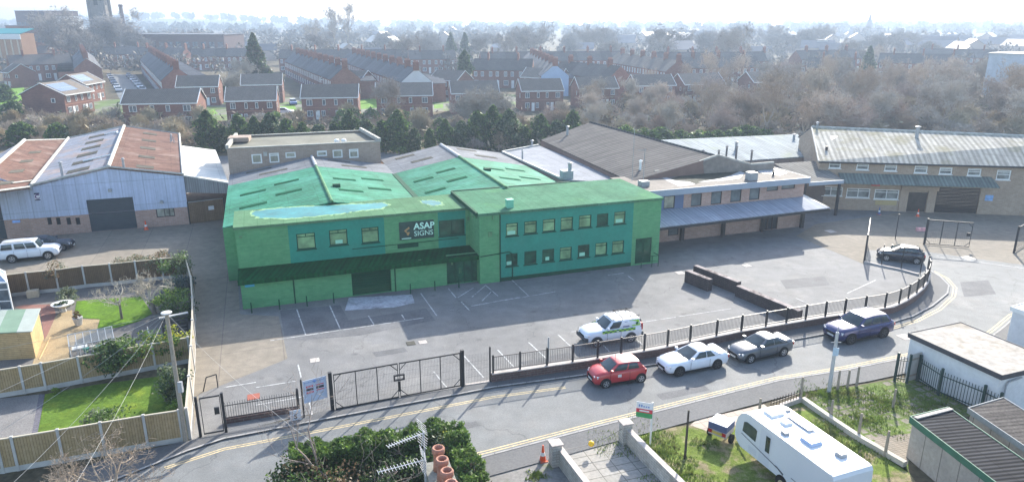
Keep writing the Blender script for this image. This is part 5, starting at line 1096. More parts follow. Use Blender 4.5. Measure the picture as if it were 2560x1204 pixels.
sidep('side_window', [(CL-.55,1.5),(CL-1.55,1.42),(CL-1.6,2.05),(CL-1.5,2.12),(CL-.85,2.15),(CL-.62,2.05)], autoglass)
sidep('door', [(CL-1.85,.65),(CL-2.6,.65),(CL-2.6,2.4),(CL-1.85,2.4)], M('caravan_door',(.60,.62,.66),.4,.4,()), -.006)
sidep('door_window', [(CL-2.25,1.35),(CL-2.55,1.35),(CL-2.55,2.2),(CL-2.25,2.2)], autoglass, .004)
dk_ = M('graphite_stripe',(.10,.105,.12),.5,.4,())
sidep('stripe', [(CL-.5,1.32),(CL-3.3,.93),(CL-3.3,.98),(CL-.5,1.36)], dk_, .006); sidep('stripe', [(CL-3.0,1.02),(CL-3.6,.80),(CL-3.62,.92),(CL-3.1,1.05)], dk_, .008); sidep('stripe', [(CL-4.1,1.0),(0.1,.92),(.1,.97),(CL-4.1,1.04)], dk_, .006)
sidep('access_panel', [(CL-1.1,.68),(CL-1.7,.68),(CL-1.7,1.0),(CL-1.1,1.0)], M('caravan_door',(0,0,0)), .002)
for x in (CL-3.55, CL-4.35):
    for sg in (-1,1):
        m = MB(); m.tube((x,sg*(cw/2-.3),.36), (x,sg*(cw/2+.006),.36), .42, n=18); m.build('wheel_arch', arch, cv)
        m = MB(); m.tube((x,sg*(cw/2-.2),.32), (x,sg*(cw/2+.02),.32), .32, n=18); wh = m.build('wheel', tyre, cv); m = MB(); m.tube((x,sg*(cw/2),.32), (x,sg*(cw/2+.03),.32), .2, n=14); m.build('rim', M('dull_rim',(.5,.42,.25),.5,.4), wh)
m = MB(); m.tube((CL-.3,-.5,.5), (CL+1.1,0,.5), .05); m.tube((CL-.3,.5,.5), (CL+1.1,0,.5), .05); m.tube((CL+.9,0,0), (CL+.9,0,.75), .04); m.build('drawbar', greym, cv)
for sg in (-1,1): m = MB(); m.obox((-.03,sg*.85,.9), (.035,0,0), (0,sg*.2,0), (0,0,.5)); m.build('tail_light', redl, cv)
m = MB(); m.obox((-.03,-.5,1.35), (.035,0,0), (0,1.0,0), (0,0,.03)); m.obox((-.05,-.55,1.9), (.05,0,0), (0,.5,0), (0,0,.03)); m.build('grab_handle', greym, cv)
cv.location = (rc.x, rc.y, 0); cv.rotation_euler = (0,0,math.atan2(ax.y, ax.x))
# box trailer
z = 1.1; a, b, c, d = at(1770,1053,z), at(1819,1066,z), at(1841,1048,z), at(1790,1033,z); c0 = (a+b)/2; ax = ((d-a)+(c-b))/2; TL = ax.length; ax.normalize(); tw = (b-a).length
tr = thing('box_trailer', 'small box trailer under a pale blue sheet beside the caravan nose', 'trailer', (0,0,0))
m = MB(); m.faces([(0,-tw/2,.72),(TL,-tw/2,.72),(TL,tw/2,.72),(0,tw/2,.72),(0,-tw/2,z),(TL,-tw/2,z),(TL,tw/2,z),(0,tw/2,z),(TL*.5,0,z+.1)], [(0,1,5,4),(1,2,6,5),(2,3,7,6),(3,0,4,7),(4,5,8),(5,6,8),(6,7,8),(7,4,8)]); m.mi = [1,1,1,1,0,0,0,0]
m.build('cover', [M('pale_sheet_cover',(.66,.70,.76),.5,.4,((2,.15),)), M('dark_blue_cover',(.08,.10,.2),.6,.3)], tr)
m = MB(); m.box(.02,TL-.02,-tw/2+.02,tw/2-.02,.4,.72); m.build('body', M('trailer_tin',(.42,.38,.38),.5,.4,((2,.2),)), tr)
for sg in (-1,1): m = MB(); m.box(-.03,.02,sg*(tw/2-.14)-.11,sg*(tw/2-.14)+.11,.5,.68); m.build('tail_light', redl, tr)
m = MB(); m.box(-.03,.02,-.3,.3,.52,.64); m.build('number_plate', platey, tr)
for sg in (-1,1): m = MB(); m.tube((TL*.5,sg*(tw/2+.02),.25), (TL*.5,sg*(tw/2+.17),.25), .25, n=14); m.build('wheel', tyre, tr)
m = MB(); m.tube((TL,0,.42), (TL+.9,0,.42), .04); m.build('drawbar', greym, tr)
tr.location = (c0.x,c0.y,0); tr.rotation_euler = (0,0,math.atan2(ax.y,ax.x))
# ================================================================ plants
def rdir(rg): 
    while 1:
        v = V((rg.uniform(-1,1),rg.uniform(-1,1),rg.uniform(-1,1)))
        if .05 < v.length < 1: return v.normalized()
def leaf(m, p, s, rg, mi=0, asp=.6):
    a = rdir(rg); b = a.orthogonal().normalized(); b = (b*math.cos(rg.random()*6)+a.cross(b)*math.sin(rg.random()*6)).normalized(); c = a.cross(b)
    a = b*s; c = c*s*asp
    m.poly([p-a-c*.5, p-a*.1-c, p+a, p+c], mi)
def foliage(m, c, rx, ry, rz, n, s, rg, clumps=14, mis=1, zmin=.05, tight=.33):
    c = V(c); cl = []
    for k in range(clumps):
        d = rdir(rg); r = rg.uniform(.45,.82); cl.append((V((d.x*rx*r, d.y*ry*r, d.z*rz*r)), rg.uniform(.7,1.25), rg.randrange(mis)))
    for i in range(n):
        o, q, mi = rg.choice(cl); d = rdir(rg)*(rg.random()**.4)*tight*q
        p = c+o+V((d.x*rx*1.0, d.y*ry*1.0, d.z*rz*1.0))
        if p.z < zmin: p.z = zmin+rg.random()*.1
        leaf(m, p, s*rg.uniform(.6,1.3), rg, mi if rg.random() < .8 else rg.randrange(mis))
def boxfoliage(m, a, b, w, z0, z1, n, s, rg, mis=1, rag=.22):
    a, b = V(a), V(b); d = b-a; L = d.length; u = d.normalized(); nn = V((-u.y,u.x,0))
    for i in range(n):
        f = rg.random(); k = rg.random(); bump = rag*(math.sin(f*L*2.1)+math.sin(f*L*5.3+1.3))*.5
        if k < .38: p = a+d*f+nn*(rg.uniform(-w/2,w/2)); z = z1+bump-abs(rg.gauss(0,.16))
        elif k < .8: sgn = rg.choice((-1,1)); p = a+d*f+nn*sgn*(w/2+bump*.5-abs(rg.gauss(0,.12))); z = rg.uniform(z0,z1+bump*.6)
        else: p = a+d*f+nn*rg.uniform(-w/2,w/2); z = rg.uniform(z0,z1)
        leaf(m, V((p.x,p.y,z)), s*rg.uniform(.6,1.3), rg, 0 if rg.random() < .75 or mis == 1 else rg.randrange(mis))
def branch(m, p, d, L, r, lev, rg, mi=0, up_=.15, fork=3, shrink=.68, wob=.5, tw=None, minr=.0065):
    n = 3 if lev > 1 else 2; seg = L/n; pts = [p]; rr = r
    for k in range(n):
        d = (d+rdir(rg)*wob*.35+V((0,0,up_*.35))).normalized(); q = pts[-1]+d*seg; r2 = max(minr, r*(1-.42*(k+1)/n)); m.tube(pts[-1], q, rr, r2, 5 if lev > 2 else 3, mi, cap=False); pts.append(q); rr = r2
    if lev <= 0: 
        if tw: tw(q)
        return
    for k in range(fork+rg.choice((0,0,1))):
        s0 = pts[rg.randint(1,n)]; nd = (d+rdir(rg)*(.75+wob*.5)).normalized(); nd.z = nd.z if nd.z > -.3 else nd.z*.4
        branch(m, s0, nd, L*shrink*rg.uniform(.75,1.15), rr*.78, lev-1, rg, mi, up_, fork, shrink, wob, tw, minr)
def LM(name, col, alt=None, tr=.38, nz_=((1.2,.35),(9,.25)), vary=.12): return M(name, col, .55, .35, nz_, alt=alt, altn=(1.0,.45,.62) if alt else (.3,.5,.6), trans=tr, vary=vary)
ever = LM('evergreen_leaf', (.09,.158,.038), (.135,.205,.045)); dkever = LM('dark_leaf', (.048,.084,.032), (.07,.108,.036)); yelv = LM('yellow_leaf', (.38,.38,.05), (.2,.26,.04)); brn = LM('russet_leaf', (.24,.16,.09), (.15,.13,.06)); grl = LM('grey_green_leaf', (.15,.185,.11), (.2,.225,.13)); lime_ = LM('fresh_leaf', (.19,.29,.045), (.12,.2,.04)); blul = LM('blue_green_leaf', (.075,.115,.10), None)
bark = M('bark', (.19,.16,.13), .9, .2, ((3,.3),)); twig = M('twig', (.30,.24,.18), .9, .2, ((2,.25),)); pale_twig = M('pale_twig', (.42,.37,.29), .9, .2, ((2,.2),))
grassm = M('lawn', (.095,.17,.024), .95, .05, ((.5,.18),(4,.2),(22,.22)), alt=(.12,.22,.02), altn=(.5,.5,.72), bump=.6)
roughg = M('rough_grass', (.14,.185,.04), .95, .05, ((.5,.3),(3,.3),(14,.3)), alt=(.22,.185,.11), altn=(.75,.48,.58), bump=.8)
gravel = M('yellow_gravel', (.33,.25,.145), .95, .2, ((.8,.15),(16,.35)), bump=.6); ggrav = M('grey_gravel', (.20,.19,.18), .95, .2, ((.6,.15),(14,.3)), bump=.5); soil = M('soil', (.065,.052,.042), .95, .1, ((.8,.3),(7,.35)))
sheet('garden_soil', [(-140,700),(468,660),(486,905),(0,995),(-200,1010)], .006, M('damp_gravel',(.15,.14,.13),.95,.2,((.6,.2),(12,.3)),bump=.5))
sheet('lawn', [(192,753),(260,747),(352,741),(381,784),(348,803),(293,819),(243,824),(250,798),(205,795),(183,801)], .03, grassm)
sheet('gravel', [(135,795),(150,780),(180,775),(183,801),(205,797),(250,798),(243,827),(190,850),(172,898),(140,905),(80,912),(95,870),(112,845),(118,820)], .012, gravel)
sheet('brick_paving', [(35,768),(60,762),(132,760),(140,785),(135,800),(118,838),(112,848),(104,800),(100,780)], .014, M('red_paving',(.235,.11,.085),.85,.25,((1,.15),),pat=('slab',.2,.1,(.26,.125,.095),(.17,.1,.08),.01)))
sheet('lawn', [(113,985),(235,962),(430,936),(470,935),(475,1098),(262,1134),(80,1160)], .02, M('long_lawn',(.10,.165,.026),.95,.05,((.45,.2),(4,.25),(18,.25)),alt=(.17,.225,.03),altn=(.6,.5,.66),bump=.7))
sheet('gravel', [(-120,1010),(98,985),(66,1168),(-140,1200)], .012, ggrav); sheet('gravel_edge', [(98,985),(112,985),(80,1160),(64,1166)], .016, M('slate_chips',(.12,.115,.13),.9,.3,((8,.4),)))
sheet('driveway', [(1190,1152),(1388,1108),(1405,1130),(1500,1250),(1150,1260)], .015, M('drive_tarmac',(.21,.20,.185),.9,.2,((.6,.15),(6,.2)),alt=(.13,.15,.05),altn=(.9,.55,.66)))
sheet('patio', [(1404,1124),(1556,1090),(1735,1250),(1490,1250)], .02, M('slab_paving',(.30,.28,.25),.9,.25,((.5,.2),(5,.15)),pat=('slab',.95,.62,(.34,.32,.285),(.14,.13,.11),.025),alt=(.2,.19,.16),altn=(.5,.5,.75)))
sheet('rough_grass', [(1573,1075),(1728,1062),(1800,1045),(2003,1001),(2262,1166),(2330,1260),(1740,1260)], .012, roughg)
sheet('concrete_hardstanding', [(1725,1062),(1740,1050),(1910,1010),(1925,1022),(1790,1085)], .016, M('pinkish_slabs',(.40,.33,.27),.9,.2,((.6,.15),),pat=('slab',.6,.6,(.43,.36,.29),(.25,.2,.17),.02)))
sheet('overgrown_slabs', [(2006,1000),(2080,975),(2230,948),(2296,950),(2450,1035),(2420,1040),(2283,1060),(2270,1180),(2150,1100)], .012, M('slabs_in_grass',(.20,.18,.145),.95,.2,((.5,.3),(6,.3)),pat=('slab',.62,.62,(.23,.205,.16),(.10,.14,.03),.09),alt=(.10,.145,.03),altn=(.55,.47,.55),bump=.8))
sheet('block_strip', [(2178,1092),(2283,1082),(2270,1160),(2240,1150)], .016, M('block_strip',(.22,.19,.155),.9,.2,((.8,.2),),pat=('slab',.3,.16,(.25,.21,.17),(.13,.12,.08),.015)))
# ---------------------------------------------------------------- timber fences
paneld = M('fence_panel', (.31,.225,.115), .85, .2, ((.6,.15),(5,.15)), pat=('plank',3,.13,(.35,.26,.145),(.2,.14,.07),.012)); conp = M('concrete_post', (.42,.41,.385), .9, .2, ((1.5,.15),))
pdark = M('fence_panel_shade', (.13,.085,.05), .85, .2, ((.6,.15),(5,.15)), pat=('plank',3,.13,(.16,.105,.06),(.07,.05,.03),.012))  # darker boards: the back fence's shade is put into the colour
def fence(lab, pix, h, mat, xs=None, cap=True, gb_=True, postw=.13):
    P_ = [at(*p) for p in pix]; t = thing('timber_fence', lab, 'fence', P_[0])
    for i, (a, b) in enumerate(zip(P_, P_[1:])):
        W = Wall(a,b); m = MB(); wbox(m, W, .06, W.L-.06, .3 if gb_ else .05, h, -.025, .025); pn = m.build('panel', mat, t)
        if gb_: m = MB(); wbox(m, W, .06, W.L-.06, 0, .297, -.03, .03); m.build('gravel_board', conp, t)
        if cap: m = MB(); wbox(m, W, .06, W.L-.06, h+.002, h+.05, -.05, .05); m.build('capping', M('pale_capping',(.45,.40,.31),.85,.2,()), t)
    for p in P_: m = MB(); m.cbox(p, postw, postw, h+.1, .3); m.build('post', conp, t)
    return t
fence('tall tan boarded fence along the street, bottom left, with concrete posts', [(-170,1216),(-70,1197),(10,1181),(47,1175),(160,1155),(265,1136),(371,1117),(458,1103)], 1.85, paneld)
fence('tan boarded fence across the middle between the gravel garden and the lower lawn', [(-120,1013),(63,983),(116,974),(206,957),(296,940),(390,922),(478,905)], 1.75, paneld)
fence('shade-toned brown fence along the paved yard at the back of the garden', [(-150,772),(-40,750),(75,735),(148,728),(215,718),(282,712),(345,705),(410,698),(470,692)], 1.85, pdark)
fence('long pale capped fence seen end on beside the brown concrete drive', [(470,692),(484,745),(488,800),(489,860),(486,930),(482,1010),(476,1096)], 1.8, M('silvered_panel',(.33,.29,.24),.85,.2,((.6,.2),),pat=('plank',3,.14,(.38,.34,.28),(.2,.17,.13),.015)), postw=.16)
# shed
z = 2.0; q = [at(80,827,z), at(103,777,z), at(103,777,z)+V((-4.2,-.6,0)), at(80,827,z)+V((-4.2,-.6,0))]
t = thing('garden_shed', 'timber garden shed with green grey striped felt roof on the gravel', 'shed', V((q[0].x-2,q[0].y+1.5,0)))
shw = M('shed_boards', (.42,.30,.15), .8, .2, ((.6,.12),(5,.12)), pat=('tile',4,.13,(.46,.33,.17),(.25,.17,.08),.012))
c = sum(q, V())/4; qi = [c+(p-c)*.93 for p in q]
m = MB(); m.prism([(p.x,p.y) for p in qi], 0, z-.02); m.build('wall', shw, t)
for f0, f1, col in ((0,.22,(.34,.37,.33)),(.22,.5,(.17,.25,.18)),(.5,.75,(.30,.34,.30)),(.75,1,(.24,.29,.24))):
    m = MB(); a0, a1 = q[0]*(1-f0)+q[3]*f0, q[0]*(1-f1)+q[3]*f1; b0, b1 = q[1]*(1-f0)+q[2]*f0, q[1]*(1-f1)+q[2]*f1; slab(m, [up(a0,.0),up(b0,.22),up(b1,.22),up(a1,.0)], .06); m.build('roof_felt', M('felt_%d' % int(f0*100), col, .9, .2, ((1,.12),)), t)
m = MB(); a, b = qi[0], qi[1]; d = b-a; m.faces([V((a.x,a.y,z-.1)),V((b.x,b.y,z-.1)),V((b.x,b.y,z+.18)),V((a.x,a.y,z-.02))], [(0,1,2,3)]); m.tube(V((b.x,b.y,0))+V((.35,.1,0)), V((a.x,a.y,0))+V((.35,-.2,.0)), .05); m.build('barge_board', shw, t)
# conservatory at the left edge
fp = [at(33,775), at(33,775)+V((-3.6,-.5,0)), at(33,775)+V((-4.4,3.4,0)), at(26,745)]
t = thing('conservatory', 'white framed glazed porch clipped by the left edge beside the shed', 'conservatory', fp[0])
cgl = M('sky_glass',(.25,.32,.42),.1,.5,((.8,.3),)); m = MB(); mg = MB(); hh = 2.3
for i in range(4):
    a, b = fp[i], fp[(i+1)%4]; d = b-a; n_ = 4
    for k in range(n_): p = a+d*k/n_; m.cbox(p, .08, .08, hh, .1)
    for zz in (.05,.75,1.7,hh-.08): m.obox(V((a.x,a.y,zz))-V((.03,.03,0)), d, V((.06,.06,0)), V((0,0,.07)))
    mg.poly([a,b,up(b,hh),up(a,hh)])
ap = up((fp[0]+fp[2])/2, hh+.8)
mr = MB()
for i in range(4):
    a, b = up(fp[i],hh), up(fp[(i+1)%4],hh); mr.poly([a,b,ap]); m.tube(a, ap, .05, n=4); m.tube((a+b)/2, ap, .04, n=4); m.tube(a, b, .06, n=4)
m.build('frame', whitem, t); mg.build('glazing', M('porch_glass',(.10,.12,.14),.1,.5,((1,.5),)), t); mr.build('roof_glazing', cgl, t)
# greenhouse (low aluminium frame)
fa, fb_ = at(178,897), at(290,874); d = fb_-fa; u = d.normalized(); nn = V((-u.y,u.x,0)); t = thing('greenhouse', 'low aluminium greenhouse with clear panes against the tan fence', 'greenhouse', fa)
m = MB(); hf, hr, wd = .9, 1.25, 1.3; n_ = 6
A = [fa, fb_, fb_+nn*wd, fa+nn*wd]
for k in range(n_+1):
    p = fa+d*k/n_; m.tube(p, up(p,hf), .022, n=4); m.tube(up(p,hf), up(p+nn*wd,hr), .022, n=4); m.tube(p+nn*wd, up(p+nn*wd,hr), .022, n=4)
for a, b in ((up(fa,hf),up(fb_,hf)),(up(A[3],hr),up(A[2],hr)),(up(fa,.05),up(fb_,.05)),(up(A[3],.05),up(A[2],.05)),(up(fa,hf),up(A[3],hf)),(up(fb_,hf),up(A[2],hf)),(up(fa,.05),up(A[3],.05)),(up(fb_,.05),up(A[2],.05))): m.tube(a, b, .03, n=4)
m.build('frame', M('bright_aluminium',(.36,.38,.39),.4,.5,()), t)
gl = bpy.data.materials.new('clear_glass'); gl.use_nodes = True; n2 = gl.node_tree; pb = n2.nodes['Principled BSDF']; tb = n2.nodes.new('ShaderNodeBsdfTransparent'); mx = n2.nodes.new('ShaderNodeMixShader'); mx.inputs[0].default_value = .84; pb.inputs['Base Color'].default_value = (.4,.45,.45,1); pb.inputs['Roughness'].default_value = .08
n2.links.new(pb.outputs[0], mx.inputs[1]); n2.links.new(tb.outputs[0], mx.inputs[2]); n2.links.new(mx.outputs[0], n2.nodes['Material Output'].inputs['Surface'])
m = MB(); m.poly([fa,fb_,up(fb_,hf),up(fa,hf)]); m.poly([up(fa,hf),up(fb_,hf),up(A[2],hr),up(A[3],hr)]); m.poly([A[2],A[3],up(A[3],hr),up(A[2],hr)]); m.poly([fb_,A[2],up(A[2],hr),up(fb_,hf)]); m.poly([A[3],fa,up(fa,hf),up(A[3],hr)]); m.build('glazing', gl, t)
for i, (f, w) in enumerate([(.35,.4),(.5,.5),(.62,.35),(.72,.4),(.85,.4)]):
    m = MB(); p = fa+d*f+nn*(.7+.15*(i%2)); m.lathe(p, [(.14,0),(.19,.3),(.17,.3)], 10); tag(m.build('plant_pot', [M('teal_pot',(.03,.22,.17),.5,.4,()), M('pale_pot',(.5,.48,.42),.7,.3,())][i%2]), ['green tub inside the greenhouse near its middle','pale pot inside the greenhouse left of centre','green tub inside the greenhouse right of centre','pale pot inside the greenhouse on the right','green tub inside the greenhouse at its right end'][i], 'plant pot')
m = MB(); p = fa+d*.22+nn*.5; m.cbox(up(p,.5), .9, .45, .05, math.atan2(u.y,u.x)); m.cbox(p, .06, .4, .5, math.atan2(u.y,u.x)); tag(m.build('staging_tray', whitem), 'white staging tray inside the greenhouse at its left end', 'tray')
# planter bowl, pot, slatted bay, trough
b = at(160,778); t = thing('planter_bowl', 'wide white bowl planter on the gravel below the round shrub', 'planter', b); m = MB(); m.lathe(b, [(.2,0),(.16,.25),(.7,.6),(.8,.68),(.7,.68)], 18); m.build('bowl', M('pale_bowl',(.5,.49,.46),.7,.3,((2,.15),)), t); m = MB(); foliage(m, up(b,.72), .6,.6,.2, 300, .07, R, 8, zmin=.6); m.build('planting', dkever, t)
b = at(197,812); t = thing('plant_pot', 'white tapered pot with clipped plant at the lawn corner', 'plant pot', b); m = MB(); m.lathe(b, [(.22,0),(.33,.55),(.36,.6),(.3,.6)], 14); m.build('pot', M('pale_bowl',(0,0,0)), t); m = MB(); foliage(m, up(b,.85), .4,.4,.3, 350, .06, R, 8, zmin=.55); m.build('planting', brn, t)
a, b = at(410,850), at(474,836); W = Wall(a,b); t = thing('slatted_bay', 'dark slatted timber bay by the garden corner behind the telegraph pole', 'compost bay', a); m = MB()
for k in range(6): wbox(m, W, 0, W.L, .08+k*.26, .24+k*.26, 0, .04)
m.build('slats', M('weathered_dark',(.085,.08,.075),.85,.2,((2,.2),)), t); m = MB(); wbox(m, W, -.1, W.L+.1, 1.66, 1.74, -.1, .14); m.build('top_rail', conp, t); m = MB(); wbox(m, W, 0, .1, 0, 1.66, -.1, -.002); wbox(m, W, W.L-.1, W.L, 0, 1.66, -.1, -.002); m.build('uprights', M('weathered_dark',(0,0,0)), t)
a = at(374,858); m = MB(); m.faces([a+V((-.12,0,0)),a+V((.22,.1,0)),up(a,1.25),a+V((-.12,.06,0)),a+V((.22,.16,0)),up(a,1.25)+V((0,.06,0))], [(0,1,2),(5,4,3),(0,3,4,1),(1,4,5,2),(2,5,3,0)]); tag(m.build('white_board', whitem), 'narrow pointed white board leaning on the middle fence', 'board')
a, b = at(68,746), at(98,742); W = Wall(a,b); m = MB(); wbox(m, W, 0, W.L, 0, .55, -.6, 0); tag(m.build('trough', M('pale_trough',(.45,.38,.28),.9,.2)), 'pale square trough below the dark back fence', 'trough')
a, b = at(20,740), at(72,732); W = Wall(a,b); m = MB(); wbox(m, W, 0, W.L, 0, 1.15, -.1, .02); tag(m.build('garden_wall', M('peach_render',(.42,.29,.19),.9,.2,((.8,.15),))), 'peach rendered garden wall in front of the dark back fence', 'wall')
# shrubs in the gardens
def shrub(px_, r, rz, mat, lab, n=900, s=.09, z0=0.0, clumps=14, stem=True, mats=None):
    b = at(*px_); t = thing('shrub', lab, 'shrub', b); m = MB(); foliage(m, up(b,z0+rz), r, r, rz, n, s, R, clumps, len(mats) if mats else 1, tight=.42); m.build('foliage', mats or mat, t)
    if stem:
        m = MB()
        for k in range(4): m.tube(b, up(b,z0+rz)+V((R.uniform(-.3,.3)*r,R.uniform(-.3,.3)*r,0)), .035, .015, 4)
        m.build('stems', bark, t)
shrub((172,757), .95, .7, grl, 'round yellowish shrub by the white bowl planter', 900)
shrub((145,727), 1.0, .9, grl, 'umbrella shaped dry shrub by the dark back fence', 700, .07, .9, 10, mats=[grl,brn])
shrub((345,690), 1.2, .8, brn, 'tan clipped shrub on the back fence, leftmost of the row', 800, .07, .5, 12, mats=[brn,grl]); shrub((300,700), 1.1, .8, brn, 'thin tan shrub left of the tan clipped one', 600, .07, .5, 10, mats=[brn,grl]); shrub((395,690), 1.6, .8, grl, 'wide flat topped olive shrub on the back fence', 1100, .08, .7, 16, mats=[grl,brn]); shrub((445,700), 1.7, 1.2, ever, 'tall grey green shrub in the far garden corner', 1400, .09, .3, 18, mats=[ever,grl])
shrub((445,740), 1.5, .9, blul, 'blue green spreading shrub below the garden corner', 1200, .09, 0, 16); shrub((425,775), 1.6, .8, ever, 'fresh green spreading shrub right of the twisted tree', 1300, .09, .1, 16, mats=[ever,lime_]); shrub((455,800), 1.5, 1.3, dkever, 'dark feathery shrub against the end on fence', 1300, .09, 0, 16, mats=[dkever,ever])
shrub((300,935), 1.7, 1.25, ever, 'broad glossy dark shrub below the middle fence', 2400, .12, 0, 22, mats=[dkever,ever]); shrub((388,915), 1.3, 1.0, yelv, 'yellow variegated shrub left of the telegraph pole', 1400, .10, .5, 16, mats=[yelv,ever]); shrub((450,905), 1.0, 1.1, yelv, 'second yellow variegated shrub right of the telegraph pole', 1000, .10, .4, 14, mats=[yelv,ever])
shrub((443,1000), 1.0, 1.15, grl, 'tall rounded clipped grey shrub behind the telegraph pole', 1700, .09, .1, 20, mats=[grl,dkever]); shrub((270,1090), 1.45, .62, grl, 'low domed silver green shrub inside the street fence', 1700, .08, .3, 20, mats=[grl,ever]); shrub((158,1120), .9, .3, ever, 'low strip of small leaved plants inside the street fence', 500, .07, .2, 10, mats=[ever,grl]); shrub((440,1040), .5, .4, lime_, 'small yellow green clump at the pole foot', 350, .07, .1, 8); shrub((138,985), .4, .25, lime_, 'tiny fresh green plant at the middle fence foot', 200, .06, 0, 6, stem=False)
# small bare garden trees
def gtree(px_, h, lab, mat, seed, r0=.11, lev=4, d0=(0,0,1), fork=3, wob=.75, shrink=.66, first=.34, up_=.12):
    rg = random.Random(seed); b = at(*px_); t = thing('bare_tree', lab, 'tree', b); m = MB(); p = up(b, h*first); m.tube(b, p+V((d0[0],d0[1],0))*.4, r0, r0*.75, 7); m.build('trunk', bark, t)
    m = MB(); 
    for k in range(fork+1): branch(m, p+V((d0[0],d0[1],0))*.4-V((0,0,.1)), (rdir(rg)*.9+V((d0[0],d0[1],.7))).normalized(), h*.36, r0*.62, lev, rg, 0, up_, fork, shrink, wob)
    m.build('crown', mat, t)
gtree((305,797), 3.6, 'small bare tree standing on the upper lawn', pale_twig, 3, .10, 4); gtree((388,785), 3.5, 'twisted leaning bare tree at the lawn edge', pale_twig, 5, .16, 5, (-.5,.2,0))
gtree((300,1285), 4.5, 'dense twiggy bare tree in front of the street fence, bottom left', twig, 8, .12, 5, shrink=.72, wob=.8, fork=3); gtree((175,1300), 3.6, 'small twiggy bare tree at the bottom left corner', twig, 9, .10, 5)
gtree((800,1225), 6.0, 'thin pale bare tree rising from the hedge by the street', M('grey_twig',(.27,.22,.19),.9,.2), 11, .10, 5, fork=2, wob=.55, shrink=.78, first=.2, up_=.35); 
# hedge and the shrubs it encloses
sheet('garden_soil', [(690,1130),(1140,1060),(1215,1260),(680,1300)], .008, soil)
rg = random.Random(4); ha, hb, hc = at(722,1130,0), at(1138,1062,0), at(1215,1230,0)
ha, hb, hc = at(722,1125,1.9), at(1128,1058,1.9), at(1192,1195,1.9)
for lab, a, b, n in (('long clipped evergreen hedge along the street at the bottom', ha, hb, 9000), ('short clipped evergreen hedge running from the street corner towards the chimney pots', hb, hc, 5200)):
    a, b = V((a.x,a.y,0)), V((b.x,b.y,0)); t = thing('hedge', lab, 'hedge', a, 'clipped hedges'); m = MB(); boxfoliage(m, a, b, 1.15, .1, 1.9, n, .10, rg, 2, .3); m.build('foliage', [ever, lime_], t)
    m = MB(); strip(m, [a+(b-a)*.02, b-(b-a)*.02], .6, 0, 1.35); m.build('dark_core', dkever, t)  # solid dark block, coloured to stand for shade inside the hedge
def aty(x, y, Y): u, b, c = ray(x,y); k = Y/b; return V((u*k, Y, CAMH+c*k))
def shrubw(c, r, rz, mats, lab, n, s=.09, seed=1):
    rg = random.Random(seed); b = V((c[0],c[1],0)); t = thing('shrub', lab, 'shrub', b); m = MB(); foliage(m, up(b,rz), r, r, rz, n, s, rg, 20, len(mats), tight=.45); m.build('foliage', mats, t); m = MB()
    for k in range(4): m.tube(b, up(b,rz)+V((rg.uniform(-.3,.3)*r,rg.uniform(-.3,.3)*r,0)), .035, .015, 4)
    m.build('stems', bark, t)
p = at(770,1165,1.3); shrubw(p, 1.7, .95, [brn,ever], 'straggly russet leaved shrub at the left end of the hedge', 2200, .08, 1); p = at(735,1190,1.2); shrubw(p, 1.2, .9, [ever,dkever], 'dark green shrub behind the russet one', 1400, .09, 2); p = at(880,1200,1.0); shrubw(p, 1.4, .8, [dkever,brn], 'low dark shrub inside the hedge left of the aerials', 1500, .09, 3); p = at(985,1180,1.0); shrubw(p, 1.7, .8, [dkever,ever], 'broad dark evergreen behind the two aerials', 2400, .09, 4)
p = at(1100,1108,1.6); shrubw(p, .75, 1.0, [yelv,grl], 'pale variegated shrub above the chimney pots', 1300, .09, 5); p = at(1180,1190,1.6); shrubw(p, 1.0, 1.1, [grl,brn], 'greyish brown shrub right of the chimney pots', 1700, .08, 6); p = at(1060,1150,1.2); shrubw(p, 1.2, .9, [dkever,ever], 'dark shrub behind the aerial mast', 1500, .09, 7)
m = MB()
for (a, b, c, n) in ((1340,1190,.7,200),(1600,1100,3.2,900),(1650,1130,2.0,500),(2050,985,2.2,700),(2120,985,2.0,600),(2210,1005,2.6,900),(2160,1050,2.4,700),(2060,1080,2.2,700),(2120,1130,2.0,600),(2330,1010,2.6,500),(1700,1190,2.4,700),(1760,1110,1.0,200)):
    o = at(a,b)
    for k in range(n*2):
        rr_ = c*.75*R.random()**.8; a_ = R.uniform(0,2*PI); rr_ *= 1+.35*math.sin(3*a_+a)+.25*math.sin(5*a_+b); q_ = o+V((rr_*math.cos(a_),rr_*math.sin(a_)*.8,0)); h = R.uniform(.04,.2); an = R.uniform(0,PI); dx = V((math.cos(an)*.03,math.sin(an)*.03,0)); m.poly([q_-dx, q_+dx, q_+V((R.gauss(0,.04),R.gauss(0,.04),h))])
tag(m.build('grass_tufts', LM('tuft_grass',(.13,.20,.035),(.19,.20,.07),.3)), 'tufts of grass growing on the rough plots and slabs', 'grass', kind='stuff')
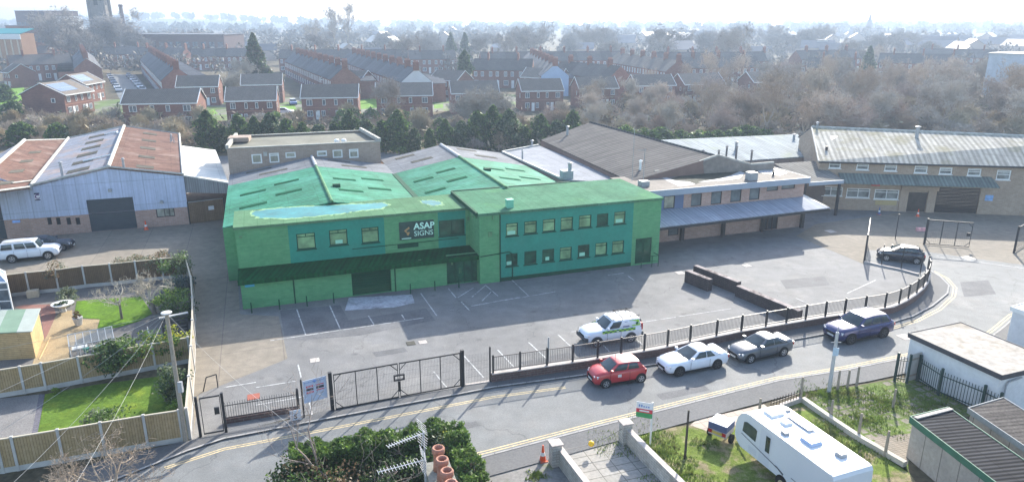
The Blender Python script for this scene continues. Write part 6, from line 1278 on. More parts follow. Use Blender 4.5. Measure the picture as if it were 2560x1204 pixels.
# chimney stack with pots, on the roof just below the frame
pots = [aty(1096,1133,18.3), aty(1105,1151,17.75), aty(1117,1168,17.2), aty(1127,1187,16.65)]
zt = sum(p.z for p in pots)/4; dirc = (pots[3]-pots[0]); dirc.z = 0; dirc.normalize(); nc = V((-dirc.y,dirc.x,0)); cc = (pots[0]+pots[3])/2
t = thing('chimney_house', 'rendered chimney stack with four terracotta pots on the house at the bottom edge', 'house', V((cc.x,cc.y,0)))
m = MB(); st_h = zt-.75; m.obox(V((pots[0].x,pots[0].y,5.0))-dirc*.45-nc*.38, dirc*((pots[3]-pots[0]).length+.8), nc*.76, V((0,0,st_h-5.0))); ch = m.build('chimney', M('mossy_render',(.23,.23,.20),.9,.2,((1.2,.25),(6,.2))), t)
terr = M('terracotta', (.36,.18,.13), .85, .25, ((2,.15),(9,.12)))
for i, p in enumerate(pots):
    m = MB(); m.lathe((p.x,p.y,st_h), [(.17,0),(.15,.35),(.15,.55),(.19,.58),(.19,.72),(.17,.75),(.13,.75),(.12,.5)], 16); m.build('chimney_pot', terr, ch, True)
rz_ = st_h-.9; hx = 4.2
m = MB(); a = V((cc.x,cc.y,0)); A = [a-dirc*4-nc*hx-dirc*0, a+dirc*9-nc*hx, a+dirc*9+nc*hx, a-dirc*4*.25+nc*hx]
A = [a-dirc*.9-nc*hx, a+dirc*9-nc*hx, a+dirc*9+nc*hx, a-dirc*.9+nc*hx]; m.prism([(p.x,p.y) for p in A], 0, 5.2); m.build('wall', rwall, t)
r0, r1 = up(a-dirc*.9,rz_), up(a+dirc*9,rz_); 
for e0, e1 in ((A[0],A[1]),(A[3],A[2])): m = MB(); slab(m, [up(e0,5.1), up(e1,5.1), r1, r0], .12); m.build('roof', M('slate',(.085,.09,.10),.6,.3,((.5,.15),(4,.12)),pat=('tile',.3,.22,(.10,.105,.115),(.05,.05,.055),.012)), t)
m = MB(); m.poly([up(A[0],5.1), up(A[3],5.1), r0-V((0,0,.12))]); m.poly([up(A[2],5.1), up(A[1],5.1), r1-V((0,0,.12))]); m.build('gable', rwall, t)
Ym = 18.0; b0, b1 = aty(1066,1204,Ym), aty(1058,1080,Ym); b1.x = b0.x = (b0.x+b1.x)/2
t = thing('aerial_mast', 'steel mast with two television aerials beside the terracotta chimney pots', 'aerial', V((b0.x,b0.y,rz_-1)))
m = MB(); m.tube((b0.x,b0.y,5.3), (b0.x,b0.y,b1.z+.05), .025, n=6); m.build('mast', greym, t)
alu = M('aerial_aluminium',(.55,.55,.55),.4,.5,())
for (x0,y0),(x1,y1),n_,ew in (((1058,1081),(970,1115),13,.13),((1062,1148),(945,1179),13,.17)):
    p0 = aty(x0,y0,Ym); p0.x = b0.x; p1 = at(x1,y1,p0.z); d = p1-p0; L_ = d.length; d.normalize(); s_ = V((-d.y,d.x,0)); p0 = p0+d*.03
    m = MB(); m.tube(p0-d*.06, p1, .014, n=5)
    for k in range(n_): q_ = p0+d*(L_*(.12+.86*k/(n_-1))); w_ = ew*(1.0-.3*k/n_); m.tube(q_-s_*w_-V((0,0,.0)), q_+s_*w_, .007, n=4)
    for sg in (-1,1):
        for k in range(5): q_ = p0+d*(.0+.02*k)+V((0,0,sg*(.06+.075*k)))+d*(-.01*k); m.tube(q_-s_*.26, q_+s_*.26, .006, n=4)
        m.tube(p0+V((0,0,sg*.02)), p0+V((0,0,sg*.40))+d*.06, .009, n=4)
    m.build('aerial_array', alu, t)
# ================================================================ houses beyond the yards
hbrick = M('house_brick', (.195,.09,.07), .9, .2, ((.3,.15),(2,.1)), pat=('brick',.45,.15,(.23,.11,.085),(.2,.15,.12),.012), vary=.15)
tbrick = M('terrace_brick', (.215,.095,.07), .9, .2, ((.3,.15),(2,.12)), pat=('brick',.45,.15,(.25,.115,.085),(.22,.16,.125),.012), vary=.2)
btile = M('brown_tile', (.19,.16,.13), .9, .12, ((.4,.12),(3,.12)), pat=('tile',.34,.30,(.20,.17,.145),(.09,.08,.07),.03), vary=.1)
slate = M('slate_tile', (.09,.092,.10), .85, .12, ((.3,.18),(3,.12)), pat=('tile',.34,.28,(.115,.12,.13),(.06,.065,.07),.02), vary=.2)
hglass = M('house_glass', (.10,.12,.14), .12, .5, ((.7,.6),)); stonew = M('pale_lintel', (.55,.50,.42), .8, .25, ())
ORD = ['first','second','third','fourth','fifth','sixth','seventh','eighth','ninth','tenth','eleventh','twelfth','thirteenth','fourteenth','fifteenth','sixteenth','seventeenth','eighteenth','nineteenth','twentieth','twenty-first','twenty-second','twenty-third','twenty-fourth']
class LW(Wall):
    def __init__(s, a, b): Wall.__init__(s, a, b)
def hwin(par, W, u, z, w, h, fr=.09, nm='window'): return window(par, W, u, u+w, z, z+h, whitem, hglass, vb=(.5,) if w > .8 else (), hb=(), off=.003, fr=fr, name=nm)
def semi(w=13.0, d=7.4, ez=4.9, rz=7.4):      # local frame: centre of the front wall at the origin, front facing -y
    t = thing('brick_house', 'x', 'house', (0,0,0)); F_ = Wall((-w/2,0),(w/2,0)); B_ = Wall((w/2,d),(-w/2,d))
    m = MB(); P = [(-w/2,0),(w/2,0),(w/2,d),(-w/2,d)]
    m.prism(P, 0, ez); m.poly([(w/2,0,ez),(w/2,d,ez),(w/2,d/2,rz-.05)]); m.poly([(-w/2,d,ez),(-w/2,0,ez),(-w/2,d/2,rz-.05)]); m.build('wall', hbrick, t)
    m = MB(); o = .4
    slab(m, [(-w/2-.2,-o,ez-.02),(w/2+.2,-o,ez-.02),(w/2+.2,d/2,rz+.1),(-w/2-.2,d/2,rz+.1)], .12); slab(m, [(-w/2-.2,d/2,rz+.1),(w/2+.2,d/2,rz+.1),(w/2+.2,d+o,ez-.02),(-w/2-.2,d+o,ez-.02)], .12); rf = m.build('roof', btile, t)
    m = MB()
    for x in (-w/2-.22, w/2+.2):
        for y0, y1 in ((-o,d/2),(d+o,d/2)): m.tube((x,y0,ez-.02), (x,y1,rz+.12), .09, n=4)
    m.obox((-w/2-.2,-o-.06,ez-.22), (w+.4,0,0), (0,.05,0), (0,0,.22)); m.build('bargeboard', whitem, rf)
    for u, ww in ((1.1,1.35),(w/2-1.75,.75),(w/2+1.0,.75),(w-2.45,1.35)): hwin(t, F_, u, 3.15, ww, 1.3)
    for u, ww in ((1.1,1.35),(w-2.45,1.35),(4.4,.9),(w-5.3,.9)): hwin(t, F_, u, .75, ww, 1.3)
    for u in (3.1, w-4.0): m = MB(); wbox(m, F_, u, u+.9, .05, 2.05, 0, .06); m.build('door', whitem, t)
    m = MB(); wbox(m, F_, 0, w, 2.55, 2.7, .001, .025); m.build('brick_band', M('pale_brick_band',(.33,.17,.12),.9,.2,()), t)
    hwin(t, Wall((w/2,0),(w/2,d)), 1.5, 3.1, .7, 1.0); hwin(t, Wall((-w/2,d),(-w/2,0)), d-2.3, 3.1, .7, 1.0); return t
proto = semi(); used = [0]
def place_semi(el, er, lab, ez=4.9, flip=0, solar=False):
    a, b = at(*el, ez), at(*er, ez); mid = (a+b)/2; d = b-a; ang = math.atan2(d.y,d.x); s = (d.length-.4)/13.0
    loc = (mid.x-math.sin(ang)*.4, mid.y+math.cos(ang)*.4, 0)
    if not used[0]: used[0] = 1; proto.location = loc; proto.rotation_euler = (0,0,ang); proto.scale = (s,1,1); proto['label'] = lab; proto['group'] = 'brick estate houses'; return proto
    return dup(proto, loc, ang, lab, (s,1,1), 'brick estate houses')
for el, er, lab in [((300,260),(492,257),'wide brown roofed house with orange lit right gable, left of the car street mouth'),((437,218),(546,216),'brown roofed house set back behind the orange gabled one, by a green lawn'),((560,253),(692,250),'brown roofed house with two white windows left of the parked blue car'),((600,213),(706,211),'brown roofed house directly behind the two window one, below the big conifer'),((750,245),(896,243),'brown roofed house with eight white windows right of the parked blue car'),((938,240),(1083,238),'brown roofed house half hidden by a pale birch'),((1127,234),(1250,232),'brown roofed house behind the grey scrub right of the birch'),((1303,228),(1412,226),'brown roofed house with white verges just left of the red terrace gable'),((1447,222),(1549,220),'brown roofed house below the red terrace with a bright white left verge'),((1590,215),(1692,213),'pale roofed house mostly veiled by brown wood'),((1712,212),(1815,209),'faint house in the brown wood showing two white verge lines'),((1885,206),(1990,203),'faintest house deep in the brown wood to the right')]:
    place_semi(el, er, lab)
# gable fronted pair on the far left, with solar panels
solar = M('solar_panel', (.10,.14,.20), .12, .7, (), pat=('slab',1.0,1.6,(.12,.16,.22),(.3,.33,.36),.04))
for ax_, gl, gr, rz_, lab in (((113,203),(44,238),(166,236),7.4,'gable fronted brick house with solar panels, lower of the pair at far left'),((163,185),(128,213),(214,211),7.4,'gable fronted brick house with solar panels, upper of the pair at far left')):
    a, b = at(*gl,4.9), at(*gr,4.9); mid = (a+b)/2; ang = math.atan2((b-a).y,(b-a).x)+PI/2-.25; s = (b-a).length/7.4
    cx_, cy_ = mid.x, mid.y
    # the gable end (local -x side after the turn) looks at the camera
    c_, s_ = math.cos(ang), math.sin(ang); sx, sy = .8, s; lx, ly = -6.5*sx, 3.7*sy
    t = dup(proto, (cx_-(lx*c_-ly*s_), cy_-(lx*s_+ly*c_), 0), ang, lab, (sx,sy,1), 'brick estate houses')
    m = MB(); tq = [(-5.6,7.4*.12+.0,0)]; e = lambda x, f: V((x, -.4+(7.4/2+.4)*f, 4.88+(7.5-4.88)*f+.06))
    m.poly([e(-5.9,.25), e(2.0,.25), e(2.0,.85), e(-5.9,.85)]); o = m.build('solar_panel', solar); o.parent = t
# terraced houses
TW = 4.9
def terr_proto(simple=False, name='terraced_house', roofm=None, wallm=None):
    d, ez, rz = 8.0, 5.9, 9.2; w = TW; t = thing(name, 'x', 'house', (0,0,0)); F_ = Wall((0,0),(w,0))
    m = MB(); m.prism([(0,0),(w,0),(w,d),(0,d)], 0, ez); m.poly([(w,0,ez),(w,d,ez),(w,d/2,rz-.05)]); m.poly([(0,d,ez),(0,0,ez),(0,d/2,rz-.05)])
    if not simple: m.prism([(0.3,d),(w*.55,d),(w*.55,d+4.5),(.3,d+4.5)], 0, 5.0)
    m.build('wall', wallm or tbrick, t); m = MB()
    slab(m, [(0,-.25,ez-.15),(w,-.25,ez-.15),(w,d/2,rz),(0,d/2,rz)], .1); slab(m, [(0,d/2,rz),(w,d/2,rz),(w,d+.25,ez-.15),(0,d+.25,ez-.15)], .1)
    if not simple: slab(m, [(.1,d-.6,6.1),(w*.6,d-.6,5.0),(w*.6,d+4.7,5.0),(.1,d+4.7,6.1)], .1)
    rf = m.build('roof', roofm or slate, t)
    m = MB(); m.cbox((w-.05,d/2,rz-.6), .6, 1.5, 2.0); m.cbox((w-.05,d/2,rz+1.4), .75, 1.65, .18); ch = m.build('chimney', tbrick, rf)
    m = MB()
    for k in range(4): m.lathe((w-.05,d/2-.55+.36*k,rz+1.5), [(.12,0),(.1,.45),(.13,.5),(.11,.55)], 6)
    m.build('chimney_pots', terr, ch)['kind'] = 'stuff'
    for u, z, ww, h in ((.7,3.7,1.0,1.55),(2.9,3.7,1.0,1.55),(.6,.9,1.5,1.6)): hwin(t, F_, u, z, ww, h, .14)
    m = MB(); wbox(m, F_, 3.1, 4.0, .05, 2.5, 0, .06); m.build('door', whitem if simple else M('door_blue',(.08,.12,.22),.5,.3), t)
    return t
TP = [terr_proto(), terr_proto(True, 'terraced_house', M('brown_slate',(.13,.115,.105),.9,.12,((.3,.18),(3,.12)),pat=('tile',.34,.28,(.15,.135,.12),(.08,.07,.065),.02),vary=.2))]
tused = [0,0]
def terrace(desc, pa, pb, side, kind=0, zr=9.2, skip=(), grp=None, s=1.0):
    """pa near end, pb far end of the ridge in the picture; side +1: fronts face left of the a->b direction"""
    a, b = at(*pa, zr*s), at(*pb, zr*s); a.z = b.z = 0; d = b-a; n = max(1, int(round(d.length/(TW*s)))); u = d.normalized(); ang = math.atan2(u.y,u.x); left = V((-u.y,u.x,0))
    for k in range(n):
        if k in skip: continue
        if side < 0: loc = a+u*(TW*s*k)-left*4*s; rz_ = ang             # local -y is right of a->b
        else: loc = a+u*(TW*s*(k+1))+left*4*s; rz_ = ang+PI
        lab = f'{ORD[min(k,23)]} house from the {"near" if abs(u.y) > .55 else "left"} end of {desc}'
        p = TP[kind]
        if not tused[kind]: tused[kind] = 1; p.location = loc; p.rotation_euler = (0,0,rz_); p.scale = (s,)*3; p['label'] = lab; p['group'] = grp or desc
        else:
            h_ = dup(p, loc, rz_, lab, s, grp or desc)
            if k % 2:                      # shared stacks: every other party wall
                for rf_ in h_.children:
                    for c_ in list(rf_.children):
                        if c_.name.startswith('chimney'):
                            for q_ in list(c_.children): bpy.data.objects.remove(q_)
                            bpy.data.objects.remove(c_)
    return a, u, left, n
def gable_paint(pa, pb, col, name, s=1.0):     # rendered end wall standing a few centimetres proud, part of no house: a thin cladding wall
    pass
r1 = terrace('the terrace right of the car street', (440,168), (375,127), 1)
r2 = terrace('the terrace left of the car street', (215,146), (203,121), -1)
terrace('the short row closing the car street', (258,117), (345,116), -1, 1)
terrace('the row at the far left', (16,138), (168,134), -1, 1)
terrace('the row above the two left houses', (-60,118), (120,114), -1, 1)
terrace('the left one of the two central terraces', (862,166), (735,130), 1)
r7 = terrace('the central terrace with the pale painted gable', (1040,171), (877,130), 1)
terrace('the dark row right of the tall cypress', (1185,146), (1338,147), -1, 1)
terrace('the red row below the blue gable', (1405,152), (1544,164), -1, 1)
r10 = terrace('the terrace with the pale blue gable', (1388,160), (1325,131), 1)
terrace('the dark row right of the blue gable', (1545,132), (1692,150), -1, 1)
terrace('the long far row left of the cypress', (700,124), (1010,123), -1, 1)
terrace('the far row just before the cypress', (1020,126), (1135,125), -1, 1)
terrace('the long far row right of the cypress', (1200,130), (1545,127), -1, 1)
terrace('the far row above the brown wood', (1640,130), (1900,129), -1, 1)
terrace('the far row by the right hand conifer', (1990,126), (2150,124), -1, 1)
terrace('the row behind the car street roofs', (345,118), (470,119), -1, 1)
terrace('the row behind the big conifer', (480,121), (640,120), -1, 1)
for (a, u, left, n), col, lab in ((r7,(.50,.52,.55),'gable'),(r10,(.33,.42,.56),'gable')):
    # painted render on the near gable of the first house of the row
    m = MB(); A = a-u*.03; q = [A+left*4, A-left*4, A-left*4+V((0,0,5.85)), A+V((0,0,9.1)), A+left*4+V((0,0,5.85))]; vs = q+[p-u*.05 for p in q]
    m.faces(vs, [(0,1,2,3,4)[::-1],(5,6,7,8,9),(0,5,9,4),(1,2,7,6)[::-1],(4,9,8,3),(3,8,7,2)])
    par = [o for o in COL.objects if o.parent is None and o.get('category') == 'house' and (V(o.location)-a).length < 9 and o.name.startswith('terraced')]
    o = m.build('painted_gable', M('gable_paint_%d' % int(col[0]*100), col, .85, .2, ((.4,.08),)))
    if par:
        pr = min(par, key=lambda q_: (V(q_.location)-a).length); bpy.context.view_layer.update(); o.parent = pr; o.matrix_parent_inverse = Matrix.LocRotScale(pr.location, pr.rotation_euler, pr.scale).inverted()
terrace('the town row left of the church tower', (60,96), (165,94), -1, 1)
terrace('the town row below the church tower', (120,82), (250,80), -1, 1)
terrace('the second town row below the church tower', (150,104), (262,103), -1, 1)
terrace('the dark row over the brown wood', (1700,143), (1900,140), -1, 1)
terrace('the small row under the right hand conifer', (2020,143), (2140,145), -1, 1)
terrace('the upper right row above the pale box', (2300,120), (2500,124), -1, 1)
terrace('the upper right row left of the pale box', (2200,132), (2400,136), -1, 1)
# detached infill houses and outbuildings among the terraces
sm = [((1070,196),(1142,200),'small brown roofed house right of the pale painted gable'),((800,196),(900,200),'brown gabled house in front of the central terraces'),((1300,190),(1400,194),'olive roofed house in front of the blue gable'),((0,178),(20,180),'brick house end clipped by the left edge')]
for el, er, lab in sm: place_semi(el, er, lab, 5.2)
# lawns, the car street, drives
for i, pix in enumerate([[(500,283),(535,273),(545,285),(505,293)],[(690,268),(735,262),(742,274),(700,280)],[(895,250),(940,247),(945,270),(895,274)],[(1085,262),(1108,260),(1108,270),(1085,272)],[(0,214),(60,208),(62,250),(0,262)]]): sheet('lawn', pix, .03, M('bright_lawn',(.13,.25,.03),.9,.15,((.4,.2),)))
sheet('side_street', [(268,186),(338,186),(392,250),(300,250)], .02, roadm); sheet('estate_road', [(180,250),(1400,235),(1400,262),(700,300),(180,305)], .014, M('estate_ground',(.17,.165,.13),.9,.2,((.05,.3),(.4,.25)),alt=(.10,.15,.04),altn=(.08,.48,.55)))
# parked cars on the car street (small in view)
def minicar(paint, loc, ang, lab, first=[None]):
    L, W, H = 4.2, 1.75, 1.45
    m = MB(); pr = [(-2.1,.3),(-2.1,.85),(-1.9,.95),(.75,.98),(1.9,.82),(2.1,.6),(2.1,.3)]; n = len(pr)
    m.faces([(x,-W/2,z) for x,z in pr]+[(x,W/2,z) for x,z in pr], [tuple(range(n)),tuple(range(2*n-1,n-1,-1))]+[(i,n+i,n+(i+1)%n,(i+1)%n) for i in range(n)])
    t = thing('parked_car', lab, 'car', (0,0,0), 'cars parked in the far street'); m.build('body', paint, t)
    m = MB(); pr = [(-1.8,.95),(-1.35,H),(.1,H),(.95,.97)]; m.faces([(x,-W/2*(.9 if z < 1.2 else .75),z) for x,z in pr]+[(x,W/2*(.9 if z < 1.2 else .75),z) for x,z in pr], [(0,1,2,3),(7,6,5,4)]+[(i,4+i,4+(i+1)%4,(i+1)%4) for i in range(4)]); m.build('cabin', autoglass, t)
    m = MB(); m.poly([(-1.3,-.62,H+.012),(.05,-.62,H+.012),(.05,.62,H+.012),(-1.3,.62,H+.012)]); m.build('roof_panel', paint, t)
    for x in (-1.3,1.3):
        for sg in (-1,1): m = MB(); m.tube((x,sg*.7,.31),(x,sg*.88,.31),.31,n=10); m.build('wheel', tyre, t)
    t.location = loc; t.rotation_euler = (0,0,ang)
pc = [M('car_silver',(.42,.44,.46),.3,.5,(),coat=.5), whitep, greyp, M('car_mid_blue',(.06,.11,.25),.3,.5,(),coat=.5), navyp, whitep, M('car_silver',(0,0,0))]
pn = ['silver','white','grey','blue','navy','white','silver']
sl = [at(x,y) for x, y in ((274,193),(297,229))]; sr_ = [at(x,y) for x, y in ((322,192),(357,228))]
for sd_, ends, nm in ((0,sl,'left'),(1,sr_,'right')):
    d = ends[1]-ends[0]; ang = math.atan2(d.y,d.x)
    for k in range(7): p = ends[0]+d*(k/6); minicar(pc[(k+3*sd_)%7], (p.x,p.y,.02), ang, f'{ORD[k]} car from the far end of the {nm} kerb in the car street, {pn[(k+3*sd_)%7]}')
p = at(733,262); minicar(pc[3], (p.x,p.y,.03), -1.2, 'blue car on a drive left of the eight window house'); p = at(912,222); minicar(pc[0], (p.x,p.y,.03), .2, 'pale car parked below the central red terrace'); p = at(712,285); minicar(whitep, (p.x,p.y,.03), .1, 'white van like car at the hedge below the blue car')
# bigger far buildings
def block(lab, name, cat, p0, p1, dpt, h, wm, rm, extra=None, z=0, roofh=0):
    a, b = V((p0[0],p0[1],0)), V((p1[0],p1[1],0)); d = b-a; u = d.normalized(); nn = V((-u.y,u.x,0)); t = thing(name, lab, cat, (a+b)/2+nn*dpt/2); m = MB(); m.prism([(p.x,p.y) for p in (a,b,b+nn*dpt,a+nn*dpt)], 0, h); m.build('wall', wm, t)
    m = MB(); q = [up(a-u*.3-nn*.3,h+.02),up(b+u*.3-nn*.3,h+.02),up(b+u*.3+nn*(dpt+.3),h+.02+roofh),up(a-u*.3+nn*(dpt+.3),h+.02+roofh)]; slab(m, q, .3); m.build('roof', rm, t)
    if extra: extra(t, Wall(a,b), h)
    return t
def topy(x, ytop, Yd):                      # height of a far roofline
    u, b, c = ray(x, ytop); return CAMH+c*Yd/b
def atd(x, Yd): u, b, c = ray(x, 100); k = Yd/b; return (u*k, Yd)
def stripes(t, W, h):
    m = MB()
    for k in range(9): u = W.L*(k+.5)/9; wbox(m, W, u-.35, u+.35, .5, h-2.6, .003, .25)
    m.build('piers', M('pale_pier',(.55,.45,.33),.8,.2), t)['kind'] = 'stuff'
    m = MB(); wbox(m, W, -.2, W.L+.2, h-2.4, h-.2, .003, .4); m.build('white_band', whitem, t)
block('orange brick hall with white band and teal roof at the left edge', 'leisure_hall', 'building', atd(-90,330), atd(52,322), 7, topy(30,84,325), M('orange_brick',(.42,.24,.14),.9,.2,((.2,.1),)), M('teal_roof',(.05,.25,.27),.9,.1,((.1,.1),)), stripes, roofh=2)
def rows(t, W, h):
    for k in range(12):
        u = W.L*(k+.2)/12; m = MB(); wbox(m, W, u, u+W.L/20, h*.5, h*.72, .003, .06); m.build('window', hglass, t)
block('long low flat roofed dark building above the left terraces', 'flat_block', 'building', atd(310,400), atd(560,395), 24, topy(430,86,398), M('dark_block_brick',(.12,.085,.08),.9,.2), M('dark_flat_roof',(.08,.085,.10),.7,.3), rows)
block('dark brick block on the skyline at the upper left', 'flat_block', 'building', atd(50,520), atd(122,515), 30, topy(85,27,518), M('dark_block_brick',(0,0,0)), M('dark_flat_roof',(0,0,0)), rows)
block('red brick flat roofed building above the teal roofed hall', 'flat_block', 'building', atd(20,420), atd(130,415), 20, topy(85,64,418), tbrick, M('dark_flat_roof',(0,0,0)), rows)
block('small white ended shed left of the church tower', 'white_shed', 'building', atd(143,470), atd(170,468), 14, topy(155,40,470), whitem, M('dark_flat_roof',(0,0,0)))
block('pale panelled box on legs at the right edge above the wood', 'pale_box', 'building', atd(2480,215), atd(2600,205), 14, topy(2520,133,212), M('pale_panel_wall',(.42,.47,.52),.7,.3), M('pale_panel_roof',(.5,.5,.48),.6,.3))
block('white walled house between the right hand far roofs', 'white_house', 'house', atd(2043,420), atd(2070,418), 10, topy(2056,100,420), whitem, slate)
# church tower and stack
Yt = 430; zt_ = 41; cx_ = atd(261,Yt); towm = M('tower_stone',(.16,.145,.13),.9,.2,((.2,.2),(1,.15)))
t = thing('church_tower', 'tall square stone church tower above the roofs and trees at the upper left', 'church tower', (cx_[0],Yt,0)); m = MB(); w0 = 4.0
m.cbox((cx_[0],Yt,0), w0*2.1, w0*2.1, 14, .1); m.cbox((cx_[0],Yt,14), w0*1.98, w0*1.98, 12, .1); m.cbox((cx_[0],Yt,26), w0*1.88, w0*1.88, zt_-26, .1); m.build('tower', towm, t)
for sx in (-1,1):
    for sy in (-1,1):
        m = MB(); a = .1; x, y = sx*w0*.98, sy*w0*.98; p = V((cx_[0]+x*math.cos(a)-y*math.sin(a), Yt+x*math.sin(a)+y*math.cos(a), 0)); m.lathe(p, [(1.3,0),(1.25,14),(1.0,14.5),(.95,30),(.8,zt_),(.5,zt_+.5),(.08,zt_+4)], 8); m.build('buttress', towm, t)
for k in range(4):
    m = MB(); a = .1+k*PI/2; n_ = V((math.cos(a),math.sin(a),0)); s_ = V((-n_.y,n_.x,0)); p = V((cx_[0],Yt,29))+n_*(w0*.95); m.obox(p-s_*1.1, s_*2.2, n_*.06, V((0,0,6.5))); m.build('belfry_opening', dark, t)
p = atd(314,455); t = thing('factory_chimney', 'slender dark chimney stack right of the church tower', 'chimney', (p[0],p[1],0)); m = MB(); m.lathe((p[0],p[1],0), [(1.7,0),(1.0,28.5),(1.25,28.7),(1.25,29.8),(1.0,30)], 12); m.build('shaft', M('stack_brick',(.13,.10,.095),.9,.2), t)
p = atd(2168,900); t = thing('church_spire', 'hazy grey church spire on the right of the skyline', 'church', (p[0],p[1],0)); m = MB(); m.cbox((p[0],p[1],0), 7, 7, 12, .2); m.build('tower', towm, t); m = MB(); m.lathe((p[0],p[1],12), [(4.2,0),(.15,17)], 8); m.build('spire', towm, t)
# scattered distant houses
def far_house():
    t = thing('distant_house', 'small hazy house among distant trees towards the horizon', 'house', (0,0,0), 'distant houses'); w, d, ez, rz = 10, 8, 5, 8; m = MB(); m.prism([(-w/2,0),(w/2,0),(w/2,d),(-w/2,d)], 0, ez); m.poly([(w/2,0,ez),(w/2,d,ez),(w/2,d/2,rz-.05)]); m.poly([(-w/2,d,ez),(-w/2,0,ez),(-w/2,d/2,rz-.05)]); m.build('wall', M('pale_house_wall',(.40,.32,.27),.9,.2,(),vary=.4), t)
    m = MB(); slab(m, [(-w/2-.2,-.3,ez-.15),(w/2+.2,-.3,ez-.15),(w/2+.2,d/2,rz),(-w/2-.2,d/2,rz)], .15); slab(m, [(-w/2-.2,d/2,rz),(w/2+.2,d/2,rz),(w/2+.2,d+.3,ez-.15),(-w/2-.2,d+.3,ez-.15)], .15); m.build('roof', M('far_roof',(.16,.15,.15),.4,.5,((.2,.2),),vary=.35), t); return t
fh = far_house(); rg = random.Random(21); placed = 0
for k in range(125):
    Yd = rg.choice((rg.uniform(370,520), rg.uniform(420,800), rg.uniform(600,1400))); x = rg.uniform(-.74,.74)*Yd if k < 75 else rg.uniform(.2,.75)*Yd
    if -60 < x-cx_[0] < 60 and Yd < 520: continue
    o = fh if not placed else dup(fh, (0,0,0)); placed += 1; o.location = (x,Yd,0); o.rotation_euler = (0,0,rg.uniform(-1.6,1.6)); s = rg.uniform(.8,1.5); o.scale = (s*rg.uniform(.8,1.6),s,s)
# ================================================================ trees and woods beyond the yards
wtw = [M('wood_twig', (.375,.30,.23), .9, .2, ((.4,.2),), vary=.25), M('ash_twig', (.375,.325,.265), .9, .2, ((.4,.2),), vary=.2), M('russet_twig', (.37,.275,.215), .9, .2, ((.4,.2),), vary=.2)]
def bare_proto(seed, h, mat, name='bare_tree', stems=1, lev=4, spread=1.0, tufts=5, first=.28, up_=.3, tl=1.0, tw_=.035):
    rg = random.Random(seed); t = thing(name, 'x', 'tree', (0,0,0)); m = MB(); tops = []
    for k in range(stems):
        b = V((rg.uniform(-.3,.3)*(stems-1), rg.uniform(-.3,.3)*(stems-1), 0)); p = up(b, h*first)+V((rg.uniform(-.3,.3),rg.uniform(-.3,.3),0))*spread; m.tube(b, p, h*.022/(1+.3*stems), h*.016/(1+.3*stems), 5, cap=False); tops.append(p)
    m.build('trunk', bark, t); m = MB()
    def tw(q):
        for k in range(tufts):
            d = (rdir(rg)+V((0,0,.35))).normalized(); L = tl*rg.uniform(.5,1.2); s = d.orthogonal().normalized()*tw_; m.poly([q-s, q+s, q+d*L])
    for p in tops:
        for k in range(3): branch(m, p-V((0,0,.2*k)), (rdir(rg)*.7*spread+V((0,0,1))).normalized(), h*.30, h*.011, lev, rg, 0, up_, 3, .72, .55*spread, tw, .018)
    m.build('crown', mat, t); return t
def ever_proto(seed, h, r, mats, name, lab_cat='tree', n=2600, s=.35, shape='cone', trunk=True):
    rg = random.Random(seed); t = thing(name, 'x', lab_cat, (0,0,0))
    m = MB(); m.tube((0,0,0),(0,0,h*.9), h*.018+.06, .03, 6); m.build('trunk', bark, t); m = MB()
    for k in range(n):
        z = rg.random()**(1.3 if shape == 'cone' else .9); f = (1-z)**(.75 if shape == 'cone' else .35) if shape != 'col' else min(1, (1-z)*3.0)**.6*(.85+.15*math.sin(z*19+seed))
        an = rg.uniform(0,2*PI); lump = 1+.22*math.sin(an*3+z*17+seed)+.14*math.sin(an*7-z*31); rr = r*f*lump*rg.uniform(.55,1.02)
        leaf(m, V((math.cos(an)*rr, math.sin(an)*rr, h*(.03+.97*z)+rg.uniform(-.2,.2))), s*rg.uniform(.6,1.3), rg, 0 if rg.random() < .7 else len(mats)-1)
    m.build('crown', mats, t); return t
def scatter(protos, spots, labf, grp, smin=.8, smax=1.25, rg=random.Random(5)):
    for i, (x, y) in enumerate(spots):
        p = protos[i % len(protos)]
        if not p.get('used'): o = p; p['used'] = 1
        else: o = dup(p, (0,0,0))
        o.location = (x,y,-.05); o.rotation_euler = (0,0,rg.uniform(0,6.3)); s = rg.uniform(smin,smax); o.scale = (s,s,s*rg.uniform(.9,1.12)); o['label'] = labf if isinstance(labf, str) else labf(i,x,y); o['group'] = grp
        if 'used' in o and o is not p: del o['used']
A_ = [bare_proto(31,9.5,wtw[0],stems=3,spread=.8,tufts=4,up_=.55,first=.2), bare_proto(32,10.5,wtw[1],stems=2,spread=.75,tufts=4,up_=.7,first=.25), bare_proto(33,8.5,wtw[2],stems=4,spread=.9,tufts=4,up_=.5,first=.15), bare_proto(34,12,wtw[0],stems=1,spread=.7,tufts=4,up_=.6,first=.3), bare_proto(35,7,wtw[1],stems=5,spread=1.1,lev=3,tufts=7,first=.12)]
rg = random.Random(77); spots = []
def inwood(x, y): u, b = x/y, y; return True
def scr(x, y, z=0): d = y*CT-(z-CAMH)*ST; return 1280+FOC*x/d, 602-FOC*(y*ST+(z-CAMH)*CT)/d
tries = 0
while len(spots) < 160 and tries < 9000:
    tries += 1; Yd = 128+rg.random()**1.2*115; x = rg.uniform(5, .80*Yd+12)
    sx, sy = scr(x, Yd)
    lim = 1440+max(0,(sy-268))*-1.2 if sy > 235 else 1640
    if sx < lim or sx > 2640: continue
    if any((x-a)**2+(Yd-b)**2 < 11 for a, b in spots): continue
    spots.append((x,Yd))
while len(spots) < 205:
    Yd = rg.uniform(240,335); x = rg.uniform(.30,.78)*Yd
    if any((x-a)**2+(Yd-b)**2 < 16 for a, b in spots): continue
    spots.append((x,Yd))
spots.sort(key=lambda p: p[1])
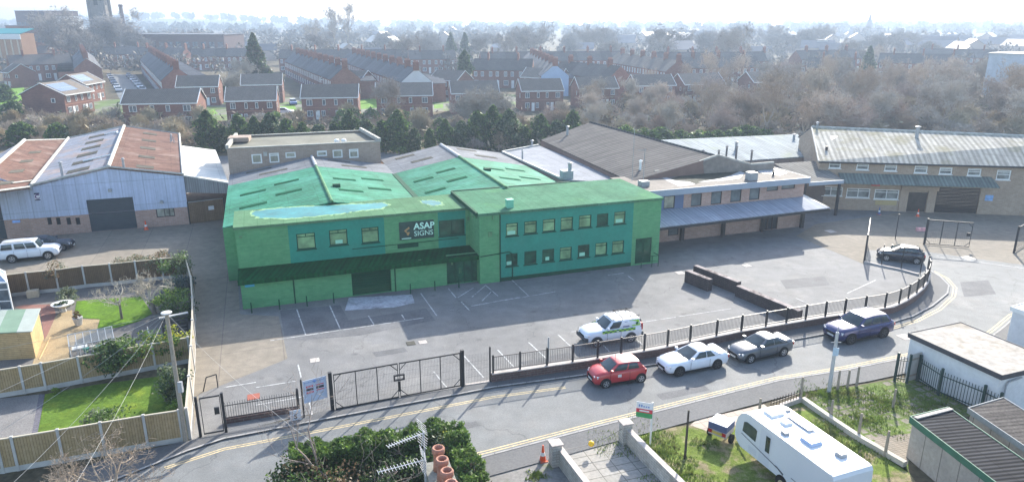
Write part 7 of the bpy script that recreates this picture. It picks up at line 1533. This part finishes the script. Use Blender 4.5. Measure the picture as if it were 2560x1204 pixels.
def wl_(i, x, y):
    sx, sy = scr(x, y)
    if sx < 1750: return 'bare brown tree in the wood behind the ribbed barn and pale shed'
    if y < 165: return 'bare brown tree at the near edge of the wood behind the brick hall'
    if y > 243: return 'bare brown tree at the far edge of the large wood below the right hand roofs'
    return 'bare brown tree deep in the large wood at the right'
scatter(A_, spots, wl_, 'bare trees of the brown wood', .6, 1.1)
for o in COL.objects:
    if o.get('group') == 'bare trees of the brown wood':
        f_ = .68 if 'ribbed barn' in o['label'] else (.78 if 'far edge' in o['label'] else 1)
        o.scale = tuple(v*f_ for v in o.scale)
# scrub belt between the yards and the houses
B_ = [bare_proto(41,4.2,wtw[1],'bare_shrub',4,3,1.4,7,.15,.25,.7,.03), bare_proto(42,3.6,wtw[0],'bare_shrub',5,3,1.5,7,.12,.2,.7,.03), bare_proto(43,5.2,M('straw_twig',(.38,.31,.2),.9,.2,((.4,.2),),vary=.2),'bare_shrub',4,3,1.2,8,.15,.3,.7,.03)]
for p in B_: p['category'] = 'shrub'
spots = []; tries = 0
while len(spots) < 120 and tries < 9000:
    tries += 1; Yd = rg.uniform(122,152); x = rg.uniform(-105, 22); sx, sy = scr(x, Yd)
    if sx < -60 or sx > 1520 or (540 < sx < 1180 and Yd < 134): continue
    if sx < 470 and Yd < 126: continue
    if any((x-a)**2+(Yd-b)**2 < 5 for a, b in spots): continue
    spots.append((x,Yd))
tries = 0
while len(spots) < 290 and tries < 9000:
    tries += 1; Yd = rg.uniform(126,190); x = rg.uniform(18,.78*Yd); sx, sy = scr(x,Yd)
    if sx < 1480 or sx > 2620 or any((x-a)**2+(Yd-b)**2 < 9 for a, b in spots): continue
    spots.append((x,Yd))
def sl_(i, x, y):
    sx, sy = scr(x,y)
    if sx >= 1480 and x > 18: return 'low bare shrub filling the gaps of the brown wood'
    return 'low bare shrub in the scrub behind the left warehouse' if sx < 520 else ('low bare shrub in the scrub between conifer hedge and brick houses' if sx < 1100 else 'low bare shrub in the scrub left of the brown wood')
scatter(B_, spots, sl_, 'bare shrubs of the scrub belt', .75, 1.2)
# conifer hedge as single columns
C_ = [ever_proto(51,6.6,1.9,[dkever,ever],'conifer','tree',2400,.27,'col'), ever_proto(52,5.6,2.1,[dkever,dkever,grl],'conifer','tree',2200,.27,'col'), ever_proto(53,6.0,1.7,[dkever,ever],'conifer','tree',2000,.26,'col')]
cs = []
for k in range(24):
    f = k/23; x = 525+f*905; Yd = 121+R.uniform(-1.5,2.5); Yd = Yd if x < 1165 else 124; cs.append(((x-1280)/FOC*(Yd*CT+(CAMH)*ST), Yd))
scatter(C_, cs, lambda i,x,y: 'dark dense conifer in the hedge behind the buff brick block' if scr(x,y)[0] < 960 else ('dark dense conifer in the hedge right of the buff brick block' if scr(x,y)[0] < 1180 else 'dark dense conifer in the hedge left of the ribbed barn'), 'conifers of the dark hedge', .68, 1.2)
E_ = [ever_proto(54,3.6,2.3,[ever,grl],'evergreen_bush','shrub',1500,.26,'round'), ever_proto(55,3.2,2.6,[dkever,ever],'evergreen_bush','shrub',1500,.26,'round')]
es = []
for k in range(16): x = 1560+k*23; Yd = 121+R.uniform(0,3); es.append(((x-1280)/FOC*(Yd*CT+CAMH*ST), Yd))
scatter(E_, es, 'green bush in the row behind the bright pale sheet roof', 'green bushes behind the pale shed', .85, 1.2)
es = []
for x, Yd in ((150,125),(60,128),(690,148),(735,138),(860,148),(880,150),(930,150),(1010,150),(1100,140),(1350,140),(20,165),(40,160),(85,196),(10,200),(545,205),(565,200)): es.append(((x-1280)/FOC*(Yd*CT+CAMH*ST), Yd))
scatter(E_, es, lambda i,x,y: ['green bush behind the left warehouse ridge','green bush at the left edge of the scrub','green bush below the two window house','dark bush beside the two window house gap','green bush below the eight window house','second green bush below the eight window house','dark bush right of the eight window house','green bush before the birch','dark bush behind the conifer hedge top','green bush in the scrub left of the brown wood','green bush by the solar roofed house','dark bush by the solar roofed house','dark clipped bush below the far left row','dark bush at the left edge by the far row','pale green round bush below the big conifer','second pale green bush below the big conifer'][i], 'bushes around the brick houses', .8, 1.3)
# undergrowth
m = MB()
def scrubfill(n, x0, x1, y0, y1, test, zmax, s):
    k = 0
    while k < n:
        Yd = R.uniform(y0,y1); x = R.uniform(x0,x1); sx, sy = scr(x,Yd); k += 1
        if test(sx,sy,x,Yd): leaf(m, V((x,Yd,abs(R.gauss(0,zmax)))), s*R.uniform(.5,1.4), R, R.choice((0,0,1,2)), .35)
scrubfill(42000, -110, 200, 119, 262, lambda sx,sy,x,Yd: -60 < sx < 2640 and ((sx > 1450 and Yd > 124) or (sx > 1700) or Yd < 152) and not (540 < sx < 1200 and Yd < 124) and not (sx < 460 and Yd < 124), 1.6, .5)
tag(m.build('undergrowth', [M('bramble_brown',(.25,.195,.145),.9,.2,((.1,.3),)), M('dead_grass',(.33,.285,.19),.9,.2,((.1,.2),)), M('bramble_green',(.13,.125,.065),.9,.2,((.1,.3),))]), 'brown bramble and dead grass undergrowth under the wood and scrub', 'undergrowth', kind='stuff')
# park trees further off
D_ = [bare_proto(61,14,M('park_twig',(.26,.235,.205),.9,.2,((.3,.2),),vary=.2),stems=1,lev=4,tufts=6,first=.25,tl=1.6,tw_=.08), bare_proto(62,16,M('park_twig',(0,0,0)),stems=1,lev=4,tufts=6,first=.25,up_=.5,tl=1.6,tw_=.08), bare_proto(63,12,M('park_twig',(0,0,0)),stems=2,lev=4,tufts=6,first=.2,spread=1.2,tl=1.6,tw_=.08)]
spots = []
while len(spots) < 82:
    Yd = rg.uniform(365,560); x = rg.uniform(-.29*Yd,.62*Yd); sx, sy = scr(x,Yd)
    if rg.random() < .35: Yd = rg.uniform(300,600); x = rg.uniform(-.72*Yd,.74*Yd)
    if any((x-a)**2+(Yd-b)**2 < 40 for a, b in spots): continue
    if -62 < x+92 < 30 and 395 < Yd < 440: continue
    spots.append((x,Yd))
spots.sort(key=lambda p: p[1])
def pl_(i,x,y):
    sx = scr(x,y)[0]; return 'hazy bare tree among the roofs of the left hand town' if sx < 680 else ('tall hazy bare tree in the park belt above the terraces' if sx < 1950 else 'hazy bare tree among the far roofs at the upper right')
scatter(D_, [p for p in spots if not 1200 < scr(*p)[0] < 2060], pl_, 'hazy bare park trees', .75, 1.25); scatter(D_, [p for p in spots if 1200 < scr(*p)[0] < 2060], pl_, 'hazy bare park trees', 1.05, 1.5)
es = []
for k in range(9): px_ = 150+k*24+R.uniform(-6,6); Yd = 372+R.uniform(-12,18); es.append(((px_-1280)/FOC*(Yd*CT+CAMH*ST), Yd))
scatter(D_, es, 'hazy bare tree in front of the church tower', 'bare trees before the church tower', 1.55, 1.95)
# single trees that stand out
def single(p, px_, Yd, lab, name, cat='tree', s=1.0, sz=1.0):
    x = (px_-1280)/FOC*(Yd*CT+CAMH*ST); p['label'] = lab; p['category'] = cat; p.location = (x,Yd,0); p.scale = (s,s,s*sz); p.name = name
single(ever_proto(71,17,5.0,[dkever,M('conifer_brown',(.10,.085,.05),.8,.2,((.5,.3),),trans=.2)],'conifer_tree','tree',5200,.55,'cone'), 645, 235, 'tall dark ragged conifer above the left brick houses', 'conifer_tree')
single(bare_proto(72,11,wtw[1],stems=2,lev=4,spread=1.3,tufts=7), 615, 228, 'bare tree leaning against the tall ragged conifer', 'bare_tree')
single(ever_proto(73,12.5,2.4,[dkever],'cypress_tree','tree',3200,.4,'col'), 1163, 222, 'narrow dark cypress in front of the terraces', 'cypress_tree')
for i, (px_, w_) in enumerate(((1128,0),(1163,0))): single(ever_proto(74+i,15,4.0,[dkever],'cypress_tree','tree',2600,.6,'cone'), px_, 372, ('left' if i == 0 else 'right')+' of the hazy twin conifers behind the narrow cypress', 'conifer_tree')
single(ever_proto(76,12,3.6,[dkever],'conifer_tree','tree',2600,.5,'cone'), 2165, 268, 'dark hazy conifer at the upper right among far roofs', 'conifer_tree')
for i, (px_, Yd, h, lab) in enumerate(((838,470,27,'left of two thin poplars breaking the skyline'),(872,460,30,'right and taller of two thin poplars breaking the skyline'),(778,470,22,'bare tree left of the two skyline poplars'))):
    single(bare_proto(80+i,h,wtw[1],stems=1,lev=4,spread=.35 if i < 2 else .8,tufts=6,first=.3,up_=1.2 if i < 2 else .5,tl=1.6,tw_=.07), px_, Yd, lab, 'bare_tree')
single(bare_proto(85,9.5,M('birch_twig',(.30,.25,.21),.9,.2),stems=2,lev=4,spread=.9,tufts=6), 970, 156, 'pale birch in front of the half hidden brick house', 'birch_tree'); single(bare_proto(86,9.5,wtw[1],stems=3,lev=4,spread=1.3,tufts=8), 1240, 141, 'broad grey bare tree above the conifer hedge', 'bare_tree'); single(bare_proto(87,8.5,wtw[1],stems=3,lev=4,spread=1.3,tufts=8), 1180, 144, 'lower grey bare tree left of the broad one', 'bare_tree')
single(bare_proto(88,7.5,pale_twig,stems=3,lev=4,spread=1.2,tufts=7), 590, 205, 'bare tree beside the pale green bushes', 'bare_tree')
# far woods that read as one mass, one band after another
def farwood(name, lab, Y0, Y1, n, h, s, mat, xl=-.8, xr=.82, hills=0.0):
    m = MB(); rg = random.Random(int(Y0)); cl = []
    for k in range(n//55): Yd = rg.uniform(Y0,Y1); cl.append((rg.uniform(xl*Yd,xr*Yd), Yd, h*rg.uniform(.45,1.15)))
    for x, y, hh in cl:
        z0 = hills*math.exp(-((x/y+.45)/.16)**2) if hills else 0
        for k in range(55): d = rdir(rg); rr = rg.random()**.5; leaf(m, V((x+d.x*hh*.55*rr, y+d.y*hh*.55*rr, max(.2,hh*(.55+.45*d.z*rr)+z0))), s*rg.uniform(.6,1.3), rg, 0, .5)
    return tag(m.build(name, mat), lab, 'wood', kind='stuff')
farw = M('far_wood_twig',(.2,.18,.15),.9,.2,((.01,.3),(.06,.25))); fare = M('far_wood_green',(.09,.105,.07),.9,.2,((.01,.3),(.05,.25)))
farwood('far_wood', 'hazy belt of bare trees behind the terraces', 290, 600, 26000, 9, 1.1, farw); farwood('far_wood', 'hazy wooded belt beyond the park trees', 600, 1000, 22000, 13, 2.2, farw); farwood('far_wood', 'pale blue wooded belt near the horizon', 1000, 1700, 22000, 16, 4, fare); farwood('far_wood', 'palest blue wooded rise on the horizon', 1700, 2450, 22000, 18, 6, fare, hills=22)
m = MB(); nx, ny = 60, 8; vs = []
for j in range(ny+1):
    for i in range(nx+1): x = -2400+2400*i/nx; y = 1750+110*j; vs.append((x,y, 22*math.exp(-((x/y+.45)/.16)**2)*math.sin(PI*j/ny) if 0 < j < ny else -.5))
m.faces(vs, [(j*(nx+1)+i, j*(nx+1)+i+1, (j+1)*(nx+1)+i+1, (j+1)*(nx+1)+i) for j in range(ny) for i in range(nx)]); struct(m.build('hills', fare))
for o in list(COL.objects):
    if 'used' in o: del o['used']
# ================================================================ camera, sun, sky, air
cam = bpy.data.cameras.new('camera'); co = bpy.data.objects.new('camera', cam); COL.objects.link(co)
cam.sensor_width = 36; cam.lens = 36*FOC/2560; cam.clip_end = 9000; cam.clip_start = .5
co.location = (0,0,CAMH); co.rotation_euler = (PI/2-PIT, 0, 0); sc.camera = co
SUN_EL, SUN_AZ = math.radians(28), math.radians(21.5)      # azimuth clockwise from +Y (ahead of the camera, to the right)
sd = bpy.data.lights.new('sun', 'SUN'); sd.energy = 3.7; sd.angle = math.radians(.5); sd.color = (1,.95,.86)
so = bpy.data.objects.new('sun', sd); COL.objects.link(so)
dv = V((math.sin(SUN_AZ)*math.cos(SUN_EL), math.cos(SUN_AZ)*math.cos(SUN_EL), math.sin(SUN_EL)))
so.rotation_euler = dv.to_track_quat('Z', 'Y').to_euler(); so.location = (0,0,80)
w = bpy.data.worlds.new('World'); sc.world = w; w.use_nodes = True; nt = w.node_tree
sky = nt.nodes.new('ShaderNodeTexSky'); sky.sky_type = 'NISHITA'; sky.sun_disc = False; sky.sun_elevation = SUN_EL; sky.sun_rotation = SUN_AZ
sky.air_density = 1.0; sky.dust_density = 1.5; sky.ozone_density = 1.0
nt.links.new(sky.outputs[0], nt.nodes['Background'].inputs['Color']); nt.nodes['Background'].inputs['Strength'].default_value = .15
HZ = 1
if HZ:
    m = MB(); m.box(-2700,2700,-60,2900,-1,62)
    hm = bpy.data.materials.new('haze'); hm.use_nodes = True; n2 = hm.node_tree; n2.nodes.remove(n2.nodes['Principled BSDF'])
    pv = n2.nodes.new('ShaderNodeVolumePrincipled'); pv.inputs['Color'].default_value = (.38,.47,.60,1); pv.inputs['Density'].default_value = .00065; pv.inputs['Anisotropy'].default_value = .35
    n2.links.new(pv.outputs[0], n2.nodes['Material Output'].inputs['Volume'])
    h = m.build('haze', hm); h['kind'] = 'stuff'
sc.view_settings.view_transform = 'Standard'; sc.view_settings.look = 'None'; sc.view_settings.exposure = 1.56; sc.view_settings.gamma = 1
sc.cycles.max_bounces = 5; sc.cycles.diffuse_bounces = 2; sc.cycles.glossy_bounces = 2; sc.cycles.transmission_bounces = 3; sc.cycles.volume_bounces = 1; sc.cycles.transparent_max_bounces = 6
sc.cycles.use_denoising = True
try: sc.cycles.denoiser = 'OPENIMAGEDENOISE'
except Exception: pass
sc.cycles.use_adaptive_sampling = True; sc.cycles.adaptive_threshold = .02
sc.cycles.sample_clamp_indirect = 6
